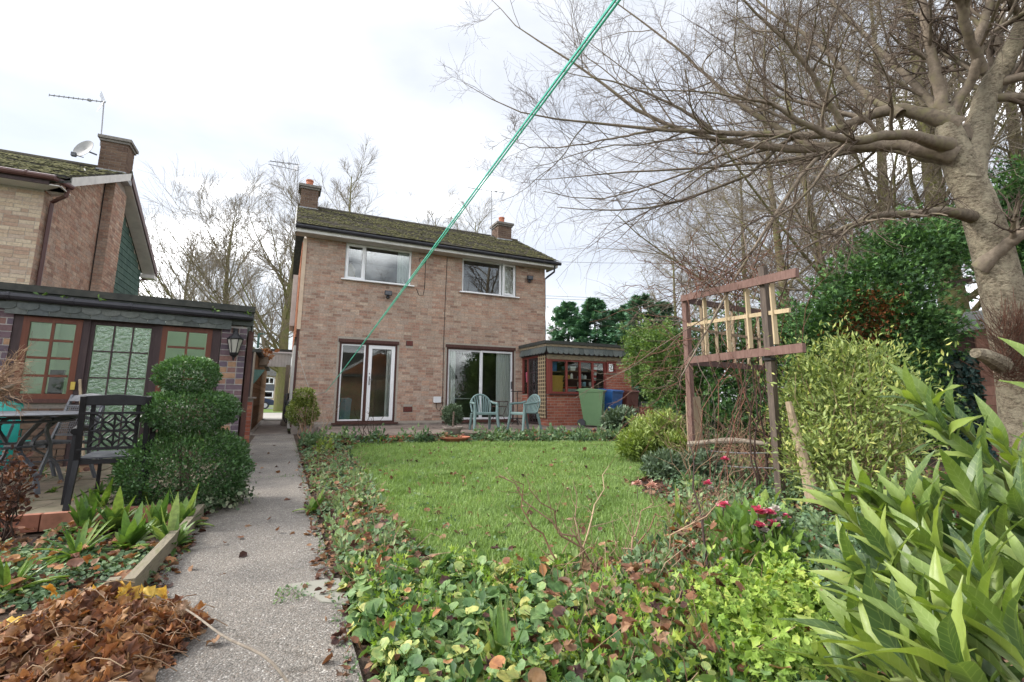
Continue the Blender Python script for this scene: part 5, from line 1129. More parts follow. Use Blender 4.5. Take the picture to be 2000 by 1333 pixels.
car((p[0] - 0.2, cd_, 0.02), 0.0, surf('blue_paint', [(0.02, 0.035, 0.09), (0.026, 0.045, 0.11)], 2, 0.25, 0, 0.5, coat=1.0))

# ------------------------------------------------------------------ behind the viewer (mirrored in the window glass)
t = thing('orange_bungalow', 'orange brick bungalow with white bargeboards behind the viewer', 'house', (8, -13, 0))
b = MB(); b.box(-2, 14, -20, -13, 0, 2.9); b.prism([(4, -12.98, 2.9), (11, -12.98, 2.9), (7.5, -12.98, 5.0)], (0, -1, 0)); b.build('wall', M['brick_orange'], t)
b = MB(); b.prism([(-2.4, -12.6, 2.85), (-2.4, -20.4, 2.85), (-2.4, -16.5, 5.2)], (17, 0, 0)); b.build('roof', M['felt'], t)
b = MB(); b.obox((3.6, -12.7, 2.7), (3.9, 0, 2.34), (0, 0.06, 0), (0, 0, 0.25)); b.obox((11.4, -12.7, 2.7), (-3.9, 0, 2.34), (0, 0.06, 0), (0, 0, 0.25)); b.build('bargeboard', M['white_pvc'], t)

# ------------------------------------------------------------------ wheelie bins
def wheelie(loc, rz, mat, label, s=1.1):
    t = thing('wheelie_bin', label, 'wheelie bin', loc, rz, 'wheelie bins beside the lean-to'); t.scale = (s, s, s)
    b = MB(); P = [(-0.22, -0.24, 0.03), (0.22, -0.24, 0.03), (0.22, 0.20, 0.06), (-0.22, 0.20, 0.06)]; T = [(-0.275, -0.33, 0.95), (0.275, -0.33, 0.95), (0.275, 0.33, 0.95), (-0.275, 0.33, 0.95)]
    b.poly(P[::-1]); b.poly(T)
    for i in range(4): b.quad(P[i], P[(i + 1) % 4], T[(i + 1) % 4], T[i])
    b.build('body', mat, t, True, bevel=0.03)
    b = MB(); b.box(-0.285, 0.285, -0.345, 0.33, 0.925, 0.962); b.build('rim', mat, t, True, bevel=0.01)
    b = MB(); b.prism([(-0.29, -0.37, 0.975), (-0.29, -0.33, 1.0), (-0.29, 0.1, 1.045), (-0.29, 0.33, 1.03), (-0.29, 0.36, 0.965), (-0.29, -0.37, 0.965)], (0.58, 0, 0)); b.build('lid', mat, t, True, bevel=0.015)
    b = MB(); b.tube([(-0.25, 0.40, 0.99), (0.25, 0.40, 0.99)], 0.018, 8); b.box(-0.26, -0.23, 0.33, 0.40, 0.975, 1.005); b.box(0.23, 0.26, 0.33, 0.40, 0.975, 1.005); b.build('handle', mat, t, True)
    b = MB(); sl_ = 0.09 / 0.92; b.obox((-0.10, -0.262 , 0.18), (0.03, 0, 0), (0, -0.02, 0), (0, -0.43 * sl_, 0.43)); b.obox((0.07, -0.262, 0.18), (0.03, 0, 0), (0, -0.02, 0), (0, -0.43 * sl_, 0.43)); b.obox((-0.07, -0.302, 0.58), (0.14, 0, 0), (0, -0.02, 0), (0, -0.004, 0.03)); b.obox((-0.07, -0.31, 0.67), (0.14, 0, 0), (0, -0.018, 0), (0, -0.004, 0.03)); b.build('front_ribs', mat, t, True)
    for sg in (-1, 1):
        b = MB(); b.tube([(sg * 0.235, 0.27, 0.11), (sg * 0.285, 0.27, 0.11)], 0.11, 18); b.build('wheel', M['black_pvc'], t, True)
    return t
wheelie((8.50, 12.2, PZ), rad(47), M['plastic_green'], 'green wheelie bin nearest the lean-to window')
wheelie((9.35, 12.55, PZ), rad(20), M['plastic_blue'], 'blue wheelie bin between the green and brown bins')
wheelie((10.15, 12.75, PZ), rad(12), M['plastic_brown'], 'brown wheelie bin behind the round shrub')

# ------------------------------------------------------------------ pale green plastic garden chairs
def plastic_chair(loc, rz, label):
    t = thing('garden_chair', label, 'chair', loc, rz, 'plastic chairs on the patio'); t.scale = (1.1, 1.1, 1.1); m = M['chair_green']
    b = MB(); b.prism([(-0.24, -0.24, 0.40), (0.24, -0.24, 0.40), (0.22, 0.20, 0.385), (-0.22, 0.20, 0.385)], (0, 0, 0.03)); b.box(-0.24, 0.24, -0.25, -0.225, 0.36, 0.42); b.build('seat', m, t, True, bevel=0.015)
    for sg in (-1, 1):
        b = MB(); b.tube([(sg * 0.30, -0.29, 0.0), (sg * 0.27, -0.23, 0.36), (sg * 0.275, -0.22, 0.60)], [0.032, 0.04, 0.032], 6); b.build('leg', m, t, True)
        b = MB(); b.tube([(sg * 0.25, 0.32, 0.0), (sg * 0.225, 0.22, 0.39)], [0.03, 0.038], 6); b.build('leg', m, t, True)
        b = MB(); b.tube([(sg * 0.275, -0.25, 0.615), (sg * 0.29, -0.05, 0.635), (sg * 0.285, 0.12, 0.64), (sg * 0.25, 0.24, 0.68)], [0.026, 0.03, 0.03, 0.022], 6); b.build('arm', m, t, True)
    arch = [(0.25 * math.cos(a), 0.21 + 0.05 + 0.10 * math.sin(a) * 0.8, 0.60 + 0.24 * math.sin(a)) for a in np.linspace(0, PI, 15)]
    arch = [(0.225, 0.20, 0.42)] + arch + [(-0.225, 0.20, 0.42)]
    b = MB(); b.tube(arch, 0.024, 6); b.build('back_frame', m, t, True)
    for k in range(8):
        u = (k - 3.5) / 3.5; x0, x1 = u * 0.16, u * 0.205; a = math.acos(max(-1, min(1, x1 / 0.25))); top = (x1, 0.26 + 0.08 * math.sin(a), 0.60 + 0.24 * math.sin(a))
        b = MB(); b.bar((x0, 0.205, 0.41), ((x0 + x1) / 2 * 1.02, 0.245, 0.60), 0.026, 0.012, (0, 1, 0)); b.bar(((x0 + x1) / 2 * 1.02, 0.245, 0.60), top, 0.026, 0.012, (0, 1, 0)); b.build('back_slat', m, t, True)
    return t
plastic_chair((4.80, 11.85, PZ), rad(-6), 'pale green plastic chair facing the lawn in front of the sliding door')
plastic_chair((5.86, 11.55, PZ), rad(-78), 'pale green plastic chair turned sideways beside the lean-to')

# wire plant stands
def wire_stand(loc, h, r, label, tiers):
    t = thing('plant_stand', label, 'plant stand', loc, 0.3)
    b = MB()
    if tiers == 1:
        for k in range(4):
            a = PI / 4 + k * PI / 2; b.tube([(r * 1.05 * math.cos(a), r * 1.05 * math.sin(a), 0), (r * 0.45 * math.cos(a), r * 0.45 * math.sin(a), h * 0.5), (r * 0.8 * math.cos(a), r * 0.8 * math.sin(a), h * 0.8), (r * math.cos(a), r * math.sin(a), h)], 0.008, 5)
        b.build('legs', M['brown_wood'], t, True)
        b = MB(); n = 20
        for z, rr in ((h, r), (h * 0.82, r * 0.82), (h * 0.5, r * 0.45)): b.tube([(rr * math.cos(2 * PI * k / n), rr * math.sin(2 * PI * k / n), z) for k in range(n + 1)], 0.009, 5)
        b.build('rings', M['brown_wood'], t, True)
        b = MB(); b.lathe([(0, h + 0.01), (r * 0.98, h + 0.01), (r * 0.98, h + 0.016), (0, h + 0.016)], 20); b.build('top', M['glass'], t, True)
    else:
        b.tube([(0, 0, 0), (0, 0, h)], 0.011, 6)
        for k in range(3):
            a = k * 2 * PI / 3; b.tube([(0, 0, 0.2), (0.2 * math.cos(a), 0.2 * math.sin(a), 0.0)], 0.01, 5)
        b.build('stem', M['black_metal'], t, True)
        for z in (h, h * 0.66, h * 0.2):
            b = MB(); n = 18; b.tube([(r * math.cos(2 * PI * k / n), r * math.sin(2 * PI * k / n), z) for k in range(n + 1)], 0.010, 5); b.tube([(-r, 0, z), (r, 0, z)], 0.008, 4); b.tube([(0, -r, z), (0, r, z)], 0.008, 4); b.build('tray_ring', M['black_metal'], t, True)
wire_stand((5.35, 12.1, PZ), 0.74, 0.26, 'wrought wire side table between the two plastic chairs', 1)
wire_stand((6.72, 13.75, PZ), 1.05, 0.20, 'black tiered pot stand against the lean-to side wall', 3)

# ------------------------------------------------------------------ left terrace, its furniture
terr = MB(); terr.box(-9, -0.66, 5.02, 8.55, -0.05, TZ - 0.05); terr = terr.build('terrace', M['old_concrete'], kind='structure')
it = []; y = 5.0
for j in range(6):
    x = -0.68 - (0.3 if j % 2 else 0.0); first = True
    while x > -6.5:
        w = 0.62; it.append(((x - w + 0.012, y, TZ - 0.045 + RNG.normal() * 0.003), X_ * (w - 0.012), Y_ * 0.588, Z_ * 0.045)); x -= w
    if j % 2: it.append(((-0.968, y, TZ - 0.045), X_ * 0.288, Y_ * 0.588, Z_ * 0.045))
    y += 0.6
pieces('slab', 'slabs', terr, it, M['slab'])
it = [((-0.68 - (k + 1) * 0.45, 4.93, 0.0), X_ * 0.44, Y_ * 0.065, Z_ * (TZ + 0.002)) for k in range(12)]; pieces('edging_stone', 'edging_stones', terr, it, byrnd('edging_stone', [(0.28, 0.115, 0.075), (0.36, 0.16, 0.105), (0.24, 0.13, 0.09)], 0.85, 0.25, 8, 0.35, 0.3))
# timber edging of the left bed
t = thing('bed_edging', 'weathered timber edging board along the left side of the path', 'edging', (-0.6, 3.0, 0))
M['edging'] = surf('edging_timber', [(0.13, 0.115, 0.08), (0.22, 0.19, 0.14), (0.16, 0.15, 0.085)], 9, 0.9, 0.5, sc=(6, 0.8, 6))
b = MB(); b.obox((-0.645, 3.08, -0.03), X_ * 0.05 , (0.03, 1.05, 0.0), Z_ * 0.145); b.build('board', M['edging'], t)
b = MB(); b.obox((-0.60, 4.14, -0.03), X_ * 0.05, (0.015, 0.82, 0), Z_ * 0.135); b.build('board', M['edging'], t)
b = MB(); b.box(-0.70, -0.652, 3.04, 3.09, -0.03, 0.13); b.build('peg', M['edging'], t)
b = MB(); b.box(-0.65, -0.605, 4.10, 4.15, -0.03, 0.125); b.build('peg', M['edging'], t)

# black patterned armchair, back towards the viewer
BL, BRr = gnd(128, 998, TZ), gnd(268, 986, TZ)
ux = BRr - BL; CW = np.linalg.norm(ux); ux = ux / CW; vy = np.array([-ux[1], ux[0], 0]); chair_rz = math.atan2(ux[1], ux[0])
t = thing('patterned_armchair', 'black metal armchair with flower lattice back on the left terrace', 'chair', (BL + BRr) / 2, chair_rz)
W2 = CW / 2; BH = 0.885; SD = 0.74; SH = 0.37; bm_ = M['black_metal']
for sg in (-1, 1):
    b = MB(); b.bar((sg * W2, 0.0, 0.0), (sg * (W2 - 0.005), 0.10, SH), 0.036, 0.045, (0, 1, 0)); b.bar((sg * (W2 - 0.005), 0.10, SH), (sg * (W2 - 0.01), 0.0, BH), 0.036, 0.045, (0, 1, 0)); b.build('rear_leg', bm_, t, True)
    b = MB(); b.bar((sg * (W2 - 0.06), SD, 0), (sg * (W2 - 0.06), SD - 0.02, SH), 0.026, 0.03, (0, 1, 0)); b.build('front_leg', bm_, t, True)
    b = MB(); b.bar((sg * (W2 + 0.03), 0.10, 0.03), (sg * (W2 + 0.03), 0.16, 0.60), 0.04, 0.05, (0, 1, 0)); b.tube([(sg * (W2 + 0.035), 0.10, 0.60), (sg * (W2 + 0.035), 0.25, 0.625), (sg * (W2 + 0.03), 0.58, 0.60)], 0.026, 8); b.build('arm', bm_, t, True)
b = MB(); b.prism([(-W2 - 0.01, -0.005, BH - 0.075), (W2 + 0.01, -0.005, BH - 0.075), (W2 + 0.01, -0.005, BH + 0.0), (0, -0.005, BH + 0.018), (-W2 - 0.01, -0.005, BH)], (0, 0.035, 0)); b.build('top_rail', bm_, t, True, bevel=0.006)
b = MB(); b.bar((-W2, 0.012, BH - 0.135), (W2, 0.012, BH - 0.135), 0.018, 0.018); b.build('upper_back_bar', bm_, t, True)
b = MB(); b.bar((-W2, 0.07, SH + 0.09), (W2, 0.07, SH + 0.09), 0.022, 0.022); b.build('lower_back_bar', bm_, t, True)
PW = W2 - 0.075
for sg in (-1, 1):
    b = MB(); b.bar((sg * PW, 0.02, BH - 0.06), (sg * PW, 0.075, SH + 0.08), 0.03, 0.016, (0, 1, 0)); b.build('panel_stile', bm_, t, True)
zt, zb_ = BH - 0.145, SH + 0.10
def backY(z): return 0.012 + (BH - 0.135 - z) / (BH - 0.135 - SH - 0.09) * 0.058
b = MB(); b.bar((0, backY(zt), zt), (0, backY(zb_), zb_), 0.014, 0.012, (0, 1, 0)); b.bar((-PW, backY((zt + zb_) / 2), (zt + zb_) / 2), (PW, backY((zt + zb_) / 2), (zt + zb_) / 2), 0.012, 0.014); b.build('panel_cross', bm_, t, True)
for qx in (-1, 1):
    for qz in (0, 1):
        cx = qx * PW / 2; cz = zb_ + (zt - zb_) * (0.25 + 0.5 * qz); hw, hh = PW / 2 * 0.98, (zt - zb_) / 4 * 0.98
        for dx, dz in ((1, 1), (1, -1), (-1, 1), (-1, -1)):
            e0 = np.array([cx, cz]); e1 = np.array([cx + dx * hw, cz + dz * hh]); ax = e1 - e0; nm = np.array([-ax[1], ax[0]]); pts = []
            for k in range(13):
                f = k / 12 * 2 * PI; q = e0 + ax * (0.5 - 0.5 * math.cos(f)) + nm * 0.22 * math.sin(f); pts.append((q[0], backY(q[1]), q[1]))
            b = MB(); b.tube(pts, 0.0085, 5, caps=False); b.build('petal_ring', bm_, t, True)
for k in range(6):
    b = MB(); y0 = 0.12 + k * (SD - 0.14) / 6; b.box(-W2 + 0.01, W2 - 0.01, y0, y0 + 0.055, SH + 0.005, SH + 0.018); b.build('seat_slat', M['grey_metal'], t, True)
b = MB(); b.box(-W2, W2, 0.095, 0.12, SH - 0.035, SH); b.box(-W2, W2, SD - 0.02, SD, SH - 0.035, SH); b.box(-W2, -W2 + 0.025, 0.12, SD - 0.02, SH - 0.035, SH); b.box(W2 - 0.025, W2, 0.12, SD - 0.02, SH - 0.035, SH); b.build('seat_frame', bm_, t, True)

# round table
TC = at(2, 826, 4.55); TC = np.array([TC[0], TC[1], TZ]); TH = 0.70
t = thing('garden_table', 'round dark metal garden table on the left terrace', 'table', TC, 0.35)
b = MB(); b.lathe([(0.0, TH), (0.66, TH), (0.68, TH + 0.012), (0.66, TH + 0.026), (0.0, TH + 0.02)], 40); autosmooth(b.build('table_top', M['grey_metal'], t, True))
b = MB(); n = 32; b.tube([(0.52 * math.cos(2 * PI * k / n), 0.52 * math.sin(2 * PI * k / n), TH - 0.05) for k in range(n + 1)], 0.014, 6); b.build('apron_ring', M['grey_metal'], t, True)
for k in range(4):
    a = 0.55 + k * PI / 2; c, s_ = math.cos(a), math.sin(a); P = [(0.60, 0.0), (0.50, 0.22), (0.30, 0.36), (0.30, 0.46), (0.46, 0.62), (0.58, 0.70)]
    b = MB(); q, _ = smoothline([(r * c, r * s_, z) for r, z in P], [0.02] * 6, 14)
    for i in range(13): b.bar(q[i], q[i + 1] + (q[i + 1] - q[i]) * 0.04, 0.045, 0.012, (c, s_, 0.01))
    b.build('leg', M['grey_metal'], t, True)
b = MB(); n = 24; b.tube([(0.31 * math.cos(2 * PI * k / n), 0.31 * math.sin(2 * PI * k / n), 0.41) for k in range(n + 1)], 0.012, 6); b.build('brace_ring', M['grey_metal'], t, True)

def mesh_chair(loc, rz, label):
    t = thing('metal_armchair', label, 'chair', loc, rz, 'dark metal chairs around the garden table'); m = M['grey_metal']
    for sg in (-1, 1):
        b = MB(); q, _ = smoothline([(sg * 0.27, 0.30, 0.0), (sg * 0.26, 0.22, 0.22), (sg * 0.25, 0.20, 0.40), (sg * 0.24, 0.26, 0.62), (sg * 0.235, 0.34, 0.90)], [0.02] * 5, 12)
        for i in range(11): b.bar(q[i], q[i + 1], 0.03, 0.024, (0, 1, 0))
        b.build('rear_leg', m, t, True)
        b = MB(); q, _ = smoothline([(sg * 0.30, -0.32, 0.0), (sg * 0.27, -0.24, 0.20), (sg * 0.27, -0.20, 0.38), (sg * 0.30, -0.28, 0.56), (sg * 0.29, -0.20, 0.66), (sg * 0.28, 0.0, 0.665), (sg * 0.245, 0.26, 0.64)], [0.02] * 7, 18)
        for i in range(17): b.bar(q[i], q[i + 1] + (q[i + 1] - q[i]) * 0.1, 0.028, 0.024, (1, 0, 0.1))
        b.build('arm_and_leg', m, t, True)
    b = MB(); b.prism([(-0.24, 0.30, 0.83), (0.24, 0.30, 0.83), (0.24, 0.335, 0.89), (0, 0.345, 0.92), (-0.24, 0.335, 0.89)], (0, 0.02, 0.003)); b.build('top_rail', m, t, True)
    b = MB(); b.bar((-0.24, 0.29, 0.78), (0.24, 0.29, 0.78), 0.016, 0.016); b.build('upper_back_bar', m, t, True)
    b = MB(); b.bar((-0.24, 0.215, 0.46), (0.24, 0.215, 0.46), 0.016, 0.016); b.build('lower_back_bar', m, t, True)
    b = MB()
    for k in range(17): x = -0.22 + k * 0.0275; b.bar((x, 0.29, 0.78), (x * 0.98, 0.215, 0.46), 0.005, 0.005, (0, 1, 0))
    for k in range(12): z = 0.475 + k * 0.026; yy = 0.215 + (z - 0.46) / 0.32 * 0.075; b.bar((-0.235, yy, z), (0.235, yy, z), 0.005, 0.005)
    b.build('back_mesh', m, t, True)
    for k in range(6):
        b = MB(); y0 = -0.21 + k * 0.07; b.box(-0.25, 0.25, y0, y0 + 0.055, 0.395, 0.41); b.build('seat_slat', m, t, True)
    b = MB(); b.box(-0.26, 0.26, -0.235, -0.21, 0.37, 0.40); b.box(-0.26, 0.26, 0.205, 0.23, 0.37, 0.40); b.tube([(-0.27, -0.24, 0.22), (0, 0.0, 0.2), (0.26, 0.22, 0.22)], 0.009, 6); b.build('seat_frame', m, t, True)
    return t
c0 = at(88, 930, 5.0); mesh_chair((c0[0], c0[1], TZ), rad(-35), 'dark metal armchair with mesh back behind the round table')
c1 = at(-62, 930, 5.6); mesh_chair((c1[0], c1[1], TZ), rad(20), 'dark metal armchair at the far left edge of the table')
# turquoise water butt
wb = at(-8, 880, 5.9)
t = thing('water_butt', 'turquoise plastic water butt with black lid against the hut', 'barrel', (wb[0], wb[1], TZ))
b = MB(); b.lathe([(0.24, 0), (0.27, 0.05), (0.305, 0.3), (0.31, 0.5), (0.30, 0.70), (0.275, 0.82)], 28); autosmooth(b.build('barrel', M['turquoise'], t, True))
b = MB(); b.lathe([(0.285, 0.82), (0.29, 0.86), (0.28, 0.885), (0.0, 0.89)], 28); b.build('lid', M['black_pvc'], t, True)
b = MB(); b.tube([(0.30, -0.1, 0.30), (0.36, -0.16, 0.33), (0.30, -0.22, 0.33)], 0.014, 6); b.build('handle', M['turquoise'], t, True)
# broom
h0, h1 = hp(1.70, -0.62, TZ + 0.05), hp(1.945, -0.02, 1.22)
t = thing('broom', 'broom with pale wooden handle leaning on the hut door post', 'broom', h0)
b = MB(); b.tube([h0, h1], 0.017, 8); b.build('handle', M['post_wood'], t)
b = MB(); b.box(h0[0] - 0.16, h0[0] + 0.16, h0[1] - 0.04, h0[1] + 0.04, TZ + 0.07, TZ + 0.115); b.build('head', M['brown_wood'], t)
b = MB(); b.box(h0[0] - 0.155, h0[0] + 0.155, h0[1] - 0.035, h0[1] + 0.035, TZ + 0.002, TZ + 0.069); b.build('bristles', M['twig_dry'], t)

# ------------------------------------------------------------------ trellis arch
A, B_, C = at(1338, 577, 6.6), at(1490, 531, 5.0), at(1497, 605, 7.9)
E_ = at(1566, 527, 4.45); G_ = E_ + (C - A)
tr = thing('trellis_arch', 'purple stained timber trellis arch with bleached laths beside the lawn', 'trellis', (A[0], A[1], 0))
def post(p, m, w, h=None): 
    b = MB(); z = p[2] if h is None else h; b.box(p[0] - w / 2, p[0] + w / 2, p[1] - w / 2, p[1] + w / 2, -0.05, z); return b.build('post', m, tr)
post(A, M['purple_wood'], 0.075); post(B_, M['dark_post'], 0.066, B_[2] + 0.05); post(C, M['dark_post'], 0.066)
ht = lambda p, z: np.array([p[0], p[1], z])
tz = A[2]; LOWZ, MIDZ = 1.53, 2.02
dirAB = unit(E_ - A); nAB = unit(np.cross(dirAB, Z_))
toff = nAB * (0.05 if (nAB @ -A) > 0 else -0.05)
TA, TE = A - Z_ * 0.05, E_ - Z_ * 0.03
b = MB(); b.bar(TA + toff, TE + toff, 0.035, 0.085); b.build('top_rail', M['purple_wood'], tr)
b = MB(); b.bar(ht(A, LOWZ) + toff, ht(E_, LOWZ - 0.05) + toff, 0.035, 0.085); b.build('bottom_rail', M['purple_wood'], tr)
b = MB(); MB_ = at(1540, 606, 4.6); b.bar(ht(A, MIDZ) + toff * 0.2, MB_ - toff * 0.3, 0.02, 0.042); b.build('middle_lath', M['pale_wood'], tr)
for px in (1374, 1417, 1458, 1507):
    f = (px - 1338) / (1566 - 1338); w = 1 / (1 / 6.6 + f * (1 / 4.45 - 1 / 6.6)); p = at(px, 560, w)
    b = MB(); f3 = np.linalg.norm((p - A)[:2]) / np.linalg.norm((E_ - A)[:2]); top = TA + (TE - TA) * f3; b.bar(ht(p, top[2] - 0.045) , ht(p, LOWZ + 0.03), 0.045, 0.022, dirAB); b.build('lath', M['pale_wood'], tr)
dAC = unit(C - A); CT = C - Z_ * 0.05
for (z0, z1, nm) in ((TA[2], CT[2], 'top_rail'), (LOWZ, LOWZ + 0.01, 'bottom_rail')):
    b = MB(); b.bar(ht(A, z0 - 0.02), ht(C, z1 - 0.02), 0.035, 0.08); b.build(nm, M['brown_wood'], tr)
b = MB(); b.bar(ht(A, 1.98), ht(C, 1.98), 0.02, 0.04); b.build('middle_lath', M['post_wood'], tr)
for f in (0.16, 0.32, 0.52, 0.70, 0.86):
    p = A + (C - A) * f; b = MB(); b.bar(ht(p, TA[2] + (CT[2] - TA[2]) * f - 0.03), ht(p, LOWZ), 0.042, 0.02, dAC); b.build('lath', M['post_wood'], tr)
b = MB()
for z in (1.42, 1.50): b.box(B_[0] - 0.052, B_[0] + 0.052, B_[1] - 0.052, B_[1] + 0.052, z - 0.012, z + 0.012)
b.build('cable_ties', M['black_cable'], tr)
t = thing('old_fence_post', 'old weathered square post at the foot of the trellis', 'post', (at(1360, 905, 6.3)[0], at(1360, 905, 6.3)[1], 0))
p = t.location; b = MB(); b.box(p[0] - 0.07, p[0] + 0.07, p[1] - 0.07, p[1] + 0.07, -0.05, at(1360, 775, 6.3)[2]); b.build('post', M['post_wood'], t, bevel=0.006)
b = MB(); b.box(p[0] + 0.08, p[0] + 0.17, p[1] + 0.05, p[1] + 0.15, -0.05, 0.62); b.build('stub', M['grey_wood'], t)
t = thing('rustic_rail', 'gnarled branch tied as a rail across the trellis foot', 'rail', at(1347, 868, 6.2))
b = MB(); q, rr = smoothline([at(1345, 868, 6.2), at(1380, 864, 6.0), at(1420, 861, 5.8), at(1455, 862, 5.5), at(1500, 868, 5.1)], [0.036, 0.027, 0.036, 0.026, 0.022], 14); b.tube(q, rr, 8); b.build('branch', M['grey_wood'], t)
b = MB()
for k, (y0, y1) in enumerate(((905, 915), (938, 955), (880, 885))): b.tube([at(1368, y0, 6.2), at(1445, (y0 + y1) / 2 + 3, 5.5), at(1520, y1, 4.9)], 0.006, 5)
b.build('wires', M['aerial'], t)
t = thing('pale_stake', 'thick pale barked stake leaning beside the light green shrub', 'stake', at(1588, 975, 4.3))
b = MB(); q, rr = smoothline([at(1540, 785, 4.6), at(1556, 850, 4.5), at(1572, 905, 4.4), at(1590, 985, 4.25)], [0.03, 0.042, 0.05, 0.065], 10); b.tube(q, rr, 8); autosmooth(b.build('stake', M['post_wood'], t))

# ------------------------------------------------------------------ washing line
t = thing('washing_line', 'green plastic washing line running from above down to the house', 'line', at(640, 764, 12.6))
p0, p1 = at(1222, -22, 0.95), at(636, 766, 13.1)
for k, off in enumerate((-0.0042, 0.0042)):
    pts = [p0 + (p1 - p0) * f + _R * off * (1 + 0.3 * math.sin(9 * f + k)) - Z_ * 0.10 * math.sin(PI * f) * 0.25 for f in np.concatenate([np.linspace(0, 0.2, 14), np.linspace(0.25, 1, 16)])]
    b = MB(); b.tube(pts, 0.0034 if k == 0 else 0.0029, 6); b.build('strand', M['rope'], t)
b = MB(); b.tube([p1, at(618, 771, 13.2), at(603, 758, 13.25), at(590, 718, 13.3), at(582, 686, 13.35)], 0.007, 5); b.build('loose_end', M['cord'], t)

# stacked tiles and pots by the patio
def potlike(loc, prof, mat, name, label, cat):
    t = thing(name, label, cat, loc); b = MB(); b.lathe(prof, 22); autosmooth(b.build('pot', mat, t, True)); return t
c = gnd(775, 862, 0.06); t = thing('stacked_tiles', 'small stack of terracotta tiles lying in the bed', 'tiles', (c[0], c[1], 0))
for k in range(3):
    b = MB(); b.box(c[0] - 0.34, c[0] + 0.34, c[1] - 0.22 + 0.03 * k, c[1] + 0.22 + 0.03 * k, 0.03 + k * 0.055, 0.07 + k * 0.055); b.build('tile', M['terracotta'], t)
c = gnd(888, 862, 0.06); t = potlike((c[0], c[1], 0.0), [(0.16, 0), (0.25, 0.08), (0.34, 0.13), (0.35, 0.16), (0.30, 0.16), (0.2, 0.09)], M['terracotta'], 'terracotta_bowl', 'shallow terracotta bowl in the bed below the round potted shrub', 'bowl')

# ------------------------------------------------------------------ trees
def limb(pts, n=16):
    """picture positions (x, y, depth, radius in m) to a smooth limb"""
    q, r = smoothline([at(x, y, w) for x, y, w, _ in pts], [p[3] for p in pts], n)
    return q, r
def tubes_one(lines, sides):
    """lines of one length joined"""
    return tubes(np.stack([l[0] for l in lines]), np.stack([l[1] for l in lines]), sides)

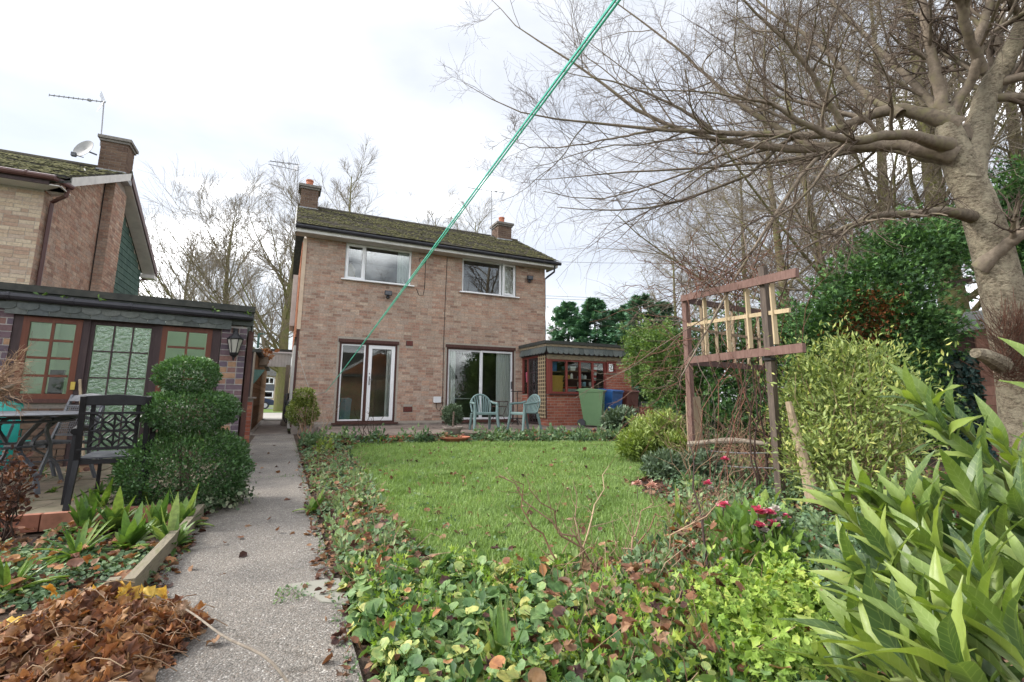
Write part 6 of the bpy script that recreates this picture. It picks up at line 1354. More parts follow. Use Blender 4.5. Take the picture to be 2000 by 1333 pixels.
# the big garden tree on the right
bt = thing('garden_tree', 'large bare garden tree with pale flaking trunk at the right', 'tree', at(2005, 960, 5.4) * np.array([1, 1, 0]))
trunk = limb([(2018, 1010, 5.4, .27), (2008, 880, 5.4, .23), (1995, 760, 5.4, .21), (1974, 640, 5.4, .20), (1945, 520, 5.4, .185), (1917, 420, 5.4, .175), (1888, 350, 5.4, .165), (1866, 296, 5.4, .145), (1851, 250, 5.4, .11), (1845, 215, 5.4, .085)], 26)
big = [limb(p, 22) for p in [
    [(1892, 330, 5.4, .14), (1915, 236, 5.4, .13), (1937, 164, 5.4, .115), (1972, 104, 5.3, .10), (2005, 30, 5.2, .085), (2060, -90, 5.0, .06), (2120, -220, 4.8, .03)],
    [(1886, 262, 5.45, .085), (1925, 200, 5.55, .085), (1962, 157, 5.6, .08), (2010, 120, 5.7, .07), (2090, 60, 5.8, .05), (2200, -30, 5.9, .025)],
    [(1846, 225, 5.4, .075), (1833, 176, 5.4, .066), (1820, 110, 5.4, .056), (1808, 47, 5.45, .046), (1798, -20, 5.5, .038), (1770, -150, 5.7, .015)],
    [(1852, 226, 5.4, .06), (1893, 164, 5.3, .055), (1909, 120, 5.2, .052), (1912, 70, 5.2, .048), (1930, 15, 5.2, .044), (1960, -80, 5.2, .03), (1985, -190, 5.2, .012)],
    [(1910, 118, 5.2, .05), (1888, 60, 5.1, .05), (1872, 0, 5.0, .048), (1800, -35, 4.9, .03), (1700, -70, 4.8, .012)],
    [(1843, 238, 5.4, .085), (1789, 221, 5.5, .078), (1742, 214, 5.6, .072), (1694, 227, 5.7, .066), (1647, 247, 5.8, .062), (1590, 266, 5.9, .055), (1500, 262, 6.1, .045), (1400, 259, 6.3, .036), (1285, 252, 6.6, .026), (1147, 240, 7.0, .018), (1010, 218, 7.4, .011), (905, 162, 7.8, .004)],
    [(1835, 280, 5.3, .07), (1776, 266, 5.2, .062), (1726, 264, 5.1, .056), (1675, 276, 5.0, .05), (1610, 262, 5.0, .04), (1560, 235, 5.0, .03), (1510, 205, 5.0, .022), (1440, 185, 5.0, .012)],
    [(1838, 297, 5.4, .088), (1757, 281, 5.6, .08), (1694, 284, 5.8, .072), (1600, 290, 6.0, .064), (1520, 290, 6.2, .055), (1450, 283, 6.3, .044), (1380, 268, 6.5, .036), (1260, 225, 6.8, .028), (1130, 130, 7.1, .018), (1010, 50, 7.4, .009), (955, -5, 7.6, .004)],
    [(1845, 312, 5.45, .066), (1789, 303, 5.7, .058), (1720, 290, 6.0, .048), (1620, 300, 6.4, .034), (1500, 318, 6.8, .026), (1330, 330, 7.2, .018), (1175, 341, 7.6, .012), (1040, 352, 8.0, .004)],
    [(1893, 423, 5.35, .066), (1831, 413, 5.2, .054), (1773, 421, 5.1, .046), (1718, 419, 5.0, .036), (1668, 437, 5.0, .026), (1600, 470, 5.1, .016), (1540, 500, 5.2, .006)],
    [(1935, 505, 5.3, .075), (1965, 478, 5.2, .068), (2005, 452, 5.1, .058), (2080, 400, 5.0, .04), (2200, 330, 4.9, .015)],
    [(1742, 214, 5.6, .05), (1690, 182, 5.9, .042), (1640, 130, 6.2, .036), (1590, 80, 6.5, .028), (1500, 20, 6.9, .018), (1420, -60, 7.2, .008)],
    [(1600, 290, 6.0, .045), (1540, 262, 6.3, .04), (1440, 200, 6.6, .03), (1350, 120, 7.0, .02), (1250, 40, 7.3, .013), (1140, -40, 7.6, .005)],
    [(1647, 247, 5.8, .04), (1600, 170, 5.7, .034), (1560, 110, 5.6, .026), (1480, 30, 5.5, .016), (1400, -50, 5.4, .006)],
    [(1862, 270, 5.5, .06), (1810, 190, 6.0, .05), (1740, 120, 6.5, .042), (1660, 40, 7.0, .03), (1580, -40, 7.4, .015)],
    [(1400, 259, 6.3, .03), (1330, 215, 6.4, .022), (1230, 170, 6.6, .014), (1100, 140, 6.9, .005)],
    [(1285, 252, 6.6, .02), (1180, 275, 6.9, .014), (1060, 290, 7.1, .008), (980, 265, 7.3, .003)]]]
big_lines = np.stack([l[0] for l in big]); big_r = np.stack([l[1] for l in big]) * 0.92
_t0 = unit(big_lines[:, 1] - big_lines[:, 0]); big_lines[:, 0] -= _t0 * 0.14; big_r[:, 0] *= 1.35; big_r[:, 1] *= 1.12
big_lines[:, 1:-1] += RNG.normal(size=big_lines[:, 1:-1].shape) * 0.008
V, F, r = tubes(trunk[0][None], trunk[1][None], 20)
V += (np.sin(V[:, 2:3] * 9 + V[:, :1] * 14) * 0.010 + np.sin(V[:, 2:3] * 23 + V[:, 1:2] * 31) * 0.007) * unit(RNG.normal(size=(1, 3)))
tk = foliage('trunk', [(V, F, r)], M['bark'], bt, smooth=True)
for i in range(len(big)):
    foliage('limb', [tubes(big_lines[i:i + 1], big_r[i:i + 1], 9)], M['bark'] if big_r[i, 0] > 0.125 else M['limb'], bt, smooth=True)
P2, R2, _ = sprout(big_lines, big_r, 11, 0.24, 0.98, 0.40, 0.85, 8, 0.16, (-0.02, 0, 0.03), 0.5, 0.004)
P3, R3, _ = sprout(P2, R2, 9, 0.15, 1.0, 0.62, 0.75, 6, 0.17, (0, 0, 0.02), 0.6, 0.0024)
P4, R4, _ = sprout(P3, R3, 7, 0.15, 1.0, 0.60, 0.7, 5, 0.18, (0, 0, 0.02), 0.7, 0.0019)
foliage('branches', [tubes(P2, R2, 5)], M['limb'], bt, 'stuff', smooth=True)
foliage('twigs', [tubes(P3, R3, 3), tubes(P4, R4, 3)], M['twig'], bt, 'stuff')
# bristling sucker shoots on the trunk
n = 560; f = RNG.random(n) ** 1.3; tb = at(1985, 660, 5.2); base = np.stack([at(x, y, w) for x, y, w in zip(1945 + 75 * RNG.random(n), 630 + 120 * RNG.random(n), 5.12 + 0.1 * RNG.random(n))])
d = unit(RNG.normal(size=(n, 3)) * 0.45 - _R[None] * (0.9 * RNG.random((n, 1))) - _fw[None] * 0.5 + Z_ * 0.15)
Ls = 0.18 + 0.30 * RNG.random(n); Pt = np.stack([base + d * (Ls * k / 3)[:, None] + Z_ * 0.02 * k * k for k in range(4)], axis=1)
foliage('sucker_shoots', [tubes(Pt, np.tile(np.array([0.0034, 0.003, 0.0024, 0.0016]), (n, 1)), 3)], M['twig_red'], bt, 'stuff')
b = MB(); q, rr = smoothline([at(1955, 712, 5.15), at(1925, 695, 5.0), at(1905, 690, 4.92)], [0.10, 0.07, 0.05], 8); b.tube(q, rr, 10); b.build('sawn_stub', M['bark'], bt)

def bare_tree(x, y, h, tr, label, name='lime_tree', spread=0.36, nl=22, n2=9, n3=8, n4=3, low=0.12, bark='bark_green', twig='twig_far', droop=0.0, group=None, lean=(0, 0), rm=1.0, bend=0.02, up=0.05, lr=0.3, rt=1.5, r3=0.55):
    t = thing(name, label, 'tree', (x, y, 0), 0, group)
    S = 14; z = np.linspace(0, 1, S); ph = RNG.random() * 6
    P = np.stack([x + lean[0] * z * h + np.sin(z * 5 + ph) * bend * h * z, y + lean[1] * z * h + np.cos(z * 4 + ph) * bend * h * z, z * h], axis=1); R = tr * (1 - 0.88 * z ** 0.9)
    foliage('trunk', [tubes(P[None], R[None], 12)], M[bark], t, smooth=True)
    P1, R1, _ = sprout(P[None], R[None], nl, low, 1.0, spread, 0.9, 9, 0.06, (0, 0, up), lr, 0.02 * rm, flat=0.5)
    P2, R2, _ = sprout(P1, R1, n2, 0.15, 1.0, 0.50, 0.65, 7, 0.09, (0, 0, 0.04 - droop), 0.55, 0.0085 * rm)
    P3, R3, _ = sprout(P2, R2, n3, 0.12, 1.0, r3, 0.62, 5, 0.11, (0, 0, 0.02 - droop * 1.5), 0.6, 0.0050 * rt)
    foliage('limbs', [tubes(P1, R1, 6)], M[bark], t, 'stuff', smooth=True)
    sets = [tubes(P2, R2, 4), tubes(P3, R3, 3)]
    if n4:
        P4, R4, _ = sprout(P3, R3, n4, 0.15, 1.0, 0.6, 0.7, 4, 0.16, (0, 0, 0.01 - droop * 1.6), 0.7, 0.0036 * rt); sets.append(tubes(P4, R4, 3))
    foliage('crown', sets, M[twig], t, 'stuff')
    return t
def gp(x, w): p = at(x, 780, w); return p[0], p[1]
LG = 'tall bare trees along the right boundary'
for (px, w, h, tr, lb, lean) in ((1475, 21, 12.5, .20, 'bare tree with slim trunk behind the trellis, leftmost of the boundary row', (0, 0)), (1548, 17.5, 14, .25, 'bare tree with green trunk just right of the trellis post', (0.0, 0)),
                             (1648, 15.5, 14, .20, 'bare tree leaning left between the trellis and the dark conifer', (-0.10, 0.0)), (1760, 14.5, 15, .30, 'bare tree with mossy forked trunk behind the dark conifer', (0.05, 0)),
                             (1905, 13, 15, .44, 'bare tree with thick mossy trunk directly behind the big garden tree', (-0.03, 0.02)), (2060, 14, 14, .4, 'bare tree mostly beyond the right edge of the picture', (0, 0))):
    x, y = gp(px, w); bare_tree(x, y, h, tr, lb, group=LG, lean=lean, nl=28, n2=10, n3=10, n4=4, droop=0.04, low=0.10, spread=0.50, rm=0.8, rt=1.3, up=0.015, lr=0.26)
x, y = gp(1330, 24); bare_tree(x, y, 9, 0.18, 'smaller bare tree whose fine twigs hang over the lean-to hedge', group=LG, droop=0.05, nl=18, n2=8, n3=8, n4=3, low=0.2, spread=0.5, rm=1.2)
RG = 'bare trees beyond the houses'
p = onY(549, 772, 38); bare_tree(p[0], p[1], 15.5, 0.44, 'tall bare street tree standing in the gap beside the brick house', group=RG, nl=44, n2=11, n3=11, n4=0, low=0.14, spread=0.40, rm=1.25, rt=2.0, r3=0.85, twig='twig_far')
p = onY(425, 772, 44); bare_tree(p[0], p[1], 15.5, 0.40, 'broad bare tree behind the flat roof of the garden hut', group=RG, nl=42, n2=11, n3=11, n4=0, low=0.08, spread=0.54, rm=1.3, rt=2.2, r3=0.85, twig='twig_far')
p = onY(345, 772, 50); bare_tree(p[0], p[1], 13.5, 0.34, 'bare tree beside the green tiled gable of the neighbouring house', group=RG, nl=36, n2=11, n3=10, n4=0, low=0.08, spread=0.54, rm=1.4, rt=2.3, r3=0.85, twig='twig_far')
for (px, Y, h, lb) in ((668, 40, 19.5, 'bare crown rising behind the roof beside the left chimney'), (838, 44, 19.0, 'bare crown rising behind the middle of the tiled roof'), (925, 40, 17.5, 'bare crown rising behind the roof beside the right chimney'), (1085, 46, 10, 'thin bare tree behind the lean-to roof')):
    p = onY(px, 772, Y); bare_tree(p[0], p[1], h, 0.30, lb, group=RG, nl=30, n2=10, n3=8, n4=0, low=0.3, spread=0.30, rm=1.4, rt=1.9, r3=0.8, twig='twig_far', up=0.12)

# ------------------------------------------------------------------ leafy masses
def blob_pts(ells, n, shell=0.55, seed_noise=0.22, box=1.0):
    """points in the outer part of several ellipsoids (centre, radii), with outward directions"""
    ells = [(np.asarray(c, float), np.asarray(r, float)) for c, r in ells]
    vol = np.array([(r[0] * r[1] * r[2]) ** (2 / 3) for c, r in ells]); k = RNG.choice(len(ells), n, p=vol / vol.sum())
    C = np.stack([c for c, r in ells])[k]; R_ = np.stack([r for c, r in ells])[k]
    u = unit(RNG.normal(size=(n, 3)))
    if box != 1.0: u = np.sign(u) * np.abs(u) ** box * np.array([1, 1, 1.0])
    bump = 1 + seed_noise * (np.sin(u[:, 0] * 7 + k) * np.sin(u[:, 1] * 6 + 2 * k) + 0.6 * np.sin(u[:, 2] * 11 + u[:, 0] * 9))
    rr = (shell + (1 - shell) * RNG.random(n) ** 0.6) * bump
    return C + u * R_ * rr[:, None], u, rr
def keep_above(p, u, z=0.02): k = p[:, 2] > z; return p[k], u[k], k
def shrub(name, label, cat, ells, n, tmpl, size, mat, loc, outw=0.7, up=0.5, roll=0.8, group=None, stems=None, stem_mat='twig', shell=0.5, noise=0.22, rndmix=0.6, box=1.0):
    t = thing(name, label, cat, loc, 0, group)
    p, u, rr = blob_pts(ells, n, shell, noise, box); p, u, k = keep_above(p, u); rr = rr[k]; m = len(p)
    d = u * outw + Z_ * up + RNG.normal(size=(m, 3)) * 0.55
    rnd = np.clip((1 - rndmix) * RNG.random(m) + rndmix * np.clip(0.15 + 0.55 * u[:, 2] * 0.5 + 0.5 * RNG.random(m), 0, 1), 0, 1)  # leaves on top take lighter tones: highlights put into the colour
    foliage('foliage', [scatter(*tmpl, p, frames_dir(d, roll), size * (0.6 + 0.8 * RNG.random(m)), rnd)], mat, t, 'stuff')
    if stems:
        ns, rad0, h = stems
        base = np.array([loc[0], loc[1], 0.0]) + np.concatenate([RNG.normal(size=(ns, 2)) * 0.08, np.zeros((ns, 1))], axis=1)
        tip = p[RNG.integers(0, m, ns)]; tip = base + (tip - base) * 0.72
        P = np.stack([base + (tip - base) * f + RNG.normal(size=(ns, 3)) * 0.03 * (0 < f < 1) for f in np.linspace(0, 1, 5)], axis=1)
        foliage('stems', [tubes(P, np.tile(rad0 * np.linspace(1, 0.35, 5), (ns, 1)), 4)], M[stem_mat], t)
    return t
def atz(x, y, w): return at(x, y, w)
def pell(x, y, w, hx, hy, dep=None):
    """ellipsoid seen at a picture position with half sizes in pixels"""
    s = w / FPX; return (at(x, y, w), (hx * s, (dep if dep else hx * s), hy * s))
# firs beyond the lean-to
def fir(px, w, ytop, label, halfpx):
    x, y = gp(px, w); h = at(px, ytop, w)[2]; t = thing('fir_tree', label, 'tree', (x, y, 0), 0, 'dark firs beyond the lean-to')
    b = MB(); b.tube([(x, y, 0), (x, y, h)], [0.16, 0.02], 8); b.build('trunk', M['limb'], t)
    nb_ = 150; zb = 0.10 + 0.90 * RNG.random(nb_) ** 0.85; an = RNG.random(nb_) * 2 * PI; Lb = 1.75 * halfpx * w / FPX * (1 - zb) ** 0.8 * (0.55 + 0.6 * RNG.random(nb_)) + 0.15
    per = 70; k = np.repeat(np.arange(nb_), per); n = len(k); tt = 0.15 + 0.85 * RNG.random(n); dx, dy = np.cos(an)[k], np.sin(an)[k]; sd = RNG.normal(size=n) * 0.16 * Lb[k] * (1.05 - tt)
    r = Lb[k] * tt; pos = np.stack([x + dx * r - dy * sd, y + dy * r + dx * sd, zb[k] * h + 0.22 * r * tt - 0.10 * np.abs(sd) + RNG.normal(size=n) * 0.03], axis=1)
    sg = np.sign(sd) * 0.9; d = np.stack([dx - dy * sg, dy + dx * sg, np.full(n, 0.15)], axis=1) + RNG.normal(size=(n, 3)) * 0.25
    foliage('foliage', [scatter(*SPRAY, pos, frames_dir(d, 0.5), 0.26 * (0.6 + 0.8 * RNG.random(n)), np.clip(0.25 + 0.5 * tt + 0.2 * RNG.normal(size=n), 0, 1))], M['leaf_fir'], t, 'stuff')
fir(1112, 24, 588, 'dark fir at the left, nearest the brick house', 62); fir(1165, 23, 582, 'dark fir in the middle above the lean-to roof', 66); fir(1215, 24, 596, 'dark fir between the middle fir and the hedge', 58); fir(1258, 21, 572, 'pointed dark fir just left of the tall hedge', 55); fir(1300, 22, 590, 'dark fir behind the tall hedge', 60)
# hedges and conifers
def conifer(name, label, cat, ells, n, size, mat, loc, rust=None, group=None, stem=None, shell=0.45, droop=-0.1):
    t = thing(name, label, cat, loc, 0, group)
    p, u, rr = blob_pts(ells, n, shell, 0.36); p, u, k = keep_above(p, u); rr = rr[k]; m = len(p)
    d = u * np.array([1, 1, 0.5]) + Z_ * 0.25 + RNG.normal(size=(m, 3)) * 0.5
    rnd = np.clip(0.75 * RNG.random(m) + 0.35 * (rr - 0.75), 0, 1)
    sel = np.zeros(m, bool)
    if rust is not None:
        for (c, rad_, pr) in rust: sel |= (np.linalg.norm(p - c, axis=1) < rad_ * (0.6 + 0.6 * RNG.random(m))) & (RNG.random(m) < pr)
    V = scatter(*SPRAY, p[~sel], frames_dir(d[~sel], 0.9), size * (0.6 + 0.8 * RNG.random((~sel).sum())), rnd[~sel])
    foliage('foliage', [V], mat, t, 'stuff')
    if sel.any(): foliage('dead_foliage', [scatter(*SPRAY, p[sel], frames_dir(d[sel], 0.9), size * 0.8 * (0.6 + 0.8 * RNG.random(sel.sum())), RNG.random(sel.sum()))], M['leaf_rust'], t, 'stuff')
    if stem:
        b = MB()
        for (a, c, r0, r1) in stem: b.tube([a, (np.asarray(a) + np.asarray(c)) / 2 + np.array([0.05, 0.02, 0.04]), c], [r0, (r0 + r1) / 2, r1], 7)
        b.build('trunk', M['twig_dark'], t)
    return t
x, y = gp(1262, 12.2)
conifer('tall_hedge', 'tall clipped green hedge closing the lean-to yard', 'hedge', [pell(1258, 690, 12.2, 40, 58), pell(1300, 710, 11.6, 48, 78), pell(1335, 740, 11.4, 40, 70), pell(1300, 775, 11.8, 30, 44), pell(1268, 730, 12.3, 34, 34)], 24000, 0.07, M['leaf_hedge'], (x, y, 0))
x, y = gp(1420, 11.5)
conifer('boundary_hedge', 'dense dark green hedge behind the trellis arch', 'hedge', [pell(1375, 700, 11.6, 60, 75), pell(1440, 690, 11.5, 60, 85), pell(1510, 690, 11.3, 70, 85), pell(1580, 680, 11, 70, 80), pell(1420, 780, 11, 90, 60), pell(1540, 770, 10.6, 90, 70), pell(1400, 840, 10.6, 110, 60), pell(1560, 835, 10.2, 120, 60)], 27000, 0.12, M['leaf_conifer'], (x, y, 0), rust=[(at(1560, 690, 10.4), 0.9, 0.25)])
x, y = gp(1740, 9.6)
conifer('dark_conifer', 'large dark conifer with rusty dead patches between trellis and big tree', 'tree', [pell(1765, 505, 9.4, 95, 70), pell(1820, 475, 9.6, 70, 44), pell(1700, 560, 9.2, 90, 62), pell(1650, 625, 9.1, 90, 55), pell(1740, 640, 9.0, 110, 75), pell(1790, 655, 8.9, 48, 50), pell(1690, 715, 8.9, 100, 70), pell(1750, 735, 8.8, 60, 50), pell(1615, 690, 9.2, 70, 70), pell(1700, 810, 8.8, 120, 75), pell(1610, 800, 9.0, 80, 70)],
        50000, 0.098, M['leaf_conifer'], (x, y, 0), rust=[(at(1700, 620, 8.4), 0.55, 0.55), (at(1665, 690, 8.3), 0.6, 0.5), (at(1690, 780, 8.2), 0.5, 0.5), (at(1730, 590, 8.5), 0.4, 0.3)],
        stem=[(at(1745, 880, 9), at(1755, 700, 9), 0.16, 0.1), (at(1740, 600, 9), at(1895, 545, 9.2), 0.07, 0.05)])
x, y = gp(1975, 10.5)
conifer('far_right_conifer', 'dark green conifer showing behind the big tree trunk', 'tree', [pell(1960, 450, 10.5, 60, 70), pell(2030, 420, 10.3, 80, 110), pell(1990, 520, 10.4, 60, 40), pell(1905, 425, 10.8, 45, 40)], 14000, 0.12, M['leaf_conifer'], (x, y, 0))
# hedge and tree behind the viewer, mirrored in the glass
conifer('rear_hedge', 'dark hedge behind the viewer reflected in the patio doors', 'hedge', [((k * 2.2 - 2, -6.5 - 0.3 * (k % 2), 0.9), (1.4, 0.7, 1.0 + 0.15 * (k % 3))) for k in range(12)], 7000, 0.22, M['leaf_hedge'], (8, -6.5, 0))
bare_tree(13.5, -3.0, 13, 0.32, 'bare tree behind the viewer reflected in the right upstairs window', nl=26, n2=9, n3=7, n4=0, spread=0.42, low=0.2, rm=2.4, twig='twig', bark='limb')

# ------------------------------------------------------------------ lawn and beds
def inpoly(p, poly):
    poly = np.asarray(poly, float); x, y = p[:, 0], p[:, 1]; c = np.zeros(len(p), bool); j = len(poly) - 1
    for i in range(len(poly)):
        xi, yi = poly[i]; xj, yj = poly[j]
        c ^= ((yi > y) != (yj > y)) & (x < (xj - xi) * (y - yi) / (yj - yi + 1e-12) + xi); j = i
    return c
def sample(poly, n, thin=None, keep=None):
    """n points in a polygon, fewer far from the viewer"""
    poly = np.asarray(poly, float); lo, hi = poly.min(0), poly.max(0); out = []
    got = 0
    for _ in range(60):
        q = lo + (hi - lo) * RNG.random((n * 2, 2)); k = inpoly(q, poly)
        if thin: k &= RNG.random(len(q)) < np.minimum(1, (thin / np.maximum(0.5, np.hypot(q[:, 0], q[:, 1]))) ** 1.5)
        if keep is not None: k &= keep(q)
        out.append(q[k]); got += k.sum()
        if got >= n: break
    return np.concatenate(out)[:n]
def fbm(p, s, ph=0.0):
    x, y = p[:, 0] * s, p[:, 1] * s
    return (np.sin(x * 1.7 + 1.3 * np.sin(y * 1.1 + ph) + ph) + np.sin(y * 2.1 + 1.7 * np.sin(x * 0.9 + 2 * ph)) + 0.6 * np.sin(3.7 * x + 2.9 * y + ph) + 0.5 * np.sin(5.3 * y - 4.1 * x + 2 * ph)) / 3.1
lawn_arr = np.array(LAWN)
def offlawn(q): return ~inpoly(q, lawn_arr)
def grow_poly(poly, d):
    c = np.mean(poly, axis=0); return [(p[0] + (p[0] - c[0]) * d, p[1] + (p[1] - c[1]) * d) for p in poly]
# grass
n = 150000
q = sample(grow_poly(LAWN, 0.015), n, thin=4.0); m = len(q)
g1, g2 = fbm(q, 1.3), fbm(q, 4.5, 2.0)
ln = (0.046 + 0.016 * g2 + 0.014 * (fbm(q, 9.0, 4.0) > 0.25) + 0.013 * RNG.normal(size=m)).clip(0.018, 0.11) * (1 + 0.04 * np.hypot(q[:, 0], q[:, 1]))
pos = np.concatenate([q, np.full((m, 1), 0.012)], axis=1)
d = np.stack([0.55 * np.sin(g1 * 4 + 2) + RNG.normal(size=m) * 0.55, 0.55 * np.cos(g2 * 3) - 0.2 + RNG.normal(size=m) * 0.55, np.full(m, 0.95)], axis=1)
rnd = (0.52 + 0.20 * g1 + 0.14 * g2 + 0.10 * fbm(q, 11.0, 1.0) + 0.20 * RNG.normal(size=m)).clip(0, 1)
sc = np.stack([0.085 + 0 * ln, ln * 1.0, ln], axis=1); sc[:, 0] *= (1 + 0.05 * np.hypot(q[:, 0], q[:, 1]))
tv, tf = BLADE
foliage('lawn_grass', [scatter(tv, tf, pos, frames_dir(d, 0.9), sc, rnd)], M['grass'], kind='stuff')

def litter(name, poly, n, size, mat, z=0.0, thin=3.5, keep=None, tm=None, zj=0.03, flat=0.45):
    q = sample(poly, n, thin, keep); m = len(q)
    sets = []
    for i, T in enumerate(tm or (CURL, MAPLE, ROUND)):
        k = np.arange(m) % len(tm or (1, 2, 3)) == i
        p = np.concatenate([q[k], z + 0.006 + zj * RNG.random((k.sum(), 1)) ** 2], axis=1); mm = len(p)
        d = np.concatenate([RNG.normal(size=(mm, 2)), 0.35 * RNG.normal(size=(mm, 1))], axis=1)
        sets.append(scatter(*T, p, frames_dir(d, flat), size * (0.5 + RNG.random(mm)) * (1 + 0.03 * np.hypot(p[:, 0], p[:, 1])), RNG.random(mm)))
    return foliage(name, sets, mat, kind='stuff')
BED = [(0.36, 1.0), (3.2, 0.2), (9.5, 3.2), (9.0, 9.6), (7.2, 10.95), (0.36, 10.95)]
LEFTBED = [(-4.5, 1.2), (-0.66, 1.6), (-0.66, 4.90), (-4.5, 4.90)]
PATHP = [(-0.55, 1.2), (0.33, 1.2), (0.33, 14), (-0.55, 14)]
litter('fallen_leaves', BED, 14000, 0.040, M['leaf_dead'], -0.02, keep=offlawn)
litter('lawn_leaves', LAWN, 520, 0.038, M['leaf_dead'], 0.035, thin=5, flat=0.8)
litter('left_bed_leaves', LEFTBED, 3200, 0.042, M['leaf_dead'], -0.02)
litter('path_leaves', [(-0.5, 1.6), (0.3, 1.6), (0.3, 12), (-0.5, 12)], 34, 0.045, M['leaf_dead'], 0.0, zj=0.01)
litter('path_edge_leaves', [(-0.60, 2.6), (-0.48, 2.6), (-0.5, 6.0), (-0.60, 6.0)], 160, 0.04, M['leaf_dead'], 0.0, zj=0.015)
litter('path_edge_leaves', [(0.24, 1.5), (0.36, 1.5), (0.36, 9.0), (0.28, 9.0)], 160, 0.035, M['leaf_dead'], 0.0, zj=0.015)
litter('terrace_leaves', [(-3.5, 5.05), (-0.75, 5.05), (-0.75, 8), (-3.5, 8)], 90, 0.05, M['leaf_dead'], TZ, thin=6, zj=0.02)

def mounds(poly, nclump, per, rad_, hgt, tmpl, size, thin=3.5, keep=None, outw=0.8, up=1.0, z0=-0.02, face=True, rbias=None, centers=None):
    """clumps of leaves, each a low dome; broad leaves face up and outward"""
    c = sample(poly, nclump, thin, keep) if centers is None else np.asarray(centers, float); nc = len(c)
    R_ = rad_ * (0.6 + 0.8 * RNG.random(nc)); H_ = hgt * (0.5 + 1.0 * RNG.random(nc)); tone = RNG.normal(size=nc) * 0.16
    k = np.repeat(np.arange(nc), per); m = len(k)
    a = RNG.random(m) * 2 * PI; rr = np.sqrt(RNG.random(m)) * 1.0
    off = np.stack([np.cos(a) * rr, np.sin(a) * rr], axis=1)
    z = z0 + H_[k] * (1 - rr ** 2 * 0.8) * (0.45 + 0.55 * RNG.random(m)) + 0.01
    p = np.concatenate([c[k] + off * R_[k][:, None], z[:, None]], axis=1)
    if keep is not None:
        kk = keep(p[:, :2]); p, off, k, rr = p[kk], off[kk], k[kk], rr[kk]; m = len(p); z = p[:, 2]
    dist = np.hypot(p[:, 0], p[:, 1])
    s = size * (0.55 + 0.8 * RNG.random(m)) * (1 + 0.03 * dist)
    if face:
        nr = np.concatenate([off * outw, np.full((m, 1), up)], axis=1) + RNG.normal(size=(m, 3)) * 0.38
        rot = frames(nr)
    else:
        d = np.concatenate([off * outw, np.full((m, 1), up)], axis=1) + RNG.normal(size=(m, 3)) * 0.4
        rot = frames_dir(d, 0.9)
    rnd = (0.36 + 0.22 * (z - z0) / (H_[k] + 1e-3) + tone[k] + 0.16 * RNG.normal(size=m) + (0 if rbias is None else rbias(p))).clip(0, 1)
    return scatter(*tmpl, p, rot, s, rnd)
def ok_bed(q): return offlawn(q) & (q[:, 0] > 0.37)
FRONT = [(0.40, 1.25), (1.7, 0.9), (2.1, 1.6), (1.6, 2.3), (1.15, 2.62), (0.72, 3.0), (0.40, 2.9)]
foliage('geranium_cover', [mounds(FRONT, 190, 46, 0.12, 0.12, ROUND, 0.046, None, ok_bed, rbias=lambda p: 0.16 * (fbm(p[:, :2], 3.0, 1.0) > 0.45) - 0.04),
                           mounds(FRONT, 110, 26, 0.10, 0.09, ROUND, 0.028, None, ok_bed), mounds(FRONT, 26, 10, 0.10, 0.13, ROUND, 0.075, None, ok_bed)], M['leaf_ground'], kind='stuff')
STRIP = [(0.38, 2.5), (0.85, 3.0), (0.95, 4.2), (1.2, 6.5), (1.5, 9.5), (1.5, 10.9), (0.38, 10.9)]
foliage('strip_ground_cover', [mounds(STRIP, 240, 40, 0.13, 0.09, ROUND, 0.028, 3.2, ok_bed, rbias=lambda p: 0.22 * fbm(p[:, :2], 1.7, 0.6)), mounds(STRIP, 90, 30, 0.12, 0.15, LEAF2, 0.042, 3.2, ok_bed, face=False, rbias=lambda p: 0.25 + 0.1 * p[:, 0])], M['leaf_small'], kind='stuff')
foliage('strip_broad_leaves', [mounds(STRIP, 50, 16, 0.12, 0.12, ROUND, 0.042, 3.2, ok_bed)], M['leaf_ground'], kind='stuff')
FARBED = [(0.42, 10.2), (1.45, 10.95), (7.0, 10.95), (7.6, 9.4), (6.9, 9.25), (5.0, 10.05), (1.6, 10.95), (1.3, 9.4), (0.5, 9.5)]
FARBED = [(0.42, 9.6), (1.3, 9.6), (1.5, 10.86), (4.0, 10.12), (7.0, 9.25), (8.6, 9.5), (7.2, 10.98), (0.42, 10.98)]
foliage('far_bed_plants', [mounds(FARBED, 150, 46, 0.17, 0.24, ROUND, 0.042, None, ok_bed), mounds(FARBED, 70, 40, 0.16, 0.30, LEAF2, 0.075, None, ok_bed, face=False)], M['leaf_small'], kind='stuff')
foliage('far_bed_lime_plants', [mounds(None, 0, 60, 0.22, 0.34, LEAF2, 0.07, None, ok_bed, face=False, centers=[(6.4, 10.3), (6.9, 10.0), (5.6, 10.6), (1.0, 10.4), (1.9, 10.9), (7.6, 9.8), (0.7, 9.3)])], M['leaf_lime'], kind='stuff')
litter('far_bed_red_leaves', FARBED, 700, 0.06, M['leaf_dead'], 0.02, thin=None, zj=0.2, keep=ok_bed)
RIGHT = [(1.6, 2.2), (2.4, 1.6), (4.2, 1.6), (6.6, 3.6), (7.2, 7.2), (6.3, 8.7), (4.7, 6.4), (4.4, 4.8), (3.3, 3.6), (2.4, 2.6)]
foliage('right_bed_cover', [mounds(RIGHT, 210, 40, 0.14, 0.14, ROUND, 0.034, 3.4, ok_bed), mounds(RIGHT, 120, 30, 0.13, 0.18, LEAF2, 0.045, 3.4, ok_bed, face=False)], M['leaf_small'], kind='stuff')
FEA = [gnd(1390, 1190)[:2], gnd(1560, 1150)[:2], gnd(1640, 1260)[:2], gnd(1600, 1400)[:2], gnd(1420, 1400)[:2], gnd(1360, 1290)[:2]]
